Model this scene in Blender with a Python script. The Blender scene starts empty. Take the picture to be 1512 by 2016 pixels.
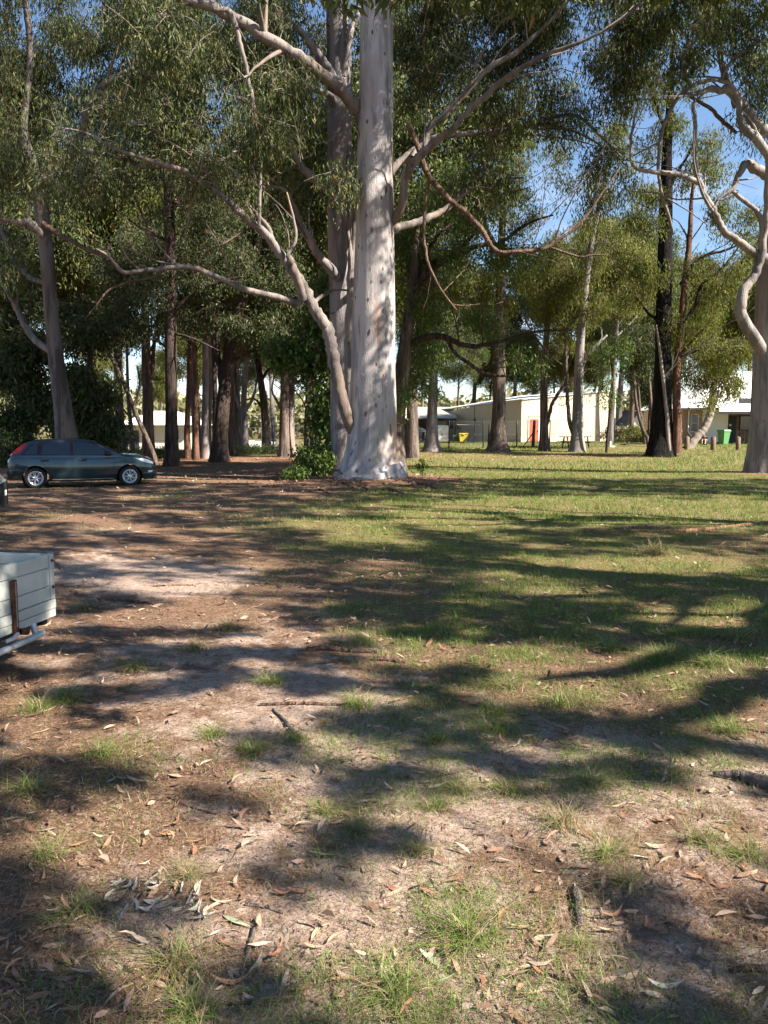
import bpy, bmesh, math, random
import numpy as np
from mathutils import Vector, Matrix

R = math.radians
rng = np.random.default_rng(7)
random.seed(7)
scene = bpy.context.scene
COL = scene.collection

# ------------------------------------------------------------------ camera
EYE = 1.70
FPX = 1550.0            # focal length in photograph pixels (1512 x 2016)
PITCH = R(6.19)
cam_d = bpy.data.cameras.new('Camera')
cam = bpy.data.objects.new('Camera', cam_d)
COL.objects.link(cam)
cam.location = (0, 0, EYE)
cam.rotation_euler = (R(90) - PITCH, 0, 0)
cam_d.sensor_fit = 'VERTICAL'
cam_d.sensor_height = 24.0
cam_d.lens = 24.0 * FPX / 2016.0
cam_d.clip_start = 0.05
cam_d.clip_end = 4000
scene.camera = cam

# ------------------------------------------------------------------ sky, sun, exposure
SUN_EL = R(40)
SUN_AZ = R(114)         # clockwise from +Y: from the right, a little behind the camera
SUN = np.array([math.sin(SUN_AZ) * math.cos(SUN_EL), math.cos(SUN_AZ) * math.cos(SUN_EL), math.sin(SUN_EL)])
world = bpy.data.worlds.new('World')
scene.world = world
world.use_nodes = True
wn, wl = world.node_tree.nodes, world.node_tree.links
wn.clear()
w_out = wn.new('ShaderNodeOutputWorld')
w_bg = wn.new('ShaderNodeBackground')
w_bg.inputs['Strength'].default_value = 0.058
sky = wn.new('ShaderNodeTexSky')
sky.sky_type = 'NISHITA'
sky.sun_disc = False
sky.sun_elevation = SUN_EL
sky.sun_rotation = SUN_AZ
sky.altitude = 50
sky.air_density = 1.0
sky.dust_density = 0.05
sky.ozone_density = 3.2
# thin fair-weather clouds low over the horizon, the same all the way round
w_tc = wn.new('ShaderNodeTexCoord')
w_map = wn.new('ShaderNodeMapping')
w_map.inputs['Scale'].default_value = (5.0, 5.0, 13.0)
w_no = wn.new('ShaderNodeTexNoise')
w_no.inputs['Scale'].default_value = 1.3
w_no.inputs['Detail'].default_value = 7
w_no.inputs['Roughness'].default_value = 0.6
w_cr = wn.new('ShaderNodeValToRGB')
w_cr.color_ramp.elements[0].position = 0.5
w_cr.color_ramp.elements[1].position = 0.72
w_sep = wn.new('ShaderNodeSeparateXYZ')
w_mr = wn.new('ShaderNodeMapRange')
w_mr.inputs['From Min'].default_value = 0.32
w_mr.inputs['From Max'].default_value = 0.05
w_mul = wn.new('ShaderNodeMath'); w_mul.operation = 'MULTIPLY'
w_mix = wn.new('ShaderNodeMixRGB')
w_mix.inputs['Color2'].default_value = (7.5, 7.7, 8.2, 1)
wl.new(w_tc.outputs['Generated'], w_map.inputs['Vector'])
wl.new(w_map.outputs['Vector'], w_no.inputs['Vector'])
wl.new(w_no.outputs['Fac'], w_cr.inputs['Fac'])
wl.new(w_tc.outputs['Generated'], w_sep.inputs['Vector'])
wl.new(w_sep.outputs['Z'], w_mr.inputs['Value'])
wl.new(w_cr.outputs['Color'], w_mul.inputs[0])
wl.new(w_mr.outputs['Result'], w_mul.inputs[1])
wl.new(w_mul.outputs['Value'], w_mix.inputs['Fac'])
wl.new(sky.outputs['Color'], w_mix.inputs['Color1'])
wl.new(w_mix.outputs['Color'], w_bg.inputs['Color'])
wl.new(w_bg.outputs['Background'], w_out.inputs['Surface'])

sun_d = bpy.data.lights.new('Sun', 'SUN')
sun_o = bpy.data.objects.new('Sun', sun_d)
COL.objects.link(sun_o)
sun_d.energy = 5.0
sun_d.angle = R(0.53)
sun_d.color = (1.0, 0.92, 0.81)
sun_o.rotation_euler = Vector(-SUN).to_track_quat('-Z', 'Y').to_euler()
sun_o.location = (20, -10, 30)

vs = scene.view_settings
vs.view_transform = 'Standard'
vs.look = 'None'
vs.gamma = 1.0
vs.use_curve_mapping = False
vs.exposure = 1.85
scene.cycles.max_bounces = 6
scene.cycles.diffuse_bounces = 3
scene.cycles.transmission_bounces = 4
scene.cycles.glossy_bounces = 2
scene.cycles.use_denoising = True

# ------------------------------------------------------------------ small maths
def _h(ix, iy, s):
    n = (ix.astype(np.int64) * 374761393 + iy.astype(np.int64) * 668265263 + s * 1442695041) & 0x7fffffff
    n = ((n ^ (n >> 13)) * 1274126177) & 0x7fffffff
    return ((n ^ (n >> 16)) & 0xffff) / 65535.0

def vnoise(x, y, s=0):
    x = np.asarray(x, float); y = np.asarray(y, float)
    ix, iy = np.floor(x), np.floor(y)
    fx, fy = x - ix, y - iy
    fx = fx * fx * (3 - 2 * fx); fy = fy * fy * (3 - 2 * fy)
    a, b = _h(ix, iy, s), _h(ix + 1, iy, s)
    c, d = _h(ix, iy + 1, s), _h(ix + 1, iy + 1, s)
    return (a + (b - a) * fx) * (1 - fy) + (c + (d - c) * fx) * fy

def fbm(x, y, s=0, o=4):
    t, a, n = 0, 0.5, 0
    for i in range(o):
        t = t + a * vnoise(x * 2 ** i, y * 2 ** i, s + i * 17); n += a; a *= 0.5
    return t / n

def sstep(a, b, x):
    t = np.clip((np.asarray(x, float) - a) / (b - a), 0, 1)
    return t * t * (3 - 2 * t)

MAIN = (-0.45, 24.6)
RIGHT = (13.55, 28.0)
def gz(x, y):
    """height of the terrain"""
    x = np.asarray(x, float); y = np.asarray(y, float)
    z = 0.45 * sstep(28, 62, y) * sstep(-9, 3, x)
    z = z - 1.0 * sstep(52, 95, y) * sstep(4, -12, x)
    r = np.hypot(x - MAIN[0], y - MAIN[1]); z = z + 0.16 * np.exp(-(r / 2.2) ** 2)
    r = np.hypot(x - RIGHT[0], y - RIGHT[1]); z = z + 0.10 * np.exp(-(r / 1.8) ** 2)
    r = np.hypot((x - 16.5) / 1.7, y - 50.5); z = z + 0.32 * np.exp(-(r / 2.0) ** 2)
    near = sstep(60, 20, np.hypot(x, y))
    z = z + near * (0.09 * (fbm(x * 0.35, y * 0.35, 3, 3) - 0.5) + 0.035 * (fbm(x * 2.3, y * 2.3, 9, 3) - 0.5))
    return z
Z0 = float(gz(0.0, 3.0))

_c, _s = math.cos(PITCH), math.sin(PITCH)
def ray(u, v):
    cx, cy = (u - 756) / FPX, (1008 - v) / FPX
    return np.array([cx, _c + cy * _s, -_s + cy * _c])
def P(u, v, d):
    """the point at depth d (metres ahead) that the photograph shows at pixel u, v"""
    r = ray(u, v)
    return np.array([0, 0, EYE]) + r * (d / r[1])
def G(u, v):
    """the point of the ground at pixel u, v"""
    r = ray(u, v); o = np.array([0, 0, EYE]); t = EYE / max(1e-3, -r[2])
    for _ in range(30):
        p = o + r * t
        t = 0.5 * t + 0.5 * min(400, (EYE - float(gz(p[0], p[1]))) / max(1e-3, -r[2]))
    p = o + r * t
    return np.array([p[0], p[1], float(gz(p[0], p[1]))])

# ------------------------------------------------------------------ mesh helpers
def mesh_np(name, V, faces, smooth=True, attr=None):
    """faces: list of int arrays (M, k)"""
    me = bpy.data.meshes.new(name)
    V = np.ascontiguousarray(V, np.float32)
    faces = [np.asarray(f, np.int32) for f in faces if len(f)]
    me.vertices.add(len(V)); me.vertices.foreach_set('co', V.ravel())
    tot = np.concatenate([np.full(len(f), f.shape[1], np.int32) for f in faces])
    idx = np.concatenate([f.ravel() for f in faces])
    st = np.concatenate([[0], np.cumsum(tot)[:-1]]).astype(np.int32)
    me.loops.add(len(idx)); me.loops.foreach_set('vertex_index', idx)
    me.polygons.add(len(tot)); me.polygons.foreach_set('loop_start', st)
    me.polygons.foreach_set('use_smooth', np.full(len(tot), smooth, bool))
    me.update(calc_edges=True)
    for k, a in (attr or {}).items():
        at = me.attributes.new(k, 'FLOAT', 'POINT'); at.data.foreach_set('value', np.ascontiguousarray(a, np.float32))
    return me

def obj(name, me, mat=None, parent=None, loc=(0, 0, 0), rot=(0, 0, 0)):
    o = bpy.data.objects.new(name, me); COL.objects.link(o)
    if mat is not None and me is not None and len(me.materials) == 0: me.materials.append(mat)
    o.location = loc; o.rotation_euler = rot
    if parent is not None: o.parent = parent
    return o

def tag(o, label, cat, group=None):
    o['label'] = label; o['category'] = cat
    if group: o['group'] = group
    return o

def thing(name, label, cat, loc=(0, 0, 0), rz=0.0, group=None):
    o = bpy.data.objects.new(name, None); COL.objects.link(o)
    o.empty_display_size = 0.2
    o.location = loc; o.rotation_euler = (0, 0, rz)
    return tag(o, label, cat, group)

def copy_thing(root, loc, rz=0.0, sc=1.0, label=None, group=None):
    r = root.copy(); COL.objects.link(r)
    r.location = loc; r.rotation_euler = (0, 0, rz); r.scale = (sc, sc, sc)
    if label: r['label'] = label
    if group: r['group'] = group
    for ch in list(root.children):
        c = ch.copy(); COL.objects.link(c); c.parent = r
        for g in list(ch.children):
            d = g.copy(); COL.objects.link(d); d.parent = c
    return r

def bm_obj(name, bm, mat, parent=None, smooth=False, **k):
    me = bpy.data.meshes.new(name); bm.to_mesh(me); bm.free()
    if smooth:
        for p in me.polygons: p.use_smooth = True
    return obj(name, me, mat, parent, **k)

def box(bm, x0, x1, y0, y1, z0, z1, M=None, bev=0.0):
    v = [bm.verts.new((x, y, z)) for x in (x0, x1) for y in (y0, y1) for z in (z0, z1)]
    fs = [bm.faces.new([v[i] for i in f]) for f in ((0, 1, 3, 2), (4, 6, 7, 5), (0, 4, 5, 1), (2, 3, 7, 6), (0, 2, 6, 4), (1, 5, 7, 3))]
    if bev > 0:
        es = list({e for f in fs for e in f.edges})
        r = bmesh.ops.bevel(bm, geom=es, offset=bev, segments=2, affect='EDGES', profile=0.5)
        v = list({w for f in r['faces'] for w in f.verts} | {w for w in v if w.is_valid})
    if M is not None:
        bmesh.ops.transform(bm, matrix=M, verts=[w for w in v if w.is_valid])
    return bm

def bxo(name, dims, mat, parent=None, bev=0.0, **k):
    bm = bmesh.new(); box(bm, *dims, bev=bev)
    bmesh.ops.recalc_face_normals(bm, faces=bm.faces)
    return bm_obj(name, bm, mat, parent, **k)

def poly_obj(name, verts, faces, mat, parent=None, smooth=False, **k):
    bm = bmesh.new()
    vs_ = [bm.verts.new(v) for v in verts]
    for f in faces: bm.faces.new([vs_[i] for i in f])
    bmesh.ops.recalc_face_normals(bm, faces=bm.faces)
    return bm_obj(name, bm, mat, parent, smooth=smooth, **k)

def slab(name, quad, th, mat, parent=None, **k):
    """a flat polygon (list of points) given a thickness downwards along its normal"""
    q = [np.asarray(p, float) for p in quad]
    n = np.cross(q[1] - q[0], q[2] - q[0]); n /= np.linalg.norm(n)
    if n[2] < 0: n = -n
    vs_ = q + [p - n * th for p in q]; m = len(q)
    fs = [list(range(m)), list(range(m, 2 * m))[::-1]] + [[i, (i + 1) % m, m + (i + 1) % m, m + i] for i in range(m)]
    return poly_obj(name, vs_, fs, mat, parent, **k)

def catmull(pts, n):
    """pts (m, k) -> n resampled rows on a Catmull-Rom curve"""
    p = np.asarray(pts, float)
    if len(p) == 2:
        t = np.linspace(0, 1, n)[:, None]; return p[0] * (1 - t) + p[1] * t
    q = np.vstack([2 * p[0] - p[1], p, 2 * p[-1] - p[-2]])
    t = np.linspace(0, len(p) - 1 - 1e-9, n); i = t.astype(int); f = (t - i)[:, None]
    a, b, c, d = q[i], q[i + 1], q[i + 2], q[i + 3]
    return 0.5 * (2 * b + (c - a) * f + (2 * a - 5 * b + 4 * c - d) * f ** 2 + (3 * b - a - 3 * c + d) * f ** 3)

def tube(path, rad, k=10, rough=0.0, seed=0, flare=None, cap=True):
    """path (n,3), rad (n) -> V, faces ; flare=(amount, height, lobes)"""
    path = np.asarray(path, float); n = len(path)
    T = np.gradient(path, axis=0); T /= np.linalg.norm(T, axis=1)[:, None] + 1e-9
    ref = np.array([0.0, -1.0, 0.0]) if abs(T[0][1]) < 0.9 else np.array([1.0, 0, 0])
    N = np.zeros((n, 3)); a = ref - T[0] * ref.dot(T[0]); a /= np.linalg.norm(a); N[0] = a
    for i in range(1, n):
        a = N[i - 1] - T[i] * N[i - 1].dot(T[i]); N[i] = a / (np.linalg.norm(a) + 1e-9)
    B = np.cross(T, N)
    th = np.linspace(0, 2 * math.pi, k, endpoint=False)
    rr = np.repeat(np.asarray(rad, float)[:, None], k, 1)
    L = np.concatenate([[0], np.cumsum(np.linalg.norm(np.diff(path, axis=0), axis=1))])
    if rough:
        rr *= 1 + rough * (vnoise(np.cos(th)[None] * 1.6 + L[:, None] * 0.9 + 50, np.sin(th)[None] * 1.6 + 7.0 + seed * 3.1 + L[:, None] * 0.2, seed) - 0.5) * 2
    if flare:
        am, hh, lb = flare
        h = (path[:, 2] - path[0, 2])[:, None]
        lob = 0.55 + 0.45 * np.cos(lb * th[None] + seed) + 0.25 * np.cos((lb + 3) * th[None] + 2.1 * seed)
        rr *= 1 + am * np.exp(-h / hh) * (0.55 + 0.6 * lob) + 0.25 * am * np.exp(-h / (hh * 4))
    V = path[:, None] + rr[..., None] * (np.cos(th)[None, :, None] * N[:, None] + np.sin(th)[None, :, None] * B[:, None])
    V = V.reshape(-1, 3)
    i = np.arange(n - 1)[:, None] * k; j = np.arange(k)[None]; j2 = (j + 1) % k
    F = np.stack([i + j, i + j2, i + k + j2, i + k + j], -1).reshape(-1, 4)
    fs = [F]
    if cap:
        V = np.vstack([V, path[-1] + T[-1] * rad[-1] * 0.6])
        e = (n - 1) * k
        fs.append(np.stack([e + np.arange(k), e + (np.arange(k) + 1) % k, np.full(k, n * k)], -1))
    return V, fs

def join_parts(parts):
    Vs, d, off = [], {}, 0
    for V, fs in parts:
        for f in fs: d.setdefault(f.shape[1], []).append(f + off)
        Vs.append(V); off += len(V)
    return np.vstack(Vs), [np.vstack(x) for x in d.values()]

def twig_batch(A, B, ra, rb, bend=0.12, n=5, k=4):
    """many thin tapered twigs from A to B at once"""
    A = np.asarray(A, float); B = np.asarray(B, float); m = len(A)
    D = B - A; L = np.linalg.norm(D, axis=1)[:, None] + 1e-6; T = D / L
    up = np.tile([0.0, 0.0, 1.0], (m, 1)); up[np.abs(T[:, 2]) > 0.9] = [1, 0, 0]
    N = np.cross(T, up); N /= np.linalg.norm(N, axis=1)[:, None] + 1e-9; Bn = np.cross(N, T)
    t = np.linspace(0, 1, n)
    off = (4 * t * (1 - t))[None, :, None]
    w = rng.normal(0, bend, (m, 1, 1)); w2 = np.abs(rng.normal(0, bend, (m, 1, 1)))
    C = A[:, None] + D[:, None] * t[None, :, None] + off * L[:, None] * (N[:, None] * w + np.array([0, 0, 1.0]) * w2)
    C[:, 1:-1] += rng.normal(0, 0.03, (m, n - 2, 3)) * L[:, None]
    th = np.linspace(0, 2 * math.pi, k, endpoint=False)
    r = np.asarray(ra)[:, None] * (1 - t)[None] + np.asarray(rb)[:, None] * t[None]
    V = C[:, :, None] + r[:, :, None, None] * (np.cos(th)[None, None, :, None] * N[:, None, None] + np.sin(th)[None, None, :, None] * Bn[:, None, None])
    base = (np.arange(m) * n * k)[:, None, None]; i = (np.arange(n - 1) * k)[None, :, None]; j = np.arange(k)[None, None]; j2 = (j + 1) % k
    F = np.stack([base + i + j, base + i + j2, base + i + k + j2, base + i + k + j], -1).reshape(-1, 4)
    return V.reshape(-1, 3), [F], C

def leaf_batch(C, per, spread, L, W, hang=0.45, curl=0.25, seed=0, drop=0.25, light=False):
    """leaves hanging round the points C : V, F"""
    g = np.random.default_rng(seed)
    m = len(C) * per
    c = np.repeat(np.asarray(C, float), per, 0)
    sp = np.repeat(np.asarray(spread, float).reshape(-1, 1) if np.ndim(spread) else np.full((len(C), 1), spread), per, 0)
    q = g.normal(0, 1, (m, 3)); q /= np.maximum(1, np.linalg.norm(q, axis=1)[:, None] / 1.7)
    p = c + q * sp * np.array([0.75, 0.75, 0.7])
    p[:, 2] -= drop * np.repeat(sp[::per, 0], per) * g.random(m)
    a = np.array([0, 0, -1.0]) + g.normal(0, hang, (m, 3)); a /= np.linalg.norm(a, axis=1)[:, None]
    r = g.normal(0, 1, (m, 3)); w = np.cross(a, r); w /= np.linalg.norm(w, axis=1)[:, None] + 1e-9
    nn = np.cross(a, w)
    l = L * g.uniform(0.6, 1.25, (m, 1)); wd = W * g.uniform(0.7, 1.25, (m, 1)) * 0.5
    cv = curl * l * g.normal(0, 0.5, (m, 1))
    v0 = p; v1 = p + a * l * 0.42 + w * wd + nn * cv * 0.5; v2 = p + a * l * 0.42 - w * wd + nn * cv * 0.5; v3 = p + a * l + nn * cv * -0.3
    V = np.stack([v0, v1, v3, v2], 1).reshape(-1, 3)
    F = np.arange(m * 4).reshape(-1, 4)
    return V, F
# ------------------------------------------------------------------ materials
class NB:
    def __init__(s, name):
        s.m = bpy.data.materials.new(name); s.m.use_nodes = True
        s.n, s.l = s.m.node_tree.nodes, s.m.node_tree.links
        s.n.clear(); s.out = s.n.new('ShaderNodeOutputMaterial')
        s.b = s.n.new('ShaderNodeBsdfPrincipled'); s.l.new(s.b.outputs[0], s.out.inputs['Surface'])
        s._tc = None
    def tc(s, k='Object'):
        if s._tc is None: s._tc = s.n.new('ShaderNodeTexCoord')
        return s._tc.outputs[k]
    def mapping(s, sc, src=None):
        mp = s.n.new('ShaderNodeMapping'); mp.inputs['Scale'].default_value = sc
        s.l.new(src or s.tc(), mp.inputs['Vector']); return mp.outputs[0]
    def noise(s, scale, detail=4, rough=0.55, vec=None, dist=0.0):
        t = s.n.new('ShaderNodeTexNoise'); t.inputs['Scale'].default_value = scale
        t.inputs['Detail'].default_value = detail; t.inputs['Roughness'].default_value = rough; t.inputs['Distortion'].default_value = dist
        s.l.new(vec or s.tc(), t.inputs['Vector']); return t.outputs['Fac']
    def voro(s, scale, vec=None, feat='F1', out='Distance'):
        t = s.n.new('ShaderNodeTexVoronoi'); t.feature = feat; t.inputs['Scale'].default_value = scale
        s.l.new(vec or s.tc(), t.inputs['Vector']); return t.outputs[out]
    def ramp(s, fac, *st):
        r = s.n.new('ShaderNodeValToRGB'); e = r.color_ramp.elements
        while len(e) < len(st): e.new(0.5)
        for x, (p, c) in zip(e, st): x.position = p; x.color = (c, c, c, 1) if np.isscalar(c) else tuple(c) + (1,)
        s.l.new(fac, r.inputs['Fac']); return r.outputs['Color']
    def mix(s, fac, a, b, mode='MIX'):
        x = s.n.new('ShaderNodeMixRGB'); x.blend_type = mode
        for k, v in (('Fac', fac), ('Color1', a), ('Color2', b)):
            if hasattr(v, 'is_linked'): s.l.new(v, x.inputs[k])
            else: x.inputs[k].default_value = v if k == 'Fac' else tuple(v) + (1,)
        return x.outputs[0]
    def math(s, op, a, b=0.5):
        x = s.n.new('ShaderNodeMath'); x.operation = op
        for i, v in enumerate((a, b)):
            if hasattr(v, 'is_linked'): s.l.new(v, x.inputs[i])
            else: x.inputs[i].default_value = v
        return x.outputs[0]
    def attr(s, name):
        a = s.n.new('ShaderNodeAttribute'); a.attribute_name = name; return a.outputs['Fac']
    def island(s):
        return s.n.new('ShaderNodeNewGeometry').outputs['Random Per Island']
    def color(s, c):
        if hasattr(c, 'is_linked'): s.l.new(c, s.b.inputs['Base Color'])
        else: s.b.inputs['Base Color'].default_value = tuple(c) + (1,)
    def set(s, rough=0.7, spec=0.3, metal=0.0):
        s.b.inputs['Roughness'].default_value = rough; s.b.inputs['Specular IOR Level'].default_value = spec; s.b.inputs['Metallic'].default_value = metal
    def bump(s, h, strength=0.5, dist=0.02):
        x = s.n.new('ShaderNodeBump'); x.inputs['Strength'].default_value = strength; x.inputs['Distance'].default_value = dist
        s.l.new(h, x.inputs['Height']); s.l.new(x.outputs[0], s.b.inputs['Normal'])

def m_plain(name, c, rough=0.6, spec=0.3, metal=0.0, var=0.12, scale=6.0, bump=0.0):
    n = NB(name); f = n.noise(scale, 5)
    c = np.array(c)
    n.color(n.ramp(f, (0.3, tuple(c * (1 - var))), (0.7, tuple(np.minimum(1, c * (1 + var)))))); n.set(rough, spec, metal)
    if bump: n.bump(n.noise(scale * 8, 3), bump, 0.01)
    return n.m

def m_gumbark(name, pale, grey, tan, spots=0.5, orange=0.0):
    n = NB(name)
    st = n.mapping((1, 1, 0.14)); st2 = n.mapping((1, 1, 0.35))
    f1 = n.noise(2.6, 6, 0.62, st); f2 = n.noise(1.0, 3, 0.5, n.mapping((1, 1, 0.3)))
    c = n.mix(n.ramp(f1, (0.44, 0.0), (0.54, 1.0)), grey, pale)
    c = n.mix(n.ramp(f2, (0.54, 0.0), (0.60, 0.6)), c, tan)
    f3 = n.noise(9, 5, 0.7, n.mapping((1, 1, 0.10)))
    c = n.mix(n.ramp(f3, (0.57, 0.0), (0.64, 0.7)), c, tuple(np.array(grey) * 0.5))
    f4 = n.noise(5.5, 2, 0.5, st2)
    c = n.mix(n.math('MULTIPLY', n.ramp(f4, (0.69, 0.0), (0.73, 1.0)), spots), c, (0.10, 0.075, 0.065))
    f5 = n.voro(3.1, n.mapping((1, 1, 0.55)))
    c = n.mix(n.math('MULTIPLY', n.ramp(f5, (0.09, 1.0), (0.14, 0.0)), spots), c, (0.13, 0.10, 0.09))
    if orange:
        f6 = n.noise(1.7, 4, 0.6, n.mapping((1, 1, 0.12)))
        c = n.mix(n.math('MULTIPLY', n.ramp(f6, (0.60, 0.0), (0.68, 1.0)), orange), c, (0.42, 0.20, 0.085))
    n.color(c); n.set(0.75, 0.25)
    h = n.math('ADD', n.math('MULTIPLY', f1, 0.6), n.math('ADD', n.math('MULTIPLY', f3, 0.5), n.noise(28, 3, 0.6, st2)))
    n.bump(h, 0.55, 0.035)
    return n.m

def m_roughbark(name, dark, mid, hi, vscale=7.0):
    n = NB(name)
    st = n.mapping((1, 1, 0.13))
    f1 = n.noise(vscale, 6, 0.7, st, 0.6); f2 = n.noise(1.2, 3)
    c = n.ramp(f1, (0.36, dark), (0.52, mid), (0.72, hi))
    c = n.mix(n.ramp(f2, (0.4, 0.0), (0.7, 0.6)), c, tuple(np.array(mid) * 0.7))
    n.color(c); n.set(0.9, 0.15)
    n.bump(n.math('ADD', f1, n.noise(30, 3, 0.6, n.mapping((1, 1, 0.3)))), 1.0, 0.08)
    return n.m

def m_leaf(name, stops, trans=0.38, rough=0.55, spec=0.22, warm=(0.9, 1.0, 0.35)):
    """stops: list of (position, colour) picked at random for every leaf"""
    n = NB(name)
    i = n.island(); c = n.ramp(i, *stops)
    n.color(c); n.set(rough, spec)
    tr = n.n.new('ShaderNodeBsdfTranslucent')
    n.l.new(n.mix(1.0, c, warm, 'MULTIPLY'), tr.inputs['Color'])
    # light through the blade
    g = n.n.new('ShaderNodeMixShader'); g.inputs[0].default_value = trans
    n.l.new(n.b.outputs[0], g.inputs[1]); n.l.new(tr.outputs[0], g.inputs[2]); n.l.new(g.outputs[0], n.out.inputs['Surface'])
    return n.m

M = {}
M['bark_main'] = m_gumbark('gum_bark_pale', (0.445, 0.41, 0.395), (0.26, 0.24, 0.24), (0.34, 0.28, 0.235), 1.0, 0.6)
M['bark_grey'] = m_gumbark('gum_bark_grey', (0.245, 0.215, 0.21), (0.13, 0.12, 0.125), (0.21, 0.155, 0.135), 0.6, 0.15)
M['bark_left'] = m_gumbark('gum_bark_shaded_grey', (0.135, 0.118, 0.106), (0.055, 0.046, 0.042), (0.095, 0.068, 0.053), 0.7, 0.2)  # darker copy of the grey bark, this trunk's shade put into the colour
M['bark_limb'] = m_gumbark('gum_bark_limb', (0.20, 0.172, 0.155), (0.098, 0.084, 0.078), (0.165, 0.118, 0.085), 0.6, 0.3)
M['bark_cream'] = m_gumbark('gum_bark_cream', (0.265, 0.235, 0.215), (0.15, 0.138, 0.138), (0.21, 0.165, 0.13), 0.5, 0.1)
M['bark_dark'] = m_roughbark('bark_dark_brown', (0.018, 0.013, 0.011), (0.07, 0.05, 0.042), (0.16, 0.115, 0.095))
M['bark_mid'] = m_roughbark('bark_grey_brown', (0.045, 0.035, 0.030), (0.15, 0.115, 0.095), (0.29, 0.235, 0.20))
M['bark_red'] = m_roughbark('bark_red_brown', (0.05, 0.026, 0.018), (0.16, 0.085, 0.058), (0.33, 0.20, 0.15))
M['bark_burnt'] = m_roughbark('bark_charred', (0.004, 0.004, 0.004), (0.011, 0.010, 0.010), (0.06, 0.045, 0.038), 9)
M['bark_dead'] = m_roughbark('bark_dead_limb', (0.05, 0.032, 0.024), (0.17, 0.11, 0.08), (0.34, 0.24, 0.19), 10)
M['twig'] = m_plain('twig_bark', (0.16, 0.115, 0.09), 0.85, 0.15, var=0.35)
M['twig_pale'] = m_plain('twig_bark_pale', (0.27, 0.225, 0.19), 0.85, 0.15, var=0.3)
M['leaf_gum'] = m_leaf('gum_leaves', [(0.0, (0.034, 0.050, 0.022)), (0.4, (0.070, 0.094, 0.036)), (0.75, (0.130, 0.155, 0.056)), (0.93, (0.21, 0.215, 0.085)), (1.0, (0.26, 0.16, 0.07))])
M['leaf_olive'] = m_leaf('olive_leaves', [(0.0, (0.055, 0.075, 0.018)), (0.5, (0.115, 0.135, 0.030)), (0.9, (0.20, 0.20, 0.045)), (1.0, (0.27, 0.18, 0.06))], 0.42)
M['leaf_dark'] = m_leaf('dark_leaves', [(0.0, (0.030, 0.042, 0.018)), (0.6, (0.056, 0.076, 0.028)), (1.0, (0.115, 0.135, 0.048))], 0.34, 0.5, 0.25)
M['leaf_bright'] = m_leaf('bright_leaves', [(0.0, (0.045, 0.080, 0.020)), (0.5, (0.085, 0.135, 0.032)), (1.0, (0.15, 0.20, 0.055))], 0.36, 0.38)
M['leaf_yellow'] = m_leaf('yellow_green_leaves', [(0.0, (0.11, 0.12, 0.035)), (0.5, (0.17, 0.175, 0.055)), (1.0, (0.25, 0.23, 0.09))], 0.38, 0.5)
M['leaf_shrub'] = m_leaf('grey_green_shrub_leaves', [(0.0, (0.12, 0.12, 0.06)), (0.6, (0.21, 0.20, 0.10)), (1.0, (0.30, 0.28, 0.17))], 0.3, 0.6)
M['palm_leaf'] = m_leaf('palm_leaf', [(0.0, (0.10, 0.13, 0.025)), (0.6, (0.17, 0.19, 0.045)), (1.0, (0.30, 0.23, 0.09))], 0.3, 0.45)

def m_grass():
    n = NB('grass_blades')
    t = n.attr('tone')
    g = n.ramp(n.island(), (0.0, (0.050, 0.118, 0.012)), (0.5, (0.108, 0.208, 0.024)), (1.0, (0.20, 0.28, 0.05)))
    d = n.ramp(n.island(), (0.0, (0.19, 0.125, 0.075)), (0.5, (0.31, 0.215, 0.135)), (1.0, (0.44, 0.335, 0.225)))
    c = n.mix(t, g, d); n.color(c); n.set(0.55, 0.3)
    tr = n.n.new('ShaderNodeBsdfTranslucent'); n.l.new(n.mix(1.0, c, (1.0, 1.0, 0.5), 'MULTIPLY'), tr.inputs['Color'])
    mx = n.n.new('ShaderNodeMixShader'); mx.inputs[0].default_value = 0.33
    n.l.new(n.b.outputs[0], mx.inputs[1]); n.l.new(tr.outputs[0], mx.inputs[2]); n.l.new(mx.outputs[0], n.out.inputs['Surface'])
    return n.m
M['grass'] = m_grass()

def m_litter(name, stops, rough=0.6, trans=0.08):
    n = NB(name); i = n.island(); c = n.ramp(i, *stops)
    f = n.noise(60, 3); c = n.mix(n.ramp(f, (0.4, 0.0), (0.7, 0.45)), c, (0.10, 0.06, 0.04))
    n.color(c); n.set(rough, 0.3); return n.m
M['litter'] = m_litter('fallen_leaves_mixed', [(0.0, (0.13, 0.075, 0.048)), (0.3, (0.24, 0.14, 0.085)), (0.6, (0.33, 0.225, 0.155)), (0.85, (0.40, 0.31, 0.23)), (1.0, (0.28, 0.125, 0.065))])
M['leaf_russet'] = m_plain('fallen_leaf_russet', (0.26, 0.125, 0.07), 0.55, 0.35, var=0.35, scale=35)
M['leaf_tan'] = m_plain('fallen_leaf_tan', (0.33, 0.235, 0.155), 0.55, 0.35, var=0.3, scale=35)
M['leaf_brown'] = m_plain('fallen_leaf_brown', (0.15, 0.095, 0.07), 0.6, 0.3, var=0.35, scale=35)
M['leaf_pale'] = m_plain('fallen_leaf_bleached', (0.37, 0.335, 0.275), 0.55, 0.3, var=0.2, scale=35)
M['leaf_greenish'] = m_plain('fallen_leaf_green', (0.25, 0.27, 0.175), 0.5, 0.35, var=0.2, scale=35)
M['bits'] = m_litter('bark_and_twig_bits', [(0.0, (0.06, 0.04, 0.032)), (0.5, (0.15, 0.09, 0.065)), (0.85, (0.26, 0.17, 0.12)), (1.0, (0.36, 0.27, 0.20))], 0.85)

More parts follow.
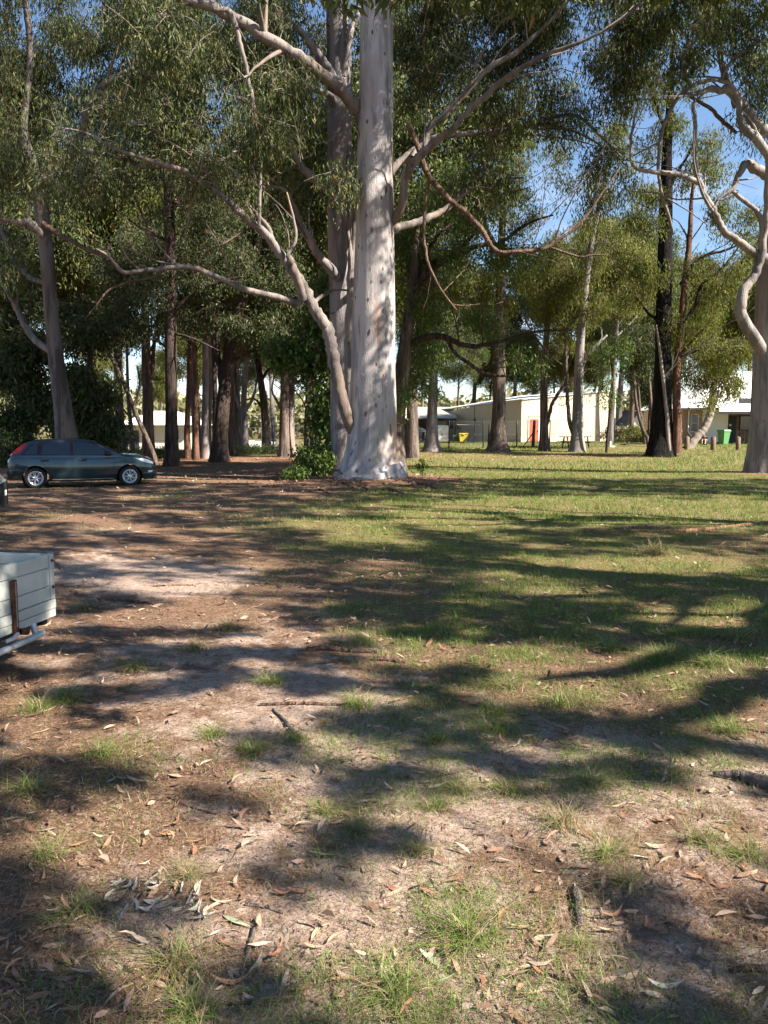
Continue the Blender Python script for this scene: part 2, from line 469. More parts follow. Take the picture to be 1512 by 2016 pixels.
def m_ground():
    n = NB('sandy_soil')
    pos = n.tc('Object')
    sand, lit, grs = n.attr('sand'), n.attr('litter'), n.attr('green')
    f1 = n.noise(1.3, 6, 0.6); f2 = n.noise(9, 5, 0.65); f3 = n.noise(42, 7, 0.78); f4 = n.noise(260, 3, 0.7)
    sandc = n.ramp(f2, (0.3, (0.33, 0.235, 0.18)), (0.7, (0.52, 0.405, 0.33)))
    sandc = n.mix(n.ramp(f3, (0.50, 0.0), (0.60, 0.75)), sandc, (0.13, 0.088, 0.07))
    earth = n.ramp(f3, (0.3, (0.085, 0.050, 0.033)), (0.55, (0.175, 0.105, 0.068)), (0.75, (0.30, 0.19, 0.125)))
    bark = n.ramp(f3, (0.3, (0.10, 0.048, 0.03)), (0.55, (0.22, 0.11, 0.068)), (0.75, (0.36, 0.21, 0.135)))
    m1 = n.math('ADD', sand, n.math('ADD', n.math('MULTIPLY', n.math('SUBTRACT', f2, 0.5), 0.9), n.math('MULTIPLY', n.math('SUBTRACT', n.noise(2.6, 4), 0.5), 1.3)))
    c = n.mix(n.ramp(m1, (0.38, 0.0), (0.62, 1.0)), earth, sandc)
    m2 = n.math('ADD', lit, n.math('MULTIPLY', n.math('SUBTRACT', f2, 0.5), 0.8))
    c = n.mix(n.ramp(m2, (0.40, 0.0), (0.65, 1.0)), c, bark)
    thatch = n.ramp(f3, (0.3, (0.065, 0.080, 0.016)), (0.55, (0.145, 0.155, 0.038)), (0.8, (0.28, 0.235, 0.095)))
    m3 = n.math('ADD', grs, n.math('MULTIPLY', n.math('SUBTRACT', f2, 0.5), 0.7))
    c = n.mix(n.ramp(m3, (0.40, 0.0), (0.75, 0.85)), c, thatch)
    # flakes of leaf and bark trodden into the soil
    for sc_, th_ in ((55, 0.62), (120, 0.55)):
        vc = n.voro(sc_, n.mapping((1, 1, 0.2)), 'F1', 'Color')
        sp_ = n.n.new('ShaderNodeSeparateColor'); n.l.new(vc, sp_.inputs[0])
        fl = n.ramp(sp_.outputs[0], (0.0, (0.05, 0.032, 0.022)), (0.35, (0.13, 0.075, 0.046)), (0.7, (0.28, 0.165, 0.095)), (1.0, (0.44, 0.32, 0.22)))
        c = n.mix(n.math('MULTIPLY', n.math('GREATER_THAN', sp_.outputs[1], th_), n.math('MULTIPLY', n.ramp(f2, (0.35, 0.25), (0.6, 0.75)), n.ramp(m1, (0.45, 1.0), (0.7, 0.30)))), c, fl)
    n.color(c); n.set(0.95, 0.1)
    h = n.math('ADD', n.math('MULTIPLY', f2, 2.0), n.math('ADD', f3, n.math('MULTIPLY', f4, 0.35)))
    n.bump(h, 0.9, 0.022)
    return n.m
M['ground'] = m_ground()

M['stick_grey'] = m_roughbark('stick_grey', (0.07, 0.055, 0.048), (0.19, 0.15, 0.13), (0.33, 0.28, 0.25), 14)
M['stick_brown'] = m_roughbark('stick_brown', (0.06, 0.038, 0.028), (0.17, 0.10, 0.075), (0.30, 0.20, 0.15), 14)
M['stick_orange'] = m_roughbark('stick_orange', (0.13, 0.07, 0.04), (0.30, 0.165, 0.095), (0.46, 0.30, 0.20), 10)
M['cream_wall'] = m_plain('cream_steel_cladding', (0.70, 0.61, 0.45), 0.5, 0.35, var=0.04, scale=0.8)
M['cream_wall_shade'] = m_plain('shaded_cream_steel_cladding', (0.58, 0.50, 0.36), 0.5, 0.35, var=0.05, scale=0.8)  # darker copy of the cream cladding, with shade put into its colour
M['house_wall'] = m_plain('cream_render', (0.74, 0.66, 0.56), 0.7, 0.25, var=0.05, scale=1.0)
M['white_wall'] = m_plain('white_boards', (0.74, 0.73, 0.69), 0.6, 0.3, var=0.04, scale=1.2)
M['white_roof'] = m_plain('white_roof_sheet', (0.80, 0.79, 0.77), 0.8, 0.2, var=0.05, scale=0.7)
M['cream_roof'] = m_plain('cream_roof_sheet', (0.52, 0.46, 0.36), 0.45, 0.4, var=0.06, scale=0.7)
M['red_roof'] = m_plain('red_roof_sheet', (0.42, 0.055, 0.06), 0.5, 0.3, var=0.12, scale=1.5)
M['grey_roof'] = m_plain('dark_roof_sheet', (0.07, 0.075, 0.085), 0.5, 0.3, var=0.1)
M['red_door'] = m_plain('brick_red_door', (0.45, 0.095, 0.05), 0.5, 0.35, var=0.08, scale=2)
M['dark_trim'] = m_plain('dark_trim', (0.035, 0.035, 0.038), 0.5, 0.3)
M['black_steel'] = m_plain('black_steel', (0.015, 0.015, 0.016), 0.5, 0.35)
M['window'] = m_plain('dark_window', (0.03, 0.035, 0.04), 0.08, 0.6, var=0.2, scale=1)
M['shade_wall'] = m_plain('brown_boards', (0.20, 0.13, 0.085), 0.8, 0.2, var=0.25, scale=3)
M['concrete'] = m_plain('concrete', (0.42, 0.38, 0.33), 0.9, 0.15, var=0.12, scale=4)
M['timber_dark'] = m_plain('weathered_dark_timber', (0.075, 0.058, 0.045), 0.85, 0.2, var=0.3, scale=7)
M['timber_post'] = m_plain('weathered_post', (0.16, 0.11, 0.075), 0.85, 0.2, var=0.35, scale=7)
M['bin_green'] = m_plain('green_plastic', (0.10, 0.27, 0.10), 0.5, 0.35, var=0.08)
M['bin_dark'] = m_plain('dark_green_plastic', (0.06, 0.15, 0.05), 0.5, 0.35, var=0.08)
M['bin_yellow'] = m_plain('yellow_plastic', (0.68, 0.52, 0.05), 0.5, 0.35, var=0.08)
M['pole_green'] = m_plain('pale_green_pole', (0.36, 0.42, 0.34), 0.6, 0.3)
M['wire'] = m_plain('galvanised_wire', (0.18, 0.18, 0.17), 0.5, 0.4, 0.4)
def m_brick():
    n = NB('tan_brickwork')
    t = n.n.new('ShaderNodeTexBrick'); t.inputs['Scale'].default_value = 1.0
    t.inputs['Color1'].default_value = (0.36, 0.23, 0.12, 1); t.inputs['Color2'].default_value = (0.28, 0.165, 0.085, 1); t.inputs['Mortar'].default_value = (0.38, 0.33, 0.26, 1)
    t.inputs['Brick Width'].default_value = 0.24; t.inputs['Row Height'].default_value = 0.086; t.inputs['Mortar Size'].default_value = 0.008
    mp = n.n.new('ShaderNodeMapping'); mp.inputs['Rotation'].default_value = (R(90), 0, 0)
    n.l.new(n.tc(), mp.inputs['Vector']); n.l.new(mp.outputs[0], t.inputs['Vector'])
    n.color(t.outputs['Color']); n.set(0.85, 0.2); return n.m
M['brick'] = m_brick()
# car
def m_paint(name, c, rough=0.28):
    n = NB(name); f = n.noise(3, 4)
    n.color(n.ramp(f, (0.3, tuple(np.array(c) * 0.85)), (0.7, tuple(np.array(c) * 1.15)))); n.set(rough, 0.5, 0.35)
    n.b.inputs['Coat Weight'].default_value = 0.7; n.b.inputs['Coat Roughness'].default_value = 0.06
    return n.m
M['car_paint'] = m_paint('teal_blue_car_paint', (0.016, 0.036, 0.045))
M['car_white'] = m_paint('white_car_paint', (0.72, 0.72, 0.70))
M['car_black'] = m_plain('black_car_plastic', (0.018, 0.018, 0.019), 0.55, 0.3)
M['car_glass'] = m_plain('dark_car_glass', (0.010, 0.013, 0.015), 0.04, 0.7, var=0.05)
M['tyre'] = m_plain('tyre_rubber', (0.022, 0.021, 0.020), 0.85, 0.2, var=0.2)
M['alloy'] = m_plain('alloy_wheel', (0.62, 0.62, 0.63), 0.32, 0.5, 0.75, var=0.05)
M['tail_red'] = m_plain('red_tail_lamp', (0.30, 0.008, 0.012), 0.15, 0.6, var=0.1)
M['lamp_clear'] = m_plain('headlamp_lens', (0.42, 0.45, 0.46), 0.08, 0.7, var=0.1)
M['sill_shine'] = m_plain('sill_highlight_metal', (0.60, 0.62, 0.63), 0.3, 0.5, 0.6)  # bright metal for the highlight painted along the car sill
# trailer
M['trailer'] = m_plain('pale_painted_boards', (0.41, 0.42, 0.375), 0.6, 0.3, var=0.2, scale=4, bump=0.15)
M['rust'] = m_plain('rusty_steel', (0.10, 0.045, 0.028), 0.9, 0.15, var=0.6, scale=30, bump=0.4)
def m_galv():
    n = NB('galvanised_pipe'); f = n.noise(14, 5)
    c = n.ramp(f, (0.35, (0.34, 0.38, 0.41)), (0.65, (0.50, 0.54, 0.56)))
    c = n.mix(n.ramp(n.noise(6, 4), (0.58, 0.0), (0.68, 0.9)), c, (0.26, 0.14, 0.06)); n.color(c); n.set(0.5, 0.4, 0.45); return n.m
M['galv'] = m_galv()
M['skin'] = m_plain('skin', (0.42, 0.25, 0.18), 0.55, 0.3)
M['cloth_black'] = m_plain('black_clothing', (0.014, 0.014, 0.016), 0.9, 0.1)
M['hair'] = m_plain('dark_hair', (0.012, 0.010, 0.009), 0.7, 0.2)
# ------------------------------------------------------------------ ground
def cover(x, y):
    """bare sand, bark litter and grass at a place, 0..1 each"""
    x = np.asarray(x, float); y = np.asarray(y, float)
    n1 = fbm(x * 0.55, y * 0.55, 21, 4); n2 = fbm(x * 1.5, y * 1.5, 31, 4); n3 = fbm(x * 0.22, y * 0.22, 41, 3)
    xc = 0.9 - 0.42 * y
    track = np.exp(-((x - xc) / (1.1 + 0.05 * y)) ** 2) * sstep(3.2, 5.5, y) * sstep(15, 8.5, y)
    near = sstep(6.0, 3.6, y) * sstep(-9, 0, y)
    sand = np.clip(0.78 * track + near * (0.34 + 0.26 * sstep(-1.5, 0.6, x)) + (n1 - 0.5) * 1.7 - 0.05, 0, 1)
    rm = np.hypot(x - MAIN[0], y - MAIN[1])
    rr = np.hypot(x - RIGHT[0], y - RIGHT[1])
    lit = 0.95 * np.exp(-(rm / 3.6) ** 4) + 0.6 * np.exp(-(rr / 1.9) ** 4)
    lit = lit + 0.65 * sstep(24, 30, y) * sstep(47, 42, y) * sstep(4, -3, x) + 0.75 * sstep(36, 39, y) * sstep(47, 44, y) * sstep(0, 4, x) * sstep(17, 12, x)
    lit = lit + 0.7 * np.exp(-(np.hypot((x - 16.5) / 2.2, y - 50) / 2.4) ** 2)
    lit = np.clip(lit + (n1 - 0.5) * 0.6, 0, 1)
    g = 0.40 - 0.20 * sstep(8, 11, y) * sstep(-.5, -3.5, x) + 0.44 * sstep(-2.2, 1.6, x) * sstep(4.0, 7.0, y) + 0.35 * sstep(11, 17, y) * sstep(1.0, 4.5, x)
    g = g + 0.30 * sstep(8, 5, y) * sstep(3.0, 4.2, y) * sstep(-1.2, .9, x) + 0.10 * sstep(6, 4, y) * sstep(-3, 1, x) + 0.22 * np.exp(-((x + 1.5) / 1.3) ** 2 - ((y - 4.2) / 1.2) ** 2)
    g = np.where(y > 43, np.maximum(g, 0.9 * sstep(43, 49, y)), g)
    g = g + 0.12 * sstep(10, 14, y) * sstep(1.5, -1, x) * sstep(26, 20, y) * (n3 * 1.6 - 0.3)
    g = g * (1 - 0.75 * track) * (1 - 0.85 * np.exp(-(rm / 3.0) ** 4)) * (1 - 0.7 * np.exp(-(rr / 1.6) ** 4))
    g = g - 0.5 * lit * sstep(30, 36, y)
    g = np.clip(g + (n1 - 0.5) * 0.95 + (n2 - 0.5) * 0.6, 0, 1)
    return sand, lit, g

def build_ground():
    n = 295
    s = np.linspace(-1, 1, n); b = 7.9; a = 1800 / math.sinh(b)
    w = a * np.sinh(b * s)
    X, Y = np.meshgrid(w, w + 4.0)
    Zg = gz(X, Y)
    far = np.hypot(X, Y - 4)
    Zg = Zg * sstep(420, 160, far)
    V = np.stack([X, Y, Zg], -1).reshape(-1, 3)
    i = (np.arange(n - 1)[:, None] * n + np.arange(n - 1)[None]).ravel()
    F = np.stack([i, i + 1, i + n + 1, i + n], -1)
    sd, lt, gr = cover(X.ravel(), Y.ravel())
    me = mesh_np('ground', V, [F], True, {'sand': sd, 'litter': lt, 'green': gr * (1 - .55 * sstep(8.5, 5.5, Y.ravel()))})
    o = obj('ground', me, M['ground']); o['kind'] = 'structure'
    return o
ground = build_ground()
# ------------------------------------------------------------------ buildings
def ribbed_wall(name, a, b, z0, za, zb, mat, parent, pitch=0.19, depth=0.03):
    """vertical-ribbed sheet wall from plan point a to b; top runs from za to zb; outer face on the right of a->b"""
    a, b = np.array(a, float), np.array(b, float); L = np.linalg.norm(b - a); t = (b - a) / L; n = np.array([t[1], -t[0]])
    s, o = [], []
    x = 0.0
    while x < L:
        for dx, dd in ((0, 0), (.10, 0), (.115, depth), (.165, depth), (.18, 0)):
            if x + dx <= L: s.append(x + dx); o.append(dd)
        x += pitch
    s.append(L); o.append(0)
    s = np.array(s); o = np.array(o)
    pl = a[None] + t[None] * s[:, None] + n[None] * o[:, None]
    zt = za + (zb - za) * s / L
    m = len(s)
    V = np.vstack([np.column_stack([pl, np.full(m, z0)]), np.column_stack([pl, zt])])
    i = np.arange(m - 1); F = np.stack([i, i + 1, i + m + 1, i + m], -1)
    return obj(name, mesh_np(name, V, [F], False), mat, parent)

def wall_frame(a, b):
    a, b = np.array(a, float), np.array(b, float); t = (b - a) / np.linalg.norm(b - a)
    return a, t, np.array([t[1], -t[0]])
def wall_box(name, a, b, s0, s1, z0, z1, proud, mat, parent, depth=0.05):
    """a box on a wall: s along it, sticking out by `proud`"""
    o, t, n = wall_frame(a, b)
    q = [o + t * s + n * w for s in (s0, s1) for w in (proud - depth, proud)]
    vs_ = [(p[0], p[1], z) for p in q for z in (z0, z1)]
    return poly_obj(name, vs_, [(0, 1, 3, 2), (4, 6, 7, 5), (0, 4, 5, 1), (2, 3, 7, 6), (0, 2, 6, 4), (1, 5, 7, 3)], mat, parent)
def win(a, b, s0, s1, z0, z1, parent, frame='white_wall', bars=1):
    f = wall_box('window', a, b, s0, s1, z0, z1, .05, M[frame], parent)
    w = (s1 - s0 - .06) / (bars + 1)
    for i in range(bars + 1):
        wall_box('pane', a, b, s0 + .04 + i * w, s0 + .02 + (i + 1) * w, z0 + .05, z1 - .05, .056, M['window'], f, .03)
    return f

# cream shed
gs = .30
A_, B_, C_ = np.array([11.1, 64.0]), np.array([5.6, 76.0]), np.array([19.0, 67.5])
shed = thing('steel_shed', 'cream ribbed steel shed with a brick-red door and sloping roof', 'shed', (11.1, 64, gs))
inv = -np.array([11.1, 64.0, gs])
D_ = B_ + (C_ - A_)
def loc2(p): return (p[0] - 11.1, p[1] - 64.0)
sA, sB, sC, sD = map(loc2, (A_, B_, C_, D_))
ribbed_wall('wall', sA, sC, -.3, 3.55, 4.4, M['cream_wall'], shed)
mid = tuple(np.array(sA) * .45 + np.array(sB) * .55)
ribbed_wall('wall', mid, sA, -.3, 3.25, 3.55, M['cream_wall_shade'], shed)
ribbed_wall('wall', sB, tuple(np.array(mid) + np.array([-.06, -.03])), -.3, 2.75, 3.2, M['cream_wall_shade'], shed)
ribbed_wall('wall', sC, sD, -.3, 4.4, 4.4, M['cream_wall'], shed)
t_, n_ = wall_frame(sA, sC)[1:]
def off(p, z, dn=0, dt=0): q = np.array(p) + n_ * dn + t_ * dt; return (q[0], q[1], z)
slab('roof', [off(sA, 3.62, .15, -.12), off(sC, 4.47, .15, .12), off(sD, 4.47, 0, .12), off(sB, 3.1, 0, -.12)], .07, M['white_roof'], shed)
wall_box('barge_board', sA, sC, -.12, 8.75, 3.40, 3.45, .05, M['white_wall'], shed) if False else None
dr = wall_box('door', sA, sC, .75, 1.62, 0.02, 2.0, .06, M['red_door'], shed, .05)
wall_box('frame', sA, sC, .62, .74, 0.0, 2.1, .07, M['concrete'], dr, .05)
wall_box('frame', sA, sC, 1.63, 1.74, 0.0, 2.1, .07, M['white_wall'], dr, .05)
wall_box('frame', sA, sC, .745, 1.625, 2.01, 2.12, .07, M['white_wall'], dr, .05)
wall_box('handle', sA, sC, 1.50, 1.56, .95, 1.1, .10, M['dark_trim'], dr, .04)
wall_box('sign', sA, sC, .6, 1.8, 2.22, 2.28, .09, M['cream_roof'], shed, .05)
win(sB, mid, 1.0, 2.2, 1.15, 1.95, shed, 'white_wall', 1)
win(sB, mid, 2.8, 3.8, 1.1, 1.6, shed, 'white_wall', 1)
wall_box('lamp', sB, mid, 6.0, 6.15, 1.9, 2.1, .14, M['dark_trim'], shed, .12)
wall_box('downpipe', sC, sD, .05, .15, -.2, 4.3, .12, M['cream_roof'], shed, .08)

# open carport to the left of the shed
cp = thing('carport', 'low cream-roofed carport with shaded brown back wall', 'carport', (3.2, 72, .3))
slab('roof', [(-2.2, -1.2, 2.15), (3.4, -.6, 2.2), (3.4, 5.5, 3.3), (-2.2, 5.0, 3.3)], .08, M['cream_roof'], cp)
bxo('wall', (-2.0, 3.3, 3.4, 3.5, -.3, 2.6), M['shade_wall'], cp)
bxo('wall', (-2.1, -1.95, -.8, 3.39, -.3, 2.25), M['cream_wall_shade'], cp)
for x in (-1.9, .6, 3.2): bxo('post', (x - .05, x + .05, -.85, -.75, -.3, 2.1), M['dark_trim'], cp)
bxo('beam', (-2.1, 3.3, -1.1, -.95, 2.0, 2.12), M['dark_trim'], cp)
bxo('garage_door', (1.4, 3.25, 3.2, 3.38, -.3, 1.95), M['white_wall'], cp)
tank = thing('water_tank', 'small beige concrete tank with an open front beside the carport', 'tank', (2.9, 66.5, .3))
def lathe(prof, k=24):
    pr = np.array(prof); th = np.linspace(0, 2 * math.pi, k, endpoint=False); n = len(pr)
    V = np.stack([pr[:, 0][:, None] * np.cos(th), pr[:, 0][:, None] * np.sin(th), np.repeat(pr[:, 1][:, None], k, 1)], -1).reshape(-1, 3)
    i = np.arange(n - 1)[:, None] * k; j = np.arange(k)[None]; j2 = (j + 1) % k
    return V, [np.stack([i + j, i + j2, i + k + j2, i + k + j], -1).reshape(-1, 4)]
V, F = lathe([(.80, -.3), (.82, 1.0), (.80, 1.02), (.3, 1.3), (.02, 1.34)]); obj('tank_body', mesh_np('tank_body', V, F, False), M['concrete'], tank)
bxo('hatch', (-.12, .12, -.12, .12, 1.30, 1.42), M['concrete'], tank)
bxo('opening_shade', (.25, .5, -.815, -.6, .25, .95), M['dark_trim'], tank)  # dark block painted for the shade inside the open front
cab = thing('white_cabinet', 'white metal cabinet standing in front of the carport', 'cabinet', (5.1, 69.5, .32))
bxo('body', (-.55, .55, -.4, .4, -.1, 1.5), M['white_wall'], cab, .02)
for x in (-.54, .02): bxo('door', (x, x + .52, -.43, -.405, .05, 1.42), M['white_wall'], cab)
for x in (-.06, .06): bxo('handle', (x - .015, x + .015, -.46, -.432, .6, .85), M['dark_trim'], cab)

# white house on the left
hb = thing('white_house', 'low cream house with a white hip roof seen through the trunks on the left', 'house', (-23.4, 82, float(gz(-23.4, 82))))
bxo('wall', (-3.2, 3.6, 0, 6, -.4, 2.75), M['house_wall'], hb)
poly_obj('roof', [(-4.4, -.9, 2.65), (4.3, -.9, 2.65), (4.3, 7, 2.65), (-4.4, 7, 2.65), (-1.2, 3, 4.15), (1.2, 3, 4.15)], [(0, 1, 5, 4), (1, 2, 5), (2, 3, 4, 5), (3, 0, 4), (0, 3, 2, 1)], M['white_roof'], hb)
f = bxo('window', (1.2, 2.2, -.05, .01, 1.15, 2.25), M['white_wall'], hb)
bxo('pane', (1.27, 1.67, -.07, -.04, 1.2, 2.2), M['window'], f); bxo('pane', (1.73, 2.13, -.07, -.04, 1.2, 2.2), M['window'], f)
bxo('door', (-2.9, -2.0, -.05, .01, -.3, 2.1), M['window'], hb)
bxo('downpipe', (-.5, -.42, -.09, -.01, -.3, 2.6), M['white_wall'], hb)

# white-roofed house on the right
hx, hy = 22.6, 60.0; hz = float(gz(26, 60)) - .05
hr = thing('white_roofed_house', 'brick and white-boarded house with a bright white hip roof and verandah on the right', 'house', (hx, hy, hz))
bxo('brick_wall', (0, 1.5, 0, 9, -.3, 2.75), M['brick'], hr)
bxo('white_wall', (1.5, 3.1, -.02, 9, -.3, 2.75), M['white_wall'], hr)
bxo('back_wall', (3.1, 18, 1.0, 9, -.3, 2.75), M['shade_wall'], hr)
bxo('end_wall', (3.1, 3.45, -.0, .99, -.3, 2.75), M['white_wall'], hr)
poly_obj('roof', [(-.5, -.6, 2.68), (19, -.6, 2.68), (19, 10, 2.68), (-.5, 10, 2.68), (5.4, 4.7, 5.75), (14, 4.7, 5.75)], [(0, 1, 5, 4), (1, 2, 5), (2, 3, 4, 5), (3, 0, 4), (0, 3, 2, 1)], M['white_roof'], hr)
bxo('gutter', (-.55, 2.6, -.72, -.605, 2.55, 2.70), M['dark_trim'], hr)
slab('verandah_roof', [(1.5, -3.0, 2.38), (18, -3.0, 2.38), (18, -.62, 2.95), (2.3, -.62, 2.95)], .06, M['white_roof'], hr)
bxo('verandah_fascia', (1.5, 18, -3.07, -3.005, 2.2, 2.39), M['dark_trim'], hr)
bxo('roof_gap_strip', (3.9, 18, -.66, -.615, 3.02, 3.42), M['dark_trim'], hr)  # dark strip across the gap between main and verandah roofs
bxo('verandah_floor', (3.0, 18, -2.9, 1.0, -.3, -.02), M['concrete'], hr)
for x in (4.75, 9.0): bxo('verandah_post', (x - .05, x + .05, -2.85, -2.75, -.02, 2.3), M['dark_trim'], hr)
d_ = bxo('door', (3.6, 4.5, .93, .99, -.02, 2.1), M['black_steel'], hr)
bxo('notice', (3.95, 4.1, .905, .929, 1.35, 1.5), M['white_wall'], d_)
for x in (4.75, 6.2):
    w_ = bxo('window', (x, x + 1.25, .93, .99, 1.0, 2.15), M['timber_dark'], hr); bxo('pane', (x + .06, x + 1.19, .905, .929, 1.06, 2.09), M['window'], w_)
w_ = bxo('window', (.62, 1.2, -.05, -.005, .9, 2.25), M['white_wall'], hr)
for zz in range(2):
    for xx in range(2): bxo('pane', (.665 + xx * .25, .895 + xx * .25, -.075, -.045, .95 + zz * .63, 1.55 + zz * .63), M['window'], w_)
V, F = tube(catmull(np.array([[.40, -.12, 2.5], [.40, -.12, 1.2], [.42, -.14, .9], [.72, -.16, .5], [.76, -.16, .3], [.76, -.16, -.2]]), 24), np.full(24, .045), 8); obj('downpipe', mesh_np('downpipe', V, F), M['white_wall'], hr)
rl = thing('step_railing', 'black steel hand rail beside the verandah door', 'railing', (hx + 2.75, hy - 3.2, hz))
for x in (0, .55): bxo('post', (x - .02, x + .02, -.02, .02, -.2, 1.0), M['black_steel'], rl)
for z in (.96, .55, .2): bxo('rail', (-.02, .57, -.018, .018, z, z + .035), M['black_steel'], rl)

# small neighbours seen between the trunks
rr_ = thing('red_roofed_hut', 'little hut with a red gabled roof behind the white-roofed house', 'hut', (29.6, 80, .5))
bxo('wall', (-1.2, 1.4, 0, 3, -.3, 2.5), M['house_wall'], rr_)
poly_obj('roof', [(-1.6, -.4, 2.4), (1.8, -.4, 2.4), (1.8, 3.4, 2.4), (-1.6, 3.4, 2.4), (-.4, 1.5, 4.1), (.6, 1.5, 4.1)], [(0, 1, 5, 4), (1, 2, 5), (2, 3, 4, 5), (3, 0, 4), (0, 3, 2, 1)], M['red_roof'], rr_)
gc = thing('grey_cottage', 'grey gabled cottage with a dark roof behind the bark mound', 'house', (24.6, 76, .4))
poly_obj('wall', [(-1.6, 0, -.3), (1.6, 0, -.3), (1.6, 0, 1.2), (0, 0, 2.9), (-1.6, 0, 1.2), (-1.6, 5, -.3), (1.6, 5, -.3), (1.6, 5, 1.2), (0, 5, 2.9), (-1.6, 5, 1.2)], [(0, 1, 2, 3, 4), (5, 9, 8, 7, 6), (0, 4, 9, 5), (1, 6, 7, 2)], M['white_wall'], gc)
slab('roof', [(-2.0, -.4, .82), (0, -.4, 2.98), (0, 5.4, 2.98), (-2.0, 5.4, .82)], .08, M['grey_roof'], gc)
slab('roof', [(0.02, -.4, 2.98), (2.0, -.4, .82), (2.0, 5.4, .82), (0.02, 5.4, 2.98)], .08, M['grey_roof'], gc)
w_ = bxo('window', (.3, 1.3, -.04, .0, .3, 1.2), M['dark_trim'], gc); bxo('pane', (.36, 1.24, -.06, -.035, .36, 1.14), M['window'], w_)
tag(bxo('boundary_fence', (-5, 4.2, 0, .06, -.3, 1.3), M['concrete'], None, loc=(20.5, 73, .4)), 'grey solid boundary fence in front of the grey cottage', 'fence')
lw = thing('court_wall', 'low white wall of the court seen through the stand', 'wall', (-15.5, 88, float(gz(-15.5, 88)) + .1))
for i in range(4): bxo('panel', (i * 1.85 - 2.6, i * 1.85 - .78, 0, .12, 0.3, 1.1 - .08 * i), M['white_wall'], lw)
cf = thing('court_fence', 'tall wire court fence with a top rail seen through the stand', 'fence', (-17, 84, float(gz(-15, 84))))
for i in range(6): bxo('post', (i * 2 - .03, i * 2 + .03, -.03, .03, -.3, 3.6), M['wire'], cf)
for z in (1.2, 2.4, 3.55): bxo('rail', (0.0, 10, -.045, -.031, z, z + .04), M['wire'], cf)
pl_ = thing('green_pole', 'pale green steel pole beside the shed', 'pole', (20.3, 70, .4))
V, F = tube(np.array([[0, 0, -.3], [0, 0, 2], [0, 0, 5.6]]), [.14, .13, .11], 12); obj('shaft', mesh_np('pole_shaft', V, F), M['pole_green'], pl_)
V, F = tube(np.array([[0, 0, 5.6], [0, 0, 5.75]]), [.14, .14], 12); obj('cap', mesh_np('pole_cap', V, F), M['wire'], pl_)

# ------------------------------------------------------------------ boundary fence of wire mesh
def wire_fence(label, a, b, step, h, mesh_pitch, top=True):
    a, b = np.array(a, float), np.array(b, float); L = np.linalg.norm(b - a); t = (b - a) / L; n = int(round(L / step))
    z0 = float(gz(a[0], a[1])); root = thing('wire_fence', label, 'fence', (a[0], a[1], z0))
    pm = None
    for i in range(n + 1):
        p = a + t * L * i / n; z = float(gz(p[0], p[1])) - z0
        if pm is None:
            V, F = tube(np.array([[0, 0, -.2], [0, 0, h * .5], [0, 0, h]]), [.045, .045, .042], 7); pm = mesh_np('fence_post', V, F)
        obj('post', pm, M['black_steel'], root, loc=(p[0] - a[0], p[1] - a[1], z))
    q = np.array([a + t * L * s for s in np.linspace(0, 1, 4 * n)]); zz = gz(q[:, 0], q[:, 1]) - z0
    for hh in ((.08, h * .5, h - .04)):
        V, F = tube(np.column_stack([q - a, zz + hh]), np.full(len(q), .006), 4); obj('strand', mesh_np('fence_strand', V, F), M['wire'], root)
    # chain link: two families of slanting wires as thin ribbons
    m = int(L / mesh_pitch); s = np.arange(m) * mesh_pitch; A, B = [], []
    hm = h - .1
    for sg in (1, -1):
        s1 = s + sg * hm; lo = np.clip(s, 0, L); hi = np.clip(s1, 0, L)
        f_ = (hi - lo) / (sg * hm)
        pa = a + t * lo[:, None] - a; pb = a + t * hi[:, None] - a
        za = np.interp(lo, np.linspace(0, L, len(zz)), zz) + .06; zb = np.interp(hi, np.linspace(0, L, len(zz)), zz) + .06 + hm * f_
        A.append(np.column_stack([pa, za])); B.append(np.column_stack([pb, zb]))
    A, B = np.vstack(A), np.vstack(B); w = np.array([0, 0, .0035]); k = len(A)
    V = np.stack([A - w, B - w, B + w, A + w], 1).reshape(-1, 3)
    o = obj('chain_link', mesh_np('chain_link', V, [np.arange(4 * k).reshape(-1, 4)], False), M['wire'], root); o['kind'] = 'stuff'
    return root
wire_fence('black-posted wire fence running behind the stand of trees on the left', (-18.0, 46.0), (1.8, 49.0), 3.0, 1.75, .12)
wire_fence('black-posted wire fence in front of the cream shed', (1.9, 49.6), (15.2, 52.2), 2.35, 1.75, .12)
gp = thing('timber_gate_post', 'old dark leaning timber post beside the red door', 'post', (9.55, 50.6, float(gz(9.55, 50.6))))
V, F = tube(np.array([[0, 0, -.2], [.02, 0, .9], [.06, 0, 1.75]]), [.11, .10, .09], 8, .15, 3); obj('post', mesh_np('gate_post', V, F), M['timber_dark'], gp)
V, F = tube(np.array([[-.05, -.1, .95], [-.45, -.15, .4], [-.75, -.15, -.05]]), [.035, .035, .03], 6); obj('brace', mesh_np('gate_brace', V, F), M['timber_dark'], gp)
g2 = thing('timber_gate_post', 'pair of old dark timber stakes against the stout brown-grey trunk', 'post', (6.35, 47.3, float(gz(6.35, 47.3))))
for dx in (-.1, .12):
    V, F = tube(np.array([[dx, 0, -.2], [dx + .02, 0, .8], [dx + .07, 0, 1.6]]), [.07, .065, .06], 7, .12, 4); obj('stake', mesh_np('stake', V, F), M['timber_dark'], g2)

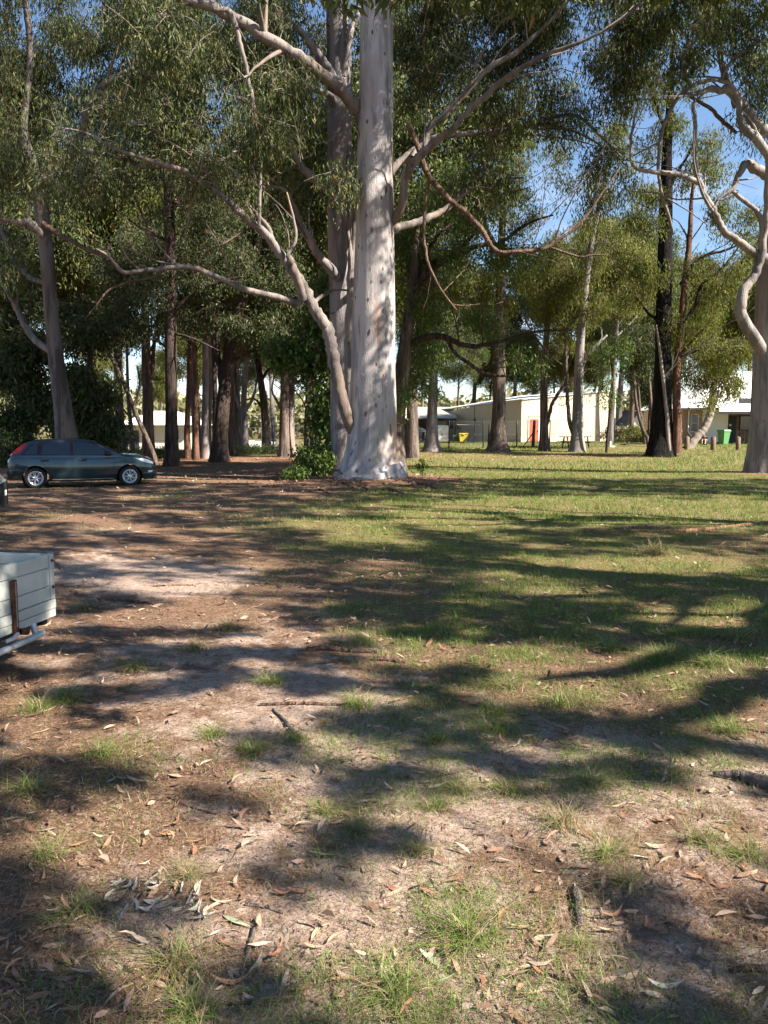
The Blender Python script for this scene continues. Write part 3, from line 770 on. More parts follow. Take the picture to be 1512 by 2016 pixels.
# timber bollards
bol = None
for i, (u, v, lab) in enumerate([(1350, 882, 'short dark timber bollard at the foot of the leaning palm'), (1402, 881, 'weathered timber bollard in front of the seated person'), (1451, 880, 'dark timber bollard in front of the verandah door')]):
    p = G(u, v); p = p * np.array([1, 1, 1]) * 1.0
    d = 47.5; x = (u - 756) / FPX * d; p = (x, d, float(gz(x, d)))
    if bol is None:
        bol = thing('timber_bollard', lab, 'bollard', p, 0, 'timber bollards along the edge of the lawn')
        V, F = tube(np.array([[0, 0, -.2], [0, 0, .3], [.01, 0, .74]]), [.15, .145, .14], 12, .08, 2); obj('post', mesh_np('bollard_post', V, F), M['timber_post'], bol)
        V, F = tube(np.array([[.01, 0, .74], [.01, 0, .79], [.01, 0, .81]]), [.135, .12, .07], 12, .05, 2); obj('top', mesh_np('bollard_top', V, F), M['stick_grey'], bol)
    else: copy_thing(bol, p, 1.3 * i, 1.0, lab)

# picnic table
pt = thing('picnic_table', 'dark timber picnic table with bench seats behind the white-limbed gum', 'table', (12.0, 49.5, float(gz(12.0, 49.5))), R(8))
for i in range(3): bxo('table_plank', (-.95, .95, -.36 + i * .245, -.13 + i * .245, .70, .745), M['timber_dark'], pt, .008)
for y in (-.80, .62): bxo('seat_plank', (-.95, .95, y, y + .24, .41, .455), M['timber_dark'], pt, .008)
for x in (-.65, .65):
    for s in (-1, 1):
        V, F = tube(np.array([[x, s * .25, .70], [x, s * .45, .3], [x, s * .58, -.05]]), [.045, .045, .045], 6); obj('leg', mesh_np('table_leg', V, F), M['timber_dark'], pt)
    bxo('cross_rail', (x - .03, x + .03, -.78, .82, .35, .405), M['timber_dark'], pt)
sn = thing('white_marker', 'small white marker post on the grass beside the picnic table', 'post', (14.1, 49.2, float(gz(14.1, 49.2))))
bxo('post', (-.05, .05, -.04, .04, -.1, .36), M['white_wall'], sn, .01); bxo('foot', (-.04, .3, -.05, .05, -.02, .07), M['white_wall'], sn, .01)

# bins
def wheelie(label, body, lid, loc, rz, sc=1.0):
    r = thing('wheelie_bin', label, 'bin', loc, rz); r.scale = (sc, sc, sc)
    def frust(name, a, b, z0, z1, m, p, oy=0):
        vs_ = [(sx * w, sy * w2 + oy, z) for z, w, w2 in ((z0, a[0], a[1]), (z1, b[0], b[1])) for sx, sy in ((-1, -1), (1, -1), (1, 1), (-1, 1))]
        return poly_obj(name, vs_, [(0, 1, 2, 3), (4, 5, 6, 7), (0, 1, 5, 4), (1, 2, 6, 5), (2, 3, 7, 6), (3, 0, 4, 7)], m, p)
    frust('body', (.20, .24), (.28, .35), .06, .96, body, r); frust('rim', (.30, .37), (.30, .37), .93, .985, body, r)
    l_ = frust('lid', (.30, .38), (.27, .33), .987, 1.07, lid, r); bxo('handle', (-.2, .2, .38, .42, .98, 1.02), lid, l_)
    for s in (-1, 1):
        V, F = tube(np.array([[s * .2, .26, .10], [s * .26, .26, .10]]), [.10, .10], 14); o = obj('wheel', mesh_np('bin_wheel', V, F), M['tyre'], r)
    return r
wheelie('green wheelie bin standing beside the seated person', M['bin_green'], M['bin_green'], (24.05, 56.0, float(gz(24.05, 56))), R(20), 1.0)
def tub(name, label, m, loc, w, h):
    r = thing(name, label, 'bin', loc)
    vs_ = [(sx * q, sy * q, z) for z, q in ((-.03, w * .40), (h, w * .5)) for sx, sy in ((-1, -1), (1, -1), (1, 1), (-1, 1))]
    poly_obj('body', vs_, [(0, 1, 2, 3), (4, 5, 6, 7), (0, 1, 5, 4), (1, 2, 6, 5), (2, 3, 7, 6), (3, 0, 4, 7)], m, r)
    bxo('lid', (-w * .54, w * .54, -w * .54, w * .54, h + .001, h + .07), m, r, .015); bxo('handle', (-.1, .1, -w * .58, -w * .545, h - .06, h + .02), m, r)
tub('yellow_tub', 'yellow tapered plastic bin against the shaded shed wall', M['bin_yellow'], (6.75, 67.3, .38), .72, .70)
tub('green_tub', 'small dark green bin half hidden beside the yellow one', M['bin_dark'], (6.18, 67.9, .38), .5, .5)
ln = thing('clothes_line', 'folding clothes line with white arms in front of the shaded shed wall', 'clothes line', (7.2, 68.5, .38))
bxo('pole', (-.03, .03, -.03, .03, -.1, 1.5), M['wire'], ln)
for y in (-.3, 0, .3): bxo('line', (-.9, 1.1, y - .012, y + .012, 1.47, 1.495), M['white_wall'], ln)
for x in (-.85, 1.05): bxo('arm', (x - .02, x + .02, -.35, .35, 1.497, 1.53), M['white_wall'], ln)

# leaning palm
palm = thing('leaning_palm', 'leaning curved palm with ringed pale trunk and a few stiff fronds', 'palm', tuple(np.array([18.75, 48.6, float(gz(18.75, 48.6))])))
pb = np.array([18.75, 48.6, float(gz(18.75, 48.6))])
pth = np.array([[pb[0] - .1, 48.6, pb[2] - .1, .30]] + [list(P(u, v, 48.6)) + [w * .5 * 48.6 / FPX] for u, v, w in ((1372, 859, 16), (1385, 845, 15), (1395, 825, 14), (1401, 805, 14), (1404, 790, 15), (1405, 775, 12), (1408, 755, 8))])
pc = catmull(pth, 60); pc[:, 3] *= 1 + .03 * np.sign(np.sin(np.arange(60) * 1.6)); pc[44:54, 3] *= 1.25
V, F = tube(pc[:, :3] - pb, pc[:, 3], 14, .08, 5); obj('trunk', mesh_np('palm_trunk', V, F), M['twig_pale'], palm)
top = pc[-1, :3] - pb
gp_ = np.random.default_rng(9)
for i in range(8):
    a = i * 6.28 / 8 + gp_.normal(0, .2); up_ = gp_.uniform(.9, 1.6) if i % 2 else gp_.uniform(1.4, 2.0)
    t = np.linspace(0, 1, 12)
    L_ = gp_.uniform(1.3, 1.9)
    c = top + np.stack([np.cos(a) * L_ * .55 * t ** 1.5, np.sin(a) * L_ * .55 * t ** 1.5, L_ * (.95 * up_ * t - .75 * up_ * t ** 2)], 1)
    V, F = tube(c, np.linspace(.028, .006, 12), 5); parts = [(V, F)]
    lv = []
    for k in range(3, 12):
        for s in (-1, 1):
            for q in range(3):
                p0 = c[k] - (c[k] - c[k - 1]) * q / 3; dr_ = (c[k] - c[k - 1]); dr_ = dr_ / np.linalg.norm(dr_)
                side = np.cross(dr_, [0, 0, 1]); side = side / (np.linalg.norm(side) + 1e-6) * s
                e = p0 + (side * .7 + dr_ * .7 + np.array([0, 0, -.25])) * .42 * (1.15 - abs(k / 11 - .5))
                m_ = (p0 + e) / 2 + dr_ * .025; lv.append((np.array([p0, m_, e, (p0 + e) / 2 - dr_ * .025]), [np.array([[0, 1, 2, 3]])]))
    V, F = join_parts(parts + lv); obj('frond', mesh_np('palm_frond', V, F, False), M['palm_leaf'], palm)

# person sitting on the ground by the bollards
pz = float(gz(22.7, 56.0))
person = thing('person', 'person in black clothes sitting on the ground with knees drawn up', 'person', (22.75, 56.2, pz), R(-25))
def skin_body(name, verts, edges, radii, mat, parent, sub=2, rootv=0):
    me = bpy.data.meshes.new(name); me.from_pydata(verts, edges, []); me.update()
    o = obj(name, me, None, parent)
    md = o.modifiers.new('Skin', 'SKIN'); md.use_smooth_shade = True
    for v, r in zip(me.skin_vertices[0].data, radii): v.radius = r if isinstance(r, tuple) else (r, r)
    me.skin_vertices[0].data[rootv].use_root = True
    s = o.modifiers.new('Sub', 'SUBSURF'); s.levels = sub; s.render_levels = sub
    dg = bpy.context.evaluated_depsgraph_get(); dg.update()
    m2 = bpy.data.meshes.new_from_object(o.evaluated_get(dg)); o.modifiers.clear(); o.data = m2
    m2.materials.clear(); m2.materials.append(mat)
    for p in m2.polygons: p.use_smooth = True
    return o
bv = [(0, 0, .12), (0, .02, .32), (0, .0, .50), (0, -.02, .58), (0, -.04, .66), (0, -.05, .76),
      (-.09, -.02, .12), (-.11, -.26, .44), (-.10, -.44, .06), (-.10, -.55, .04), (.09, -.02, .12), (.11, -.30, .42), (.10, -.50, .06), (.10, -.61, .04),
      (-.17, 0, .52), (-.22, -.13, .33), (-.13, -.30, .42), (-.09, -.36, .42), (.17, 0, .52), (.22, -.14, .33), (.13, -.32, .40), (.09, -.38, .40)]
be = [(0, 1), (1, 2), (2, 3), (3, 4), (4, 5), (0, 6), (6, 7), (7, 8), (8, 9), (0, 10), (10, 11), (11, 12), (12, 13), (2, 14), (14, 15), (15, 16), (16, 17), (2, 18), (18, 19), (19, 20), (20, 21)]
br = [.13, .13, .12, .055, .085, .08, .09, .065, .045, .035, .09, .065, .045, .035, .06, .045, .035, .03, .06, .045, .035, .03]
skin_body('body', bv, be, br, M['skin'], person)
sv = [bv[i] for i in (0, 1, 2, 14, 15, 18, 19)]; skin_body('shirt', [(x, y, z) for x, y, z in sv], [(0, 1), (1, 2), (2, 3), (3, 4), (2, 5), (5, 6)], [.145, .145, .135, .075, .06, .075, .06], M['cloth_black'], person)
sv = [bv[i] for i in (0, 6, 7, 10, 11)]; skin_body('trousers', sv, [(0, 1), (1, 2), (0, 3), (3, 4)], [.14, .105, .08, .105, .08], M['cloth_black'], person)
V, F = lathe([(.001, .13), (.06, .12), (.10, .07), (.11, 0), (.10, -.08), (.07, -.14)], 14); V = V + np.array([0, -.005, .755]); V[:, 1] += .02; o_ = obj('hair', mesh_np('hair', V, F), M['hair'], person)
for s in (-1, 1):
    V, F = lathe([(.001, .05), (.05, .04), (.06, 0), (.055, -.03)], 12); V = V * np.array([.9, 2.0, 1]) + np.array([s * .10, -.55 - (.06 if s > 0 else 0), .03]); obj('shoe', mesh_np('shoe', V, F), M['cloth_black'], person)
for s in (-1, 1):
    V, F = lathe([(.001, .012), (.010, .006), (.012, 0), (.008, -.008)], 8); V = V + np.array([s * .032, -.135, .73]); obj('eye', mesh_np('eye', V, F), M['hair'], person)
for s in (-1, 1):     # hands: palm with five curled fingers
    cx, cy, cz = (s * .085, -.375 - (.02 if s > 0 else 0), .41 if s < 0 else .39)
    hv, he, hr_ = [(cx, cy, cz), (cx - s * .02, cy - .04, cz)], [(0, 1)], [.026, .026]
    for q in range(4):
        a = len(hv); o2 = (q - 1.5) * .018
        hv += [(cx - s * .03, cy - .06, cz + o2), (cx - s * .05, cy - .075 + .003 * q, cz + o2 - .006), (cx - s * .065, cy - .068, cz + o2 - .016)]; he += [(1, a), (a, a + 1), (a + 1, a + 2)]; hr_ += [.009, .0085, .008]
    a = len(hv); hv += [(cx - s * .02, cy - .015, cz + .035), (cx - s * .04, cy - .035, cz + .05)]; he += [(0, a), (a, a + 1)]; hr_ += [.010, .009]
    skin_body('hand', hv, he, hr_, M['skin'], person, 1)

# ------------------------------------------------------------------ trailer at the left edge
tc0 = P(103, 1090, 5.6); ztop = float(tc0[2]); zbot = float(P(103, 1212, 5.6)[2]); zmid = float(P(103, 1178, 5.6)[2])
ang = math.atan2(-.984, -.176)
tg = float(gz(-3.1, 4.7))
trl = thing('box_trailer', 'pale painted wooden box trailer with rusty latch at the left edge', 'trailer', (tc0[0], tc0[1], tg), ang)
# local frame: +x runs along the right side away from the corner, +y ... to the right of that; the tub lies on +y or -y
zt, zm, zb = ztop - tg, zmid - tg, zbot - tg
LT, WT = 2.05, 1.30
yin = -1                                    # the tub is on local -y
def tb(name, x0, x1, y0, y1, z0, z1, m, parent=trl, bev=.004): return bxo(name, (x0, x1, min(y0, y1), max(y0, y1), z0, z1), m, parent, bev)
hgt = (zt - zm)
for i, (f0, f1) in enumerate(((0.0, .30), (.305, .70), (.705, 1.0))):
    tb('side_plank', .05, LT, 0, -.022, zm + hgt * f0 + .004, zm + hgt * f1, M['trailer'])
    tb('side_plank', .05, LT, -WT, -WT + .022, zm + hgt * f0 + .004, zm + hgt * f1, M['trailer'])
    tb('end_plank', 0.0, .022, -.03, -WT + .03, zm + hgt * f0 + .004, zm + hgt * f1, M['trailer'])
    tb('end_plank', LT - .02, LT + .002, -.03, -WT + .03, zm + hgt * f0 + .004, zm + hgt * f1, M['trailer'])
tb('corner_post', -.002, .049, .008, -.03, zm + .003, zt + .004, M['trailer']); tb('corner_post', -.002, .049, -WT - .008, -WT + .03, zm + .003, zt + .004, M['trailer'])
for f0, f1, pr in ((0.0, .45, .006), (.47, 1.0, .010)):
    tb('base_rail', -.004, LT + .004, pr, -.05, zb + (zm - zb) * f0, zb + (zm - zb) * f1 - .002, M['trailer'])
    tb('base_rail', -.004, LT + .004, -WT - pr, -WT + .05, zb + (zm - zb) * f0, zb + (zm - zb) * f1 - .002, M['trailer'])
tb('top_rail', .024, LT - .022, -.024, -.05, zt - .035, zt - .001, M['trailer']); tb('top_rail', 0.024, .052, -.052, -WT + .052, zt - .075, zt - .001, M['trailer'])
tb('floor', .03, LT - .03, -.055, -WT + .055, zb + .06, zb + .085, M['timber_dark'])
tb('chassis_rail', .02, LT - .02, -.10, -.16, zb - .07, zb + .058, M['dark_trim']); tb('chassis_rail', .02, LT - .02, -WT + .16, -WT + .10, zb - .07, zb + .058, M['dark_trim'])
tb('chassis_end', .005, .06, -.06, -WT + .06, zb - .06, zb + .05, M['dark_trim'])
for z in (zt - .045, zm + .09):
    V, F = lathe([(.0001, .008), (.008, .007), (.011, .002), (.011, -.004)], 10); V = V[:, [0, 2, 1]] + np.array([.024, .012, z]); obj('bolt', mesh_np('bolt', V, F), M['rust'], trl)
V, F = lathe([(.0001, .008), (.008, .007), (.011, .002), (.011, -.004)], 10); V = V[:, [2, 0, 1]] + np.array([.056, -.62, zt - .04]); obj('bolt', mesh_np('bolt', V, F), M['rust'], trl)
lt = bxo('latch', (.455, .50, .010, .032, zb - .01, zt - .10), M['rust'], trl, .003); bxo('latch_groove', (.472, .482, .033, .036, zb + .04, zt - .11), M['twig_pale'], lt)
V, F = tube(np.array([[.455, .035, zb + .0], [.42, .05, zb - .005], [.40, .05, zb - .01]]), [.022, .025, .022], 10); obj('latch_knuckle', mesh_np('latch_knuckle', V, F), M['rust'], lt)
V, F = tube(np.array([[.50, .05, zb + .0], [.56, .055, zb - .02], [.62, .05, zb - .02]]), [.013, .014, .013], 8); obj('latch_pin', mesh_np('latch_pin', V, F), M['galv'], lt)
V, F = tube(np.array([[.20, .03, zb - .075], [.5, .035, zb - .078], [1.1, .04, zb - .08], [1.9, .04, zb - .08]]), [.022] * 4, 14, .02); obj('pipe_rail', mesh_np('pipe_rail', V, F), M['galv'], trl)
V, F = tube(np.array([[.27, .0, zb + .01], [.27, .012, zb - .03], [.27, .03, zb - .075]]), [.024, .022, .022], 12); obj('pipe_stub', mesh_np('pipe_stub', V, F), M['galv'], trl)
def wheel_mesh(r, w): return lathe([(r * .45, -w * .5), (r * .9, -w * .5), (r, -w * .3), (r, w * .3), (r * .9, w * .5), (r * .45, w * .5)], 28)
for s in (.13, -WT - .13):
    V, F = wheel_mesh(.27, .15); V = V[:, [0, 2, 1]] + np.array([1.15, s, .27]); w_ = obj('wheel', mesh_np('trailer_wheel', V, F), M['tyre'], trl)
    V, F = lathe([(.001, .0), (.06, .02), (.10, 0), (.125, .01), (.125, -.01)], 20); V = V[:, [0, 2, 1]] * np.array([1, 1 if s > 0 else -1, 1]) + np.array([1.15, s + (.06 if s > 0 else -.06), .27]); obj('hub', mesh_np('trailer_hub', V, F), M['rust'], w_)
V, F = tube(np.array([[1.15, -WT - .15, .27], [1.15, .15, .27]]), [.03, .03], 8); obj('axle', mesh_np('axle', V, F), M['dark_trim'], trl)
for y in (-.13, -WT + .13): bxo('spring', (1.08, 1.22, y - .03, y + .03, .27, zb - .06), M['dark_trim'], trl)
V, F = tube(np.array([[LT - .05, -WT * .5, zb - .02], [LT + 1.0, -WT * .5, zb - .02]]), [.04, .035], 8); obj('drawbar', mesh_np('drawbar', V, F), M['galv'], trl)
V, F = tube(np.array([[LT + .8, -WT * .5 + .1, zb - .02], [LT + .8, -WT * .5 + .1, .02]]), [.03, .03], 8); obj('jockey_stand', mesh_np('jockey_stand', V, F), M['galv'], trl)
# ------------------------------------------------------------------ trees
def W3(p, dd=None):
    """trace entry (u, v, width_px, depth) -> x, y, z, radius"""
    u, v, w, d = p
    q = P(u, v, d)
    return [q[0], q[1], q[2], w * 0.5 * d / FPX]

def trace(pts, d0=None, n=None):
    pts = [p if len(p) == 4 else (p[0], p[1], p[2], d0) for p in pts]
    a = np.array([W3(p) for p in pts])
    n = n or max(8, 5 * len(pts))
    c = catmull(a, n); c[:, 3] = np.maximum(c[:, 3], 0.006)
    return c

def attach_twigs(nodes, clumps, r0=0.022, longmax=5.0):
    """grow a twig from the nearest wood to every clump; wood grows as it goes"""
    nd = [np.asarray(nodes, float)]
    allp = np.vstack(nd)
    dmin = np.array([np.min(np.sum((allp - c) ** 2, 1)) for c in clumps])
    order = np.argsort(dmin)
    A, B = [], []
    buf = allp; ext = []
    for k in order:
        c = clumps[k]
        pool = buf if not ext else np.vstack([buf, np.array(ext)])
        if len(ext) > 400: buf = pool; ext = []
        dv = pool - c; dist = np.sqrt(np.sum(dv * dv, 1))
        cost = dist + 0.25 * np.maximum(0, pool[:, 2] - c[2])   # prefer wood from below
        j = int(np.argmin(cost))
        A.append(pool[j]); B.append(c)
        d = c - pool[j]
        ext += [pool[j] + d * 0.45 + np.array([0, 0, 0.06]), pool[j] + d * 0.75 + np.array([0, 0, 0.04]), c]
    A, B = np.array(A), np.array(B)
    L = np.linalg.norm(B - A, axis=1)
    ra = np.clip(0.008 + 0.011 * L, 0.010, 0.06) * (r0 / 0.022)
    return A, B, ra, np.full(len(A), 0.004)

def sample_masses(masses, d0, seed):
    g = np.random.default_rng(seed); out = []
    for m in masses:
        u, v, d, ru, rv, rd, n = m
        c = P(u, v, d); k = d / FPX
        q = g.normal(0, 1, (n, 3)); q /= np.linalg.norm(q, axis=1)[:, None]
        q *= g.random((n, 1)) ** 0.42
        # drag the points into uneven sub-clumps
        cen = q[g.integers(0, n, max(3, n // 7))]
        j = np.argmin(((q[:, None] - cen[None]) ** 2).sum(-1), 1)
        q = q * 0.55 + cen[j] * 0.45
        out.append(c + q * np.array([ru * k, rd, rv * k]))
    return np.vstack(out)

def build_tree(name, label, trunk, limbs=(), masses=(), bark='bark_mid', limb_bark=None, leaf='leaf_gum', per=55, spread=0.42,
               L=0.15, Wd=0.030, hang=0.45, flare=(0.5, 0.5, 5), sides=16, seed=1, group=None, extra=None, twig='twig', cat='tree', rough=0.05,
               base=None, d0=None, r0=0.022, extra_leaves=None, limb_k=1.0):
    """trunk/limbs: traces. The tree is an Empty at its foot with trunk, limbs, twigs and crown."""
    tr = trace(trunk, d0) if not isinstance(trunk, np.ndarray) else trunk
    bz = float(gz(tr[0, 0], tr[0, 1]))
    b = np.array([tr[0, 0], tr[0, 1], bz])
    tr = tr.copy(); tr[0, 2] = bz - 0.12
    root = thing(name, label, cat, tuple(b), 0, group)
    tn = max(14, len(tr) * 2); t2 = catmull(tr, tn)
    if flare:                                    # finer rings near the foot
        s_ = np.linspace(0, 1, tn) ** 1.5
        idx = s_ * (tn - 1); lo = np.floor(idx).astype(int); hi = np.minimum(lo + 1, tn - 1); f = (idx - lo)[:, None]
        t2 = t2[lo] * (1 - f) + t2[hi] * f
    V, F = tube(t2[:, :3] - b, t2[:, 3], sides, rough, seed, flare)
    obj('trunk', mesh_np(name + '_trunk', V, F), M[bark], root)
    nodes = [t2[int(tn * 0.45):, :3]]
    for li, lb in enumerate(limbs):
        bk = limb_bark or bark
        if isinstance(lb, dict): bk = lb.get('bark', bk); pts = lb['p']
        else: pts = lb
        c = trace(pts, d0) if not isinstance(pts, np.ndarray) else pts
        if not isinstance(pts, np.ndarray):            # crooked growth, knots where side twigs leave
            c = catmull(c[::2] if len(c) > 24 else c, len(c) + 12); gk = np.random.default_rng(seed * 31 + li); m_ = len(c); w_ = np.sin(np.linspace(0, math.pi, m_))[:, None]
            kn = np.cumsum(gk.normal(0, 1, (m_, 3)), 0); kn -= np.linspace(0, 1, m_)[:, None] * kn[-1]
            c[:, :3] += w_ * (kn * c[:, 3:4] * .12 + gk.normal(0, .08, (m_, 3)) * c[:, 3:4]); c[1:-1, 3] *= 1 + .07 * np.clip(gk.normal(0, .5, m_ - 2), -.5, .9)
        if not isinstance(pts, np.ndarray): c[:, 3] *= np.linspace(.95, .74, len(c)) * limb_k
        V, F = tube(c[:, :3] - b, c[:, 3], 9, 0.10, seed + li + 3)
        lo = obj('limb', mesh_np(name + '_limb', V, F), M[bk], root)
        nodes.append(c[len(c) // 4:, :3])
        if masses and len(c) > 10 and c[0, 3] > .05:          # side branches
            gk = np.random.default_rng(seed * 77 + li); Lc = np.sum(np.linalg.norm(np.diff(c[:, :3], axis=0), axis=1))
            for q in range(int(np.clip(Lc * .8, 2, 6))):
                i0 = int(len(c) * gk.uniform(.3, .95)); p0 = c[i0, :3]; r1 = c[i0, 3] * gk.uniform(.3, .5)
                tg = c[min(i0 + 1, len(c) - 1), :3] - c[i0 - 1, :3]; tg = tg / (np.linalg.norm(tg) + 1e-6)
                dv = tg * .7 + gk.normal(0, .6, 3) + np.array([0, 0, .45]); dv /= np.linalg.norm(dv); l_ = gk.uniform(.9, 2.6) * min(1.6, Lc / 4)
                t_ = np.linspace(0, 1, 10)[:, None]; side = gk.normal(0, .28, 3) * l_
                pp = p0 + dv * l_ * t_ + side * (t_ ** 2) * .8 + np.cumsum(gk.normal(0, .025, (10, 3)), 0) * l_ * t_
                V, F = tube(pp - b, np.linspace(max(r1, .018), .007, 10), 6, .1, q); obj('branch', mesh_np(name + '_branch', V, F), M[bk], lo)
                nodes.append(pp[2:])
    nodes = np.vstack(nodes)
    cl = []
    if len(masses): cl.append(sample_masses(masses, d0, seed))
    if extra is not None and len(extra): cl.append(extra)
    if cl:
        cl = np.vstack(cl)
        A, B, ra, rb = attach_twigs(nodes, cl, r0)
        V, F, _ = twig_batch(A - b, B - b, ra, rb, 0.10, 4, 3)
        if not extra_leaves:
            gk = np.random.default_rng(seed + 5); B3 = np.repeat(B, 4, 0); sv = gk.normal(0, 1, B3.shape) * np.array([1, 1, .8]) * spread * .85; A3 = B3 - np.repeat(B - A, 4, 0) * gk.uniform(0, .5, (len(B3), 1))
            V2_, F2_, _ = twig_batch(A3 - b, B3 + sv - b, np.full(len(B3), .0105), np.full(len(B3), .004), .12, 3, 3)
            V, F = join_parts([(V, F), (V2_, F2_)])
        obj('twigs', mesh_np(name + '_twigs', V, F), M[twig], root)['kind'] = 'stuff'
        sp = np.random.default_rng(seed).uniform(0.7, 1.3, len(cl)) * spread
        if extra_leaves:
            bt = [leaf_batch(c_ - b, n_, s_, l_, w_, hang, .25, seed + q_) for q_, (c_, n_, s_, l_, w_) in enumerate(extra_leaves) if len(c_)]
            V, F = join_parts([(v_, [f_]) for v_, f_ in bt]); F = F[0]
        else: V, F = leaf_batch(cl - b, int(per * 1.3), sp * 1.12, L * 1.42, Wd * 1.2, hang, 0.25, seed)
        obj('crown', mesh_np(name + '_crown', V, [F], False), M[leaf], root)['kind'] = 'stuff'
    return root

# the great pale gum in the middle ------------------------------------------------
D = 24.6
main_trunk = [(727, 948, 96, D), (727, 930, 96, D), (731, 880, 92, D), (733, 800, 90, D), (735, 700, 84, D), (736, 600, 82, D), (738, 450, 74, D), (739, 300, 67, D), (741, 150, 63, D), (742, 40, 60, D),
              (741, -120, 54, D), (735, -320, 46, D), (742, -560, 36, D), (735, -800, 20, D)]
main_limbs = [
    [(728, 262, 34, D), (712, 235, 34, D), (690, 190, 33, D - .3), (640, 135, 34, D - .8), (580, 88, 32, D - 1.3), (500, 50, 30, D - 1.8), (420, 16, 27, D - 2.3), (340, -10, 24, D - 2.8), (240, -40, 18, D - 3.3), (120, -110, 10, D - 4)],
    [(760, 445, 24, D), (778, 428, 23, D - .2), (793, 398, 21, D - .3), (800, 352, 21, D - .4), (815, 318, 22, D - .6), (850, 290, 19, D - .9), (900, 250, 17, D - 1.2), (950, 198, 16, D - 1.5), (1000, 152, 15, D - 1.8), (1070, 113, 13, D - 2.1), (1130, 90, 10, D - 2.4), (1205, 52, 7, D - 2.7), (1270, 0, 4, D - 3)],
    [(758, 352, 22, D), (780, 325, 20, D + .3), (805, 298, 18, D + .4), (830, 280, 17, D + .4), (842, 250, 17, D + .4), (878, 215, 17, D + .4), (915, 178, 16, D + .4), (965, 130, 16, D + .4), (1010, 105, 14, D + .3), (1060, 62, 11, D + .2), (1105, 15, 8, D), (1150, -60, 5, D)],
    [(812, 312, 14, D), (838, 278, 15, D + .8), (900, 267, 14, D + 1.2), (980, 260, 14, D + 1.6), (1040, 250, 13, D + 2), (1090, 250, 9, D + 2.3), (1150, 268, 6, D + 2.6), (1200, 300, 5, D + 2.8), (1238, 330, 4, D + 3)],
    [(1000, 258, 8, D + 1.6), (1060, 238, 8, D + 1.8), (1130, 228, 8, D + 2), (1165, 250, 7, D + 2), (1200, 285, 6, D + 2.1), (1235, 320, 5, D + 2.2)],
    [(755, 462, 24, D), (790, 445, 19, D + .6), (840, 432, 17, D + 1), (880, 412, 15, D + 1.4), (915, 375, 12, D + 1.8), (960, 355, 8, D + 2.2), (1030, 350, 5, D + 2.6)],
    {'bark': 'bark_dead', 'p': [(804, 244, 11, D - .4), (826, 295, 13, D - .4), (845, 345, 14, D - .4), (890, 392, 14, D - .4), (930, 425, 13, D - .4), (958, 462, 13, D - .4), (978, 492, 12, D - .4), (1020, 494, 12, D - .5), (1075, 486, 11, D - .5), (1110, 465, 9, D - .6), (1150, 430, 8, D - .6), (1185, 380, 6, D - .6), (1218, 335, 4, D - .6)]},
    {'bark': 'bark_dead', 'p': [(1080, 486, 6, D - .5), (1140, 505, 6, D - .6), (1170, 502, 5, D - .6), (1195, 503, 3, D - .7)]},
    {'bark': 'bark_dead', 'p': [(845, 345, 8, D - .4), (838, 400, 8, D - .3), (836, 470, 8, D - .3), (845, 520, 7, D - .3), (868, 570, 6, D - .3), (905, 618, 4, D - .3)]},
    [(420, 18, 12, D - 2.3), (455, 25, 14, D - 2.1), (475, 90, 12, D - 2), (490, 150, 10, D - 1.9), (505, 225, 9, D - 1.8), (515, 300, 8, D - 1.7), (512, 400, 10, D - 1.6), (510, 455, 11, D - 1.7)],
]
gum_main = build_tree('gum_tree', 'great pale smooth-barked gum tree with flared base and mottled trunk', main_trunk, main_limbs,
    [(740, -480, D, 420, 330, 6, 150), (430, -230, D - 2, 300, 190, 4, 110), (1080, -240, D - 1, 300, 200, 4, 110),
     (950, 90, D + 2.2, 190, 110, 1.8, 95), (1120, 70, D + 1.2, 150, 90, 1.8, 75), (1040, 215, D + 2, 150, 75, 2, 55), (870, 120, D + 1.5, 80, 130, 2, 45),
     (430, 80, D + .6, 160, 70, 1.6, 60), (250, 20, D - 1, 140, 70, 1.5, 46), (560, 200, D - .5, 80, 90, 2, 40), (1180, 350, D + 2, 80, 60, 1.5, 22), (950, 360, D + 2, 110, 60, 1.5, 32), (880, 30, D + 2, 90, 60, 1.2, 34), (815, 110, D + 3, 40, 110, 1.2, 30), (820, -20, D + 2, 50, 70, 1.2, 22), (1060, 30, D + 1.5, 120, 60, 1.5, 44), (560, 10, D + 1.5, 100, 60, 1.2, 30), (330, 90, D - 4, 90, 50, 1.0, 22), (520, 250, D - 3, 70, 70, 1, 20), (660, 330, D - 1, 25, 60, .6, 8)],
    bark='bark_main', limb_bark='bark_limb', flare=(0.50, 0.36, 6), limb_k=.88, sides=48, seed=11, per=64, L=0.155, Wd=0.033, twig='twig_pale', rough=0.035)

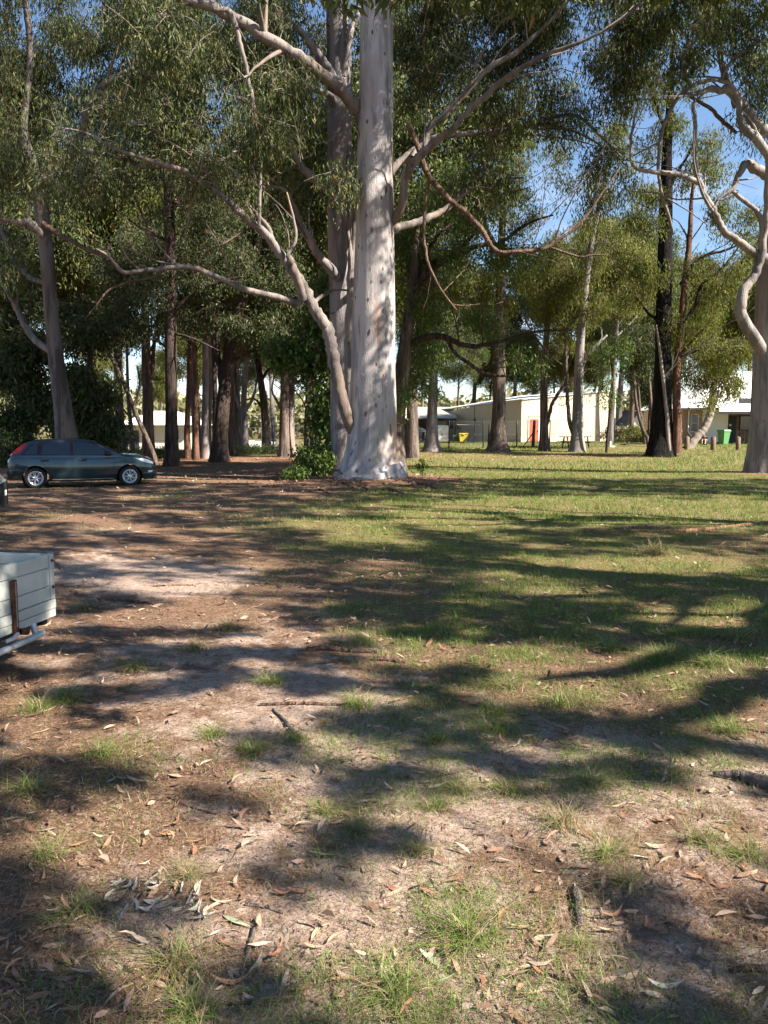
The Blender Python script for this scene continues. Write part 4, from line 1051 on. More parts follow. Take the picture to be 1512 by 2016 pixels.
# the second, greyer gum whose stems rise just behind it ------------------------------
D2 = 27.0
gum_second = build_tree('gum_tree', 'grey gum tree rising close behind the great pale gum, its long limb leaning out',
    [(676, 915, 46, D2), (674, 840, 44, D2), (672, 700, 44, D2), (670, 560, 45, D2), (668, 400, 46, D2), (669, 250, 46, D2), (668, 120, 46, D2), (665, 30, 44, D2), (662, -100, 40, D2), (650, -300, 30, D2), (640, -560, 14, D2)],
    [{'bark': 'bark_limb', 'p': [(694, 830, 28, D2 - .9), (692, 700, 26, D2 - .8), (693, 560, 26, D2 - .7), (692, 430, 26, D2 - .5), (688, 330, 24, D2 - .3), (682, 250, 20, D2)]},
     {'bark': 'bark_limb', 'p': [(716, 905, 26, D), (700, 862, 27, D - .2), (684, 825, 27, D - .5), (672, 785, 27, D - .6), (660, 735, 27, D - .7), (650, 690, 28, D - .8), (636, 650, 29, D - .9), (612, 612, 28, D - 1), (592, 575, 27, D - 1.1), (570, 535, 25, D - 1.2), (540, 495, 23, D - 1.3), (512, 455, 21, D - 1.4), (470, 415, 19, D - 1.6), (425, 375, 18, D - 1.8), (385, 348, 17, D - 2), (340, 330, 15, D - 2.1), (280, 312, 12, D - 2.3), (225, 292, 9, D - 2.5), (170, 262, 6, D - 2.7), (110, 250, 4, D - 3)]},
     {'bark': 'bark_limb', 'p': [(590, 598, 16, D - 1.0), (560, 588, 16, D - 1.2), (510, 574, 15, D - 1.5), (465, 558, 14, D - 1.8), (430, 540, 14, D - 2), (395, 527, 14, D - 2.2), (340, 525, 13, D - 2.4), (290, 530, 12, D - 2.6), (245, 534, 11, D - 2.8), (215, 505, 7, D - 3), (190, 490, 4, D - 3.2)]},
     {'bark': 'bark_limb', 'p': [(598, 590, 18, D - 1.1), (588, 560, 19, D - 1.3), (575, 535, 18, D - 1.4), (566, 520, 17, D - 1.5), (568, 500, 10, D - 1.5), (582, 470, 9, D - 1.5), (575, 420, 7, D - 1.5), (562, 370, 5, D - 1.5)]},
     {'bark': 'bark_limb', 'p': [(540, 497, 13, D - 1.2), (535, 470, 12, D - 1.1), (520, 440, 11, D - 1), (480, 395, 9, D - .9), (465, 350, 8, D - .9), (440, 320, 7, D - .8), (400, 308, 6, D - .8)]},
     [(664, 545, 24, D2 - .4), (645, 525, 22, D2 - .8), (622, 502, 20, D2 - 1), (604, 470, 18, D2 - 1.2), (590, 445, 15, D2 - 1.3), (575, 400, 10, D2 - 1.5), (555, 370, 8, D2 - 1.6), (500, 372, 6, D2 - 1.8)],
     [(668, 398, 26, D2 - .3), (645, 375, 23, D2 - .6), (618, 352, 20, D2 - .9), (590, 330, 16, D2 - 1.1), (570, 290, 13, D2 - 1.3), (555, 255, 9, D2 - 1.5), (530, 200, 6, D2 - 1.8)],
     [(662, 170, 22, D2 - .3), (640, 120, 20, D2 - .8), (610, 80, 18, D2 - 1.2), (560, 30, 14, D2 - 1.6), (500, -20, 10, D2 - 2)],
     [(662, 210, 16, D2 - .3), (645, 185, 14, D2 - .6), (560, 155, 12, D2 - 1), (500, 160, 11, D2 - 1.4), (440, 140, 9, D2 - 1.8), (380, 120, 6, D2 - 2.2)],
     [(676, 150, 16, D2 - .3), (690, 60, 16, D2 - .5), (705, 20, 12, D2 - .5), (700, -60, 8, D2 - .5)],
     {'bark': 'bark_dead', 'p': [(604, 470, 5, D2 - 1.3), (560, 412, 5, D2 - 1.5), (520, 440, 6, D2 - 2), (480, 455, 5, D2 - 2.4), (440, 480, 4, D2 - 2.7), (380, 500, 3, D2 - 3)]}],
    [(640, -360, D2, 330, 260, 4, 90), (300, 250, D2 - 3, 150, 80, 2.5, 55), (420, 210, D2 - 2, 130, 110, 2.5, 55), (180, 330, D2 - 3, 130, 70, 2, 40), (540, 140, D2 + 2.2, 120, 110, 1.6, 75), (380, 110, D2 - 2, 140, 90, 2.5, 65), (590, 300, D2 + 1.8, 70, 110, 1.2, 44), (560, 330, D2, 60, 90, 2, 24), (300, 200, D2 - 1.5, 90, 70, 1.2, 36), (420, 330, D2 - 4, 110, 60, 1.2, 26), (480, 90, D2 + 1.5, 120, 80, 1.2, 50), (600, 100, D2 + 2.5, 70, 110, 1.2, 40)],
    bark='bark_grey', limb_bark='bark_grey', flare=(0.35, 0.5, 5), limb_k=.9, sides=22, seed=23, per=58, L=0.16, Wd=0.033, twig='twig_pale')

# the crooked gum at the right edge -----------------------------------------------------
DR = 28.0
gum_right = build_tree('gum_tree', 'crooked cream-barked gum tree with twisting snake-like limbs and scarred foot',
    [(1512, 937, 72, DR), (1511, 915, 70, DR), (1512, 860, 66, DR), (1514, 780, 64, DR), (1516, 700, 62, DR), (1519, 600, 58, DR), (1524, 500, 52, DR), (1535, 400, 44, DR), (1550, 250, 38, DR), (1565, 80, 30, DR), (1570, -150, 22, DR), (1560, -400, 10, DR)],
    [[(1504, 695, 30, DR - .2), (1484, 662, 28, DR - .5), (1466, 634, 27, DR - .7), (1460, 608, 26, DR - .8), (1468, 575, 24, DR - .8), (1488, 548, 22, DR - .7), (1503, 515, 20, DR - .7), (1511, 450, 20, DR - .8), (1512, 380, 18, DR - .9), (1505, 320, 22, DR - 1), (1480, 280, 24, DR - 1.2), (1456, 245, 18, DR - 1.3), (1452, 205, 13, DR - 1.4), (1440, 175, 11, DR - 1.4), (1420, 163, 10, DR - 1.4), (1390, 164, 11, DR - 1.4), (1360, 175, 10, DR - 1.4), (1330, 200, 10, DR - 1.3), (1307, 245, 10, DR - 1.2), (1298, 300, 10, DR - 1.1), (1298, 350, 9, DR - 1), (1305, 390, 9, DR - 1), (1318, 430, 9, DR - .9), (1326, 470, 5, DR - .8)],
     [(1512, 512, 24, DR - .4), (1484, 496, 21, DR - .7), (1450, 472, 20, DR - .9), (1420, 450, 18, DR - 1), (1400, 415, 16, DR - 1.1), (1385, 382, 14, DR - 1.2), (1374, 350, 13, DR - 1.3), (1368, 300, 12, DR - 1.3), (1369, 235, 11, DR - 1.3), (1364, 205, 8, DR - 1.3), (1385, 185, 5, DR - 1.3)],
     [(1376, 360, 12, DR - 1.2), (1345, 346, 12, DR - 1.4), (1315, 340, 11, DR - 1.6), (1275, 335, 10, DR - 1.8), (1248, 325, 10, DR - 2), (1242, 300, 8, DR - 2.1), (1245, 255, 7, DR - 2.2), (1258, 205, 6, DR - 2.3), (1300, 150, 5, DR - 2.4)],
     [(1548, 290, 34, DR - .2), (1512, 262, 27, DR - .6), (1480, 240, 26, DR - .9), (1448, 210, 25, DR - 1.1), (1425, 190, 22, DR - 1.2), (1395, 182, 16, DR - 1.3), (1365, 187, 13, DR - 1.4), (1345, 182, 9, DR - 1.5)],
     [(1450, 212, 18, DR - 1.1), (1438, 175, 17, DR - 1.2), (1425, 140, 17, DR - 1.2), (1415, 100, 13, DR - 1.3)],
     {'bark': 'bark_dead', 'p': [(1352, 186, 6, DR - 1.4), (1390, 210, 9, DR - 1.2), (1425, 240, 11, DR - 1), (1450, 262, 9, DR - 1)]},
     [(1512, 345, 26, DR - .3), (1490, 335, 24, DR - .5), (1462, 325, 20, DR - .7), (1450, 345, 16, DR - .8), (1440, 370, 13, DR - .8), (1412, 395, 9, DR - .9), (1400, 430, 6, DR - 1)],
     [(1440, 375, 9, DR - .4), (1470, 400, 12, DR - .2), (1495, 430, 13, DR), (1500, 480, 12, DR)],
     [(1418, 160, 8, DR - 1.4), (1440, 120, 8, DR - 1.6), (1480, 90, 8, DR - 1.8), (1540, 60, 10, DR - 1.6)],
     [(1360, 170, 8, DR - 1.4), (1345, 140, 7, DR - 1.5), (1350, 100, 6, DR - 1.6), (1390, 60, 5, DR - 1.7), (1400, 0, 4, DR - 1.8)]],
    [(1430, 10, DR - 1.5, 150, 100, 2.5, 80), (1300, 70, DR - 2, 110, 90, 2, 65), (1490, 130, DR - 1, 70, 110, 2, 40), (1560, -120, DR, 240, 180, 4, 110), (1330, -60, DR - 1.5, 200, 100, 3, 70), (1490, 240, DR, 50, 60, 1.5, 14), (1230, 130, DR - 2, 70, 90, 1.5, 30)],
    bark='bark_cream', flare=(0.28, 0.55, 6), sides=28, limb_k=.86, seed=37, per=60, L=0.16, Wd=0.036, leaf='leaf_gum', rough=0.05)

# the gum at the left, behind the car ---------------------------------------------------
DL = 30.0
gum_left = build_tree('gum_tree', 'tall streaky gum tree standing just behind the parked hatchback',
    [(134, 905, 44, DL), (131, 860, 40, DL), (122, 790, 33, DL), (110, 700, 28, DL), (100, 600, 26, DL), (92, 500, 26, DL), (83, 420, 27, DL), (77, 360, 30, DL), (70, 330, 24, DL), (48, 270, 16, DL), (50, 200, 14, DL), (60, 100, 12, DL), (40, -80, 10, DL), (20, -300, 5, DL)],
    [[(76, 362, 22, DL - .2), (95, 340, 21, DL - .4), (120, 325, 20, DL - .5), (142, 298, 20, DL - .6), (152, 258, 19, DL - .7), (165, 218, 18, DL - .8), (178, 185, 18, DL - .8), (200, 158, 17, DL - .9), (235, 138, 16, DL - 1), (262, 127, 16, DL - 1), (267, 95, 13, DL - 1), (272, 50, 12, DL - 1), (290, 5, 13, DL - 1), (300, -80, 9, DL - 1)],
     [(92, 470, 18, DL - .2), (60, 440, 16, DL - .6), (30, 438, 13, DL - .9), (-10, 430, 10, DL - 1.2)],
     {'bark': 'bark_dead', 'p': [(85, 440, 12, DL - .3), (130, 470, 10, DL - .8), (170, 490, 10, DL - 1), (215, 505, 9, DL - 1.4), (240, 530, 7, DL - 1.8)]},
     [(130, 300, 9, DL - .6), (180, 300, 11, DL - .3), (240, 315, 12, DL), (290, 330, 9, DL + .4), (340, 322, 6, DL + .8)],
     [(95, 560, 12, DL), (50, 540, 12, DL + .5), (20, 500, 10, DL + 1), (0, 440, 8, DL + 1.4)],
     [(112, 700, 14, DL + .3), (60, 660, 15, DL + .6), (30, 590, 14, DL + .9), (10, 560, 12, DL + 1.2), (-30, 500, 10, DL + 1.6)],
     {'bark': 'bark_dead', 'p': [(240, 320, 3, DL - 3), (300, 470, 5, DL - 3.4), (325, 480, 5, DL - 3.4), (318, 520, 6, DL - 3.4), (300, 545, 6, DL - 3.5), (260, 553, 6, DL - 3.6), (215, 570, 5, DL - 3.8), (190, 600, 4, DL - 4), (165, 632, 2, DL - 4.2)]}],
    [(120, 70, DL + 2, 170, 120, 2.2, 140), (310, 70, DL + 2, 130, 120, 2, 105), (50, 200, DL + 1, 100, 110, 2.2, 95), (230, 220, DL + 1.8, 90, 70, 1.5, 56), (20, 330, DL - 1, 80, 80, 2.5, 50), (150, -160, DL, 300, 120, 4, 90), (330, 200, DL, 90, 80, 2, 45), (-60, 100, DL, 140, 200, 4, 60), (40, 540, DL + 1, 60, 60, 2, 18)],
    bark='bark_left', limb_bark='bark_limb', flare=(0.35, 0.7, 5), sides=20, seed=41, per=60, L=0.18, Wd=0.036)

# the stand of darker trees -------------------------------------------------------------
def stand(trunk, limbs, masses, label, **k):
    return build_tree(k.pop('name', 'forest_tree'), label, trunk, limbs, masses, group='trees of the stand behind the clearing', **k)

stand([(338, 918, 27, 34), (338, 880, 25, 34), (337, 760, 23, 34), (337, 640, 22, 34), (336, 520, 22, 34), (333, 400, 20, 34), (328, 300, 16, 34), (325, 180, 11, 34), (322, 60, 5, 34)],
      [[(337, 620, 9, 34), (380, 575, 8, 33.6), (430, 555, 7, 33.2), (480, 545, 5, 33)], [(336, 480, 8, 34), (290, 455, 7, 34), (250, 430, 5, 34)], [(335, 420, 10, 34), (370, 360, 9, 34), (378, 280, 8, 34), (380, 200, 5, 34)],
       [(336, 690, 6, 34), (300, 668, 5, 34), (270, 690, 3, 34)], [(338, 655, 6, 34), (380, 668, 6, 33.5), (430, 690, 4, 33.2)], [(335, 390, 9, 34), (360, 400, 8, 33.6), (420, 340, 6, 33), (470, 300, 4, 32.6)]],
      [(330, 300, 34, 130, 170, 3.5, 110), (260, 560, 34.5, 110, 75, 3, 75), (440, 520, 34, 100, 80, 3, 50), (330, 100, 34, 120, 120, 3, 60), (230, 640, 34, 70, 50, 2, 34), (420, 380, 34, 90, 90, 2.5, 50), (370, 620, 36, 60, 50, 2, 20)],
      'straight dark brown trunk rising just past the bonnet of the hatchback', bark='bark_dark', leaf='leaf_dark', seed=51, per=52, L=0.15, Wd=0.042, hang=0.7, flare=(0.35, 0.5, 5))
stand([(293, 898, 22, 40), (292, 850, 21, 40), (291, 780, 20, 40), (288, 700, 18, 40), (285, 600, 14, 40), (280, 480, 8, 40)],
      [[(290, 760, 12, 40), (300, 730, 11, 40), (305, 680, 9, 40), (312, 600, 6, 40)], [(289, 700, 6, 40), (320, 650, 5, 40), (345, 630, 3, 40)]],
      [(285, 520, 40, 100, 110, 3, 90), (300, 640, 40, 60, 40, 2, 25)], 'brown forked tree between the leaning stem and the straight dark trunk', bark='bark_mid', leaf='leaf_dark', seed=52, per=52, L=0.16, Wd=0.05, hang=0.7)
stand([(307, 908, 10, 37), (290, 865, 9.5, 37), (272, 825, 9, 37), (250, 770, 8.5, 37), (228, 720, 8, 37), (205, 680, 6, 37), (180, 640, 4, 37)],
      [[(252, 775, 5, 37), (240, 740, 6, 37), (238, 700, 5, 37), (245, 650, 3, 37)], [(262, 800, 5, 37), (275, 760, 5, 37), (270, 720, 4, 37)]],
      [(180, 640, 37, 70, 60, 2, 42), (240, 650, 37, 45, 45, 2, 22)], 'thin stem leaning steeply to the left beside the bonnet', bark='bark_mid', leaf='leaf_dark', seed=53, per=50, L=0.15, Wd=0.05, hang=0.7, flare=None, sides=10)
stand([(262, 893, 8, 45), (258, 840, 8, 45), (252, 780, 7, 45), (250, 700, 5, 45), (245, 620, 3, 45)], [[(255, 820, 4, 45), (235, 800, 4, 45), (215, 795, 2, 45)]],
      [(245, 640, 45, 60, 60, 2, 30)], 'slim dark stem beside the pale shrub in front of the white house', bark='bark_mid', leaf='leaf_dark', seed=54, per=46, L=0.16, Wd=0.05, hang=0.7, flare=None, sides=10)
for i, (ub, vb, wb, dd, us, vt, bk, lab) in enumerate([
    (369, 890, 11, 42, 372, 480, 'bark_red', 'thin red-brown trunk in the stand, with the white house seen past it'),
    (386, 893, 11, 41, 380, 500, 'bark_red', 'thin red-brown trunk close beside the pale thin trunks of the stand'),
    (404, 893, 14, 42, 402, 470, 'bark_grey', 'slender pale grey trunk in the thick of the stand'),
    (412, 893, 9, 46, 414, 520, 'bark_limb', 'slim pinkish trunk half hidden by the slender grey one'),
    (424, 895, 11, 40, 418, 540, 'bark_dark', 'slim black trunk touching the leaning dark tree'),
    (455, 888, 14, 47, 452, 560, 'bark_mid', 'short brown trunk in the open beyond the leaning dark tree'),
    (606, 893, 14, 44, 604, 560, 'bark_dark', 'dark trunk deep in shade beside the spotted pale trunk')]):
    mid = (ub + us) / 2
    stand([(ub, vb, wb * 1.1, dd), (ub - .5, vb - 50, wb, dd), (mid + 2, (vb + vt) / 2 + 40, wb * .85, dd), (mid - 1, (vb + vt) / 2 - 60, wb * .75, dd), (us, vt + 60, wb * .5, dd), (us + 3, vt - 40, wb * .25, dd)],
          [[(mid + 1, (vb + vt) / 2, wb * .35, dd), (mid + 25, (vb + vt) / 2 - 40, wb * .3, dd - .4), (mid + 50, (vb + vt) / 2 - 60, 2, dd - .8)],
           [(mid, (vb + vt) / 2 - 50, wb * .35, dd), (mid - 25, (vb + vt) / 2 - 90, wb * .3, dd), (mid - 40, (vb + vt) / 2 - 150, 2, dd)]],
          [(us, vt, dd, 75, 90, 3, 48), (mid + 20, (vb + vt) / 2 - 70, dd, 50, 40, 2, 16)], lab, bark=bk, leaf='leaf_olive' if i % 2 else 'leaf_dark', seed=60 + i, per=46, L=0.16, Wd=0.048, hang=0.7, flare=(0.3, 0.4, 4), sides=10)
stand([(432, 896, 30, 38), (434, 850, 27, 38), (440, 790, 25, 38), (448, 720, 24, 38), (460, 650, 22, 38), (478, 590, 19, 38), (500, 520, 15, 38), (515, 440, 11, 38), (530, 340, 6, 38)],
      [[(440, 780, 14, 38), (432, 720, 13, 38), (425, 660, 11, 38), (430, 590, 8, 38), (420, 520, 5, 38)], [(470, 620, 9, 38), (430, 600, 8, 37.6), (390, 615, 6, 37.2), (350, 640, 4, 37)], [(450, 715, 8, 38), (500, 690, 7, 37.6), (540, 690, 5, 37.2)]],
      [(510, 440, 38, 120, 120, 3.5, 110), (430, 500, 38, 70, 80, 2.5, 45), (560, 560, 37, 60, 80, 2, 50), (500, 650, 36, 90, 40, 2, 45)],
      'thick dark tree leaning to the right with a fork low on its trunk', bark='bark_dark', leaf='leaf_dark', seed=71, per=52, L=0.15, Wd=0.05, hang=0.7)
stand([(482, 886, 13, 50), (482, 840, 12, 50), (480, 790, 11, 50), (485, 700, 9, 50), (488, 600, 6, 50)], [[(481, 825, 7, 50), (470, 800, 6, 50), (462, 770, 5, 50), (455, 720, 3, 50)], [(482, 812, 7, 50), (498, 780, 6, 50), (508, 740, 4, 50)]],
      [(485, 640, 50, 90, 70, 3, 50)], 'grey tree with a low vase-shaped fork, seen through the stand', bark='bark_grey', leaf='leaf_olive', seed=72, per=48, L=0.17, Wd=0.05, hang=0.7)
stand([(525, 884, 17, 50), (523, 840, 15, 50), (519, 790, 14, 50), (512, 740, 12, 50), (505, 690, 10, 50), (500, 600, 6, 50)], [[(520, 810, 6, 50), (500, 785, 5, 50), (480, 790, 3, 50)], [(514, 750, 7, 50), (535, 720, 6, 50), (560, 705, 4, 50)]],
      [(510, 640, 50, 90, 80, 3, 60), (560, 720, 50, 50, 40, 2, 22)], 'curved dark trunk standing before the far court fence', bark='bark_dark', leaf='leaf_olive', seed=73, per=48, L=0.17, Wd=0.05, hang=0.7)
stand([(566, 890, 28, 45), (567, 860, 24, 45), (569, 800, 21, 45), (571, 740, 19, 45), (573, 650, 15, 45), (575, 540, 8, 45)], [[(567, 850, 7, 45), (550, 800, 6, 44.8), (535, 770, 5, 44.6), (540, 740, 3, 44.5)], [(571, 760, 7, 45), (610, 740, 6, 45), (640, 745, 4, 45)]],
      [(570, 600, 45, 80, 90, 3, 60), (610, 720, 44, 40, 50, 2, 24)], 'pale spotted trunk of medium girth at the edge of the stand', bark='bark_limb', leaf='leaf_dark', seed=74, per=50, L=0.16, Wd=0.05, hang=0.7)

# behind and right of the great gum
stand([(778, 888, 34, 31), (782, 830, 30, 31), (788, 760, 28, 31), (797, 690, 26, 31), (806, 620, 22, 31), (815, 540, 16, 31), (822, 430, 9, 31)],
      [[(800, 680, 16, 31), (840, 665, 15, 30.8), (880, 660, 14, 30.5), (920, 677, 12, 30.2), (960, 676, 10, 30), (1010, 664, 8, 29.8), (1060, 652, 6, 29.6), (1140, 650, 3, 29.4)],
       [(878, 660, 9, 30.5), (895, 695, 8, 30.3), (930, 722, 8, 30.2), (965, 738, 7, 30.1), (1010, 738, 5, 30), (1040, 715, 3, 30)],
       [(810, 590, 10, 31), (838, 545, 20, 30.6), (860, 525, 20, 30.4), (900, 505, 16, 30.2), (940, 488, 12, 30), (985, 478, 9, 29.8), (1040, 440, 6, 29.6), (1100, 420, 4, 29.4)],
       [(815, 570, 9, 31), (850, 480, 8, 31), (900, 430, 7, 31), (960, 390, 5, 31), (1040, 370, 3, 31)]],
      [(825, 600, 32, 55, 110, 2, 85), (815, 470, 32, 55, 90, 2, 55), (822, 730, 33, 34, 45, 1.4, 24), (960, 630, 30.3, 60, 25, 1.2, 20), (960, 500, 30, 110, 50, 2, 46), (1030, 715, 30, 40, 28, 1, 9), (900, 400, 31, 120, 90, 2, 60), (784, 790, 30, 12, 40, .6, 8)],
      'shaggy tree with dark spreading limbs partly hidden by the great gum', bark='bark_mid', limb_bark='bark_dark', leaf='leaf_bright', seed=81, per=56, L=0.13, Wd=0.045, hang=0.7, name='spreading_tree')
stand([(850, 888, 30, 46), (850, 870, 24, 46), (851, 820, 20, 46), (853, 760, 18, 46), (855, 680, 15, 46), (858, 560, 10, 46), (860, 420, 5, 46)], [[(852, 790, 8, 46), (830, 740, 7, 46), (815, 690, 4, 46)], [(854, 720, 7, 46), (880, 680, 5, 46), (900, 640, 3, 46)]],
      [(845, 690, 46, 60, 80, 2.5, 50), (862, 500, 46, 80, 120, 3, 65), (862, 770, 46, 24, 20, 1.2, 7)], 'grey trunk in front of the open carport', bark='bark_grey', leaf='leaf_bright', seed=82, per=48, L=0.17, Wd=0.05, hang=0.6)
stand([(981, 886, 34, 46), (981, 868, 29, 46), (982, 820, 26, 46), (983, 750, 24, 46), (984, 680, 22, 46), (985, 600, 20, 46), (987, 500, 16, 46), (990, 380, 11, 46), (992, 220, 5, 46)],
      [[(985, 560, 9, 46), (1020, 520, 8, 46), (1060, 500, 5, 46)], [(984, 640, 8, 46), (940, 600, 7, 46), (900, 580, 4, 46)], [(986, 500, 9, 46), (950, 440, 8, 46), (920, 380, 5, 46)]],
      [(985, 380, 46, 120, 140, 4, 120), (930, 570, 46, 70, 60, 2.5, 46), (1040, 520, 46, 70, 70, 2.5, 46), (985, 620, 46, 50, 40, 1.5, 22), (1040, 250, 46, 140, 110, 3, 70)], 'stout straight brown-grey trunk standing before the cream shed', bark='bark_mid', leaf='leaf_olive', seed=83, per=52, L=0.18, Wd=0.046, hang=0.5)
stand([(1072, 880, 18, 47), (1071, 850, 16, 47), (1071, 780, 15, 47), (1073, 700, 13, 47), (1080, 600, 10, 47), (1083, 480, 6, 47)],
      [[(1073, 850, 8, 47), (1083, 810, 8, 47), (1098, 775, 8, 46.8), (1125, 745, 6, 46.6), (1160, 725, 4, 46.4)], [(1074, 690, 5, 47), (1050, 660, 4, 47), (1030, 620, 3, 47)]],
      [(1085, 560, 47, 60, 90, 2.5, 60), (1110, 660, 47, 40, 40, 2, 20)], 'dark slim tree with a low side limb beside the red door', bark='bark_mid', leaf='leaf_olive', seed=84, per=48, L=0.17, Wd=0.046, hang=0.5)
stand([(1137, 878, 25, 46), (1137, 850, 22, 46), (1138, 780, 19, 46), (1141, 700, 17, 46), (1147, 620, 15, 46), (1158, 520, 12, 46), (1170, 450, 10, 46), (1186, 380, 8, 46), (1200, 300, 5, 46)],
      [[(1140, 730, 9, 46), (1165, 690, 8, 46), (1195, 660, 5, 46)], [(1160, 510, 6, 46), (1185, 480, 5, 46), (1200, 470, 3, 46)], {'bark': 'bark_mid', 'p': [(1132, 862, 10, 46), (1122, 830, 9, 46), (1117, 770, 8, 46), (1114, 700, 7, 46), (1118, 640, 4, 46)]},
       [(1150, 600, 7, 46), (1130, 540, 6, 46), (1110, 480, 4, 46)], [(1172, 440, 6, 46), (1160, 380, 5, 46), (1150, 320, 3, 46)]],
      [(1130, 500, 46, 70, 90, 3, 60), (1190, 330, 46, 90, 80, 3, 60), (1110, 600, 46, 40, 60, 2, 28), (1170, 600, 46, 35, 45, 2, 18), (1240, 420, 46, 40, 60, 2, 22)], 'white-limbed gum tree shedding brown bark behind the picnic bench', bark='bark_cream', leaf='leaf_olive', seed=85, per=50, L=0.18, Wd=0.04, hang=0.4)
stand([(1194, 882, 6, 45), (1200, 820, 5.5, 45), (1206, 760, 5, 45), (1203, 700, 4, 45)], [], [(1205, 700, 45, 30, 50, 1.5, 24), (1200, 770, 45, 20, 25, 1, 7)],
      'thin leafy sapling between the shed corner and the charred tree', bark='bark_dark', leaf='leaf_bright', seed=86, per=46, L=0.16, Wd=0.05, hang=0.6, flare=None, sides=8, name='sapling')
stand([(1300, 893, 50, 41), (1301, 860, 42, 41), (1303, 800, 36, 41), (1305, 700, 31, 41), (1307, 600, 29, 41), (1309, 500, 27, 41), (1311, 400, 24, 41), (1313, 300, 19, 41), (1318, 220, 14, 41), (1325, 100, 8, 41), (1330, -40, 4, 41)],
      [{'bark': 'bark_red', 'p': [(1332, 892, 22, 40.6), (1333, 850, 19, 40.6), (1334, 780, 17, 40.6), (1337, 700, 16, 40.6), (1342, 620, 15, 40.7), (1348, 520, 14, 40.8), (1356, 440, 11, 40.9), (1364, 370, 8, 41), (1378, 310, 5, 41)]},
       {'bark': 'bark_cream', 'p': [(1318, 890, 9, 40.4), (1314, 840, 8.5, 40.4), (1306, 760, 8, 40.4), (1298, 690, 7, 40.4), (1292, 640, 4, 40.4)]},
       {'bark': 'bark_dark', 'p': [(1338, 650, 8, 40.6), (1370, 600, 9, 40.4), (1385, 560, 8, 40.3), (1420, 530, 7, 40), (1445, 500, 5, 39.8), (1470, 460, 3, 39.6)]},
       {'bark': 'bark_dark', 'p': [(1340, 560, 8, 40.7), (1375, 510, 8, 40.5), (1420, 495, 6, 40.2), (1460, 480, 4, 40)]},
       [(1306, 640, 8, 41), (1280, 620, 6, 41), (1255, 590, 4, 41)], {'bark': 'bark_dark', 'p': [(1342, 700, 7, 40.6), (1380, 685, 6, 40.4), (1420, 670, 4, 40.2), (1470, 672, 3, 40)]},
       [(1312, 380, 8, 41), (1340, 330, 7, 41), (1370, 280, 4, 41)], [(1316, 270, 7, 41), (1290, 200, 6, 41), (1270, 140, 3, 41)]],
      [(1310, 190, 41, 90, 120, 3, 70), (1385, 330, 41, 60, 80, 2.5, 45), (1420, 560, 40, 80, 70, 2.5, 60), (1260, 560, 41.5, 50, 60, 2, 34), (1430, 690, 40, 70, 40, 2, 50), (1445, 748, 41, 46, 26, 1.5, 24), (1370, 740, 41, 50, 30, 2, 22), (1270, 430, 41, 45, 70, 2, 36), (1440, 430, 41, 60, 60, 2, 34), (1340, 640, 40.5, 40, 50, 1, 14), (1400, 780, 43, 40, 15, 1.5, 10)],
      'charred black trunk with a red-brown second stem, on the lawn', bark='bark_burnt', leaf='leaf_olive', seed=87, per=50, L=0.17, Wd=0.044, hang=0.5, flare=(0.30, 0.6, 5), name='burnt_tree')
for i, (tr, lab) in enumerate([
    ([(1277, 868, 7, 49), (1262, 835, 6.5, 49), (1252, 790, 6, 49), (1248, 740, 5.5, 49), (1247, 680, 4, 49)], 'slim curved stem rising from the bark mound'),
    ([(1270, 868, 6, 50), (1262, 830, 5.5, 50), (1258, 780, 5, 50), (1254, 730, 4.5, 50), (1262, 680, 3, 50)], 'thin upright stem behind the curved one on the bark mound'),
    ([(1284, 868, 7, 51), (1282, 800, 6.5, 51), (1278, 740, 5, 51), (1280, 690, 3, 51)], 'straight dark stem almost touching the charred trunk')]):
    stand(tr, [], [(tr[-1][0] - 5 + 6 * i, 690, 49, 38, 50, 2, 36)], lab, bark='bark_mid', leaf='leaf_dark', seed=90 + i, per=46, L=0.17, Wd=0.055, hang=0.6, flare=None, sides=8, name='sapling')

# dense dark foliage at the left behind the car
stand([(52, 900, 16, 36), (50, 850, 14, 36), (44, 780, 12, 36), (30, 700, 10, 36), (10, 620, 7, 36)], [[(50, 820, 8, 36), (90, 770, 7, 35.6), (130, 730, 4, 35.2)], [(46, 790, 7, 36), (10, 750, 6, 36), (-30, 720, 3, 36)]],
      [(60, 720, 35, 90, 60, 2, 62), (20, 640, 36, 80, 80, 2.5, 52), (20, 810, 36, 50, 60, 2, 36), (90, 800, 35, 50, 60, 1.5, 36), (-20, 500, 37, 80, 100, 3, 60)], 'dense dark evergreen tree crowding behind the tail of the hatchback', bark='bark_mid', leaf='leaf_dark', seed=101, per=62, L=0.20, Wd=0.075, hang=0.8, name='evergreen_tree')
stand([(185, 898, 15, 33), (184, 850, 13, 33), (180, 790, 11, 33), (178, 720, 9, 33), (182, 640, 5, 33)], [[(183, 830, 7, 33), (205, 790, 6, 33), (225, 760, 3, 33)], [(180, 780, 7, 33), (155, 740, 6, 33), (140, 700, 3, 33)]],
      [(175, 760, 33, 48, 56, 1.5, 64), (190, 840, 33, 36, 36, 1.3, 48), (165, 650, 33, 55, 55, 2, 40), (140, 830, 33.5, 36, 46, 1.2, 28)], 'round dark bushy tree behind the roof of the hatchback', bark='bark_dark', leaf='leaf_dark', seed=102, per=62, L=0.17, Wd=0.07, hang=0.8, name='evergreen_tree')
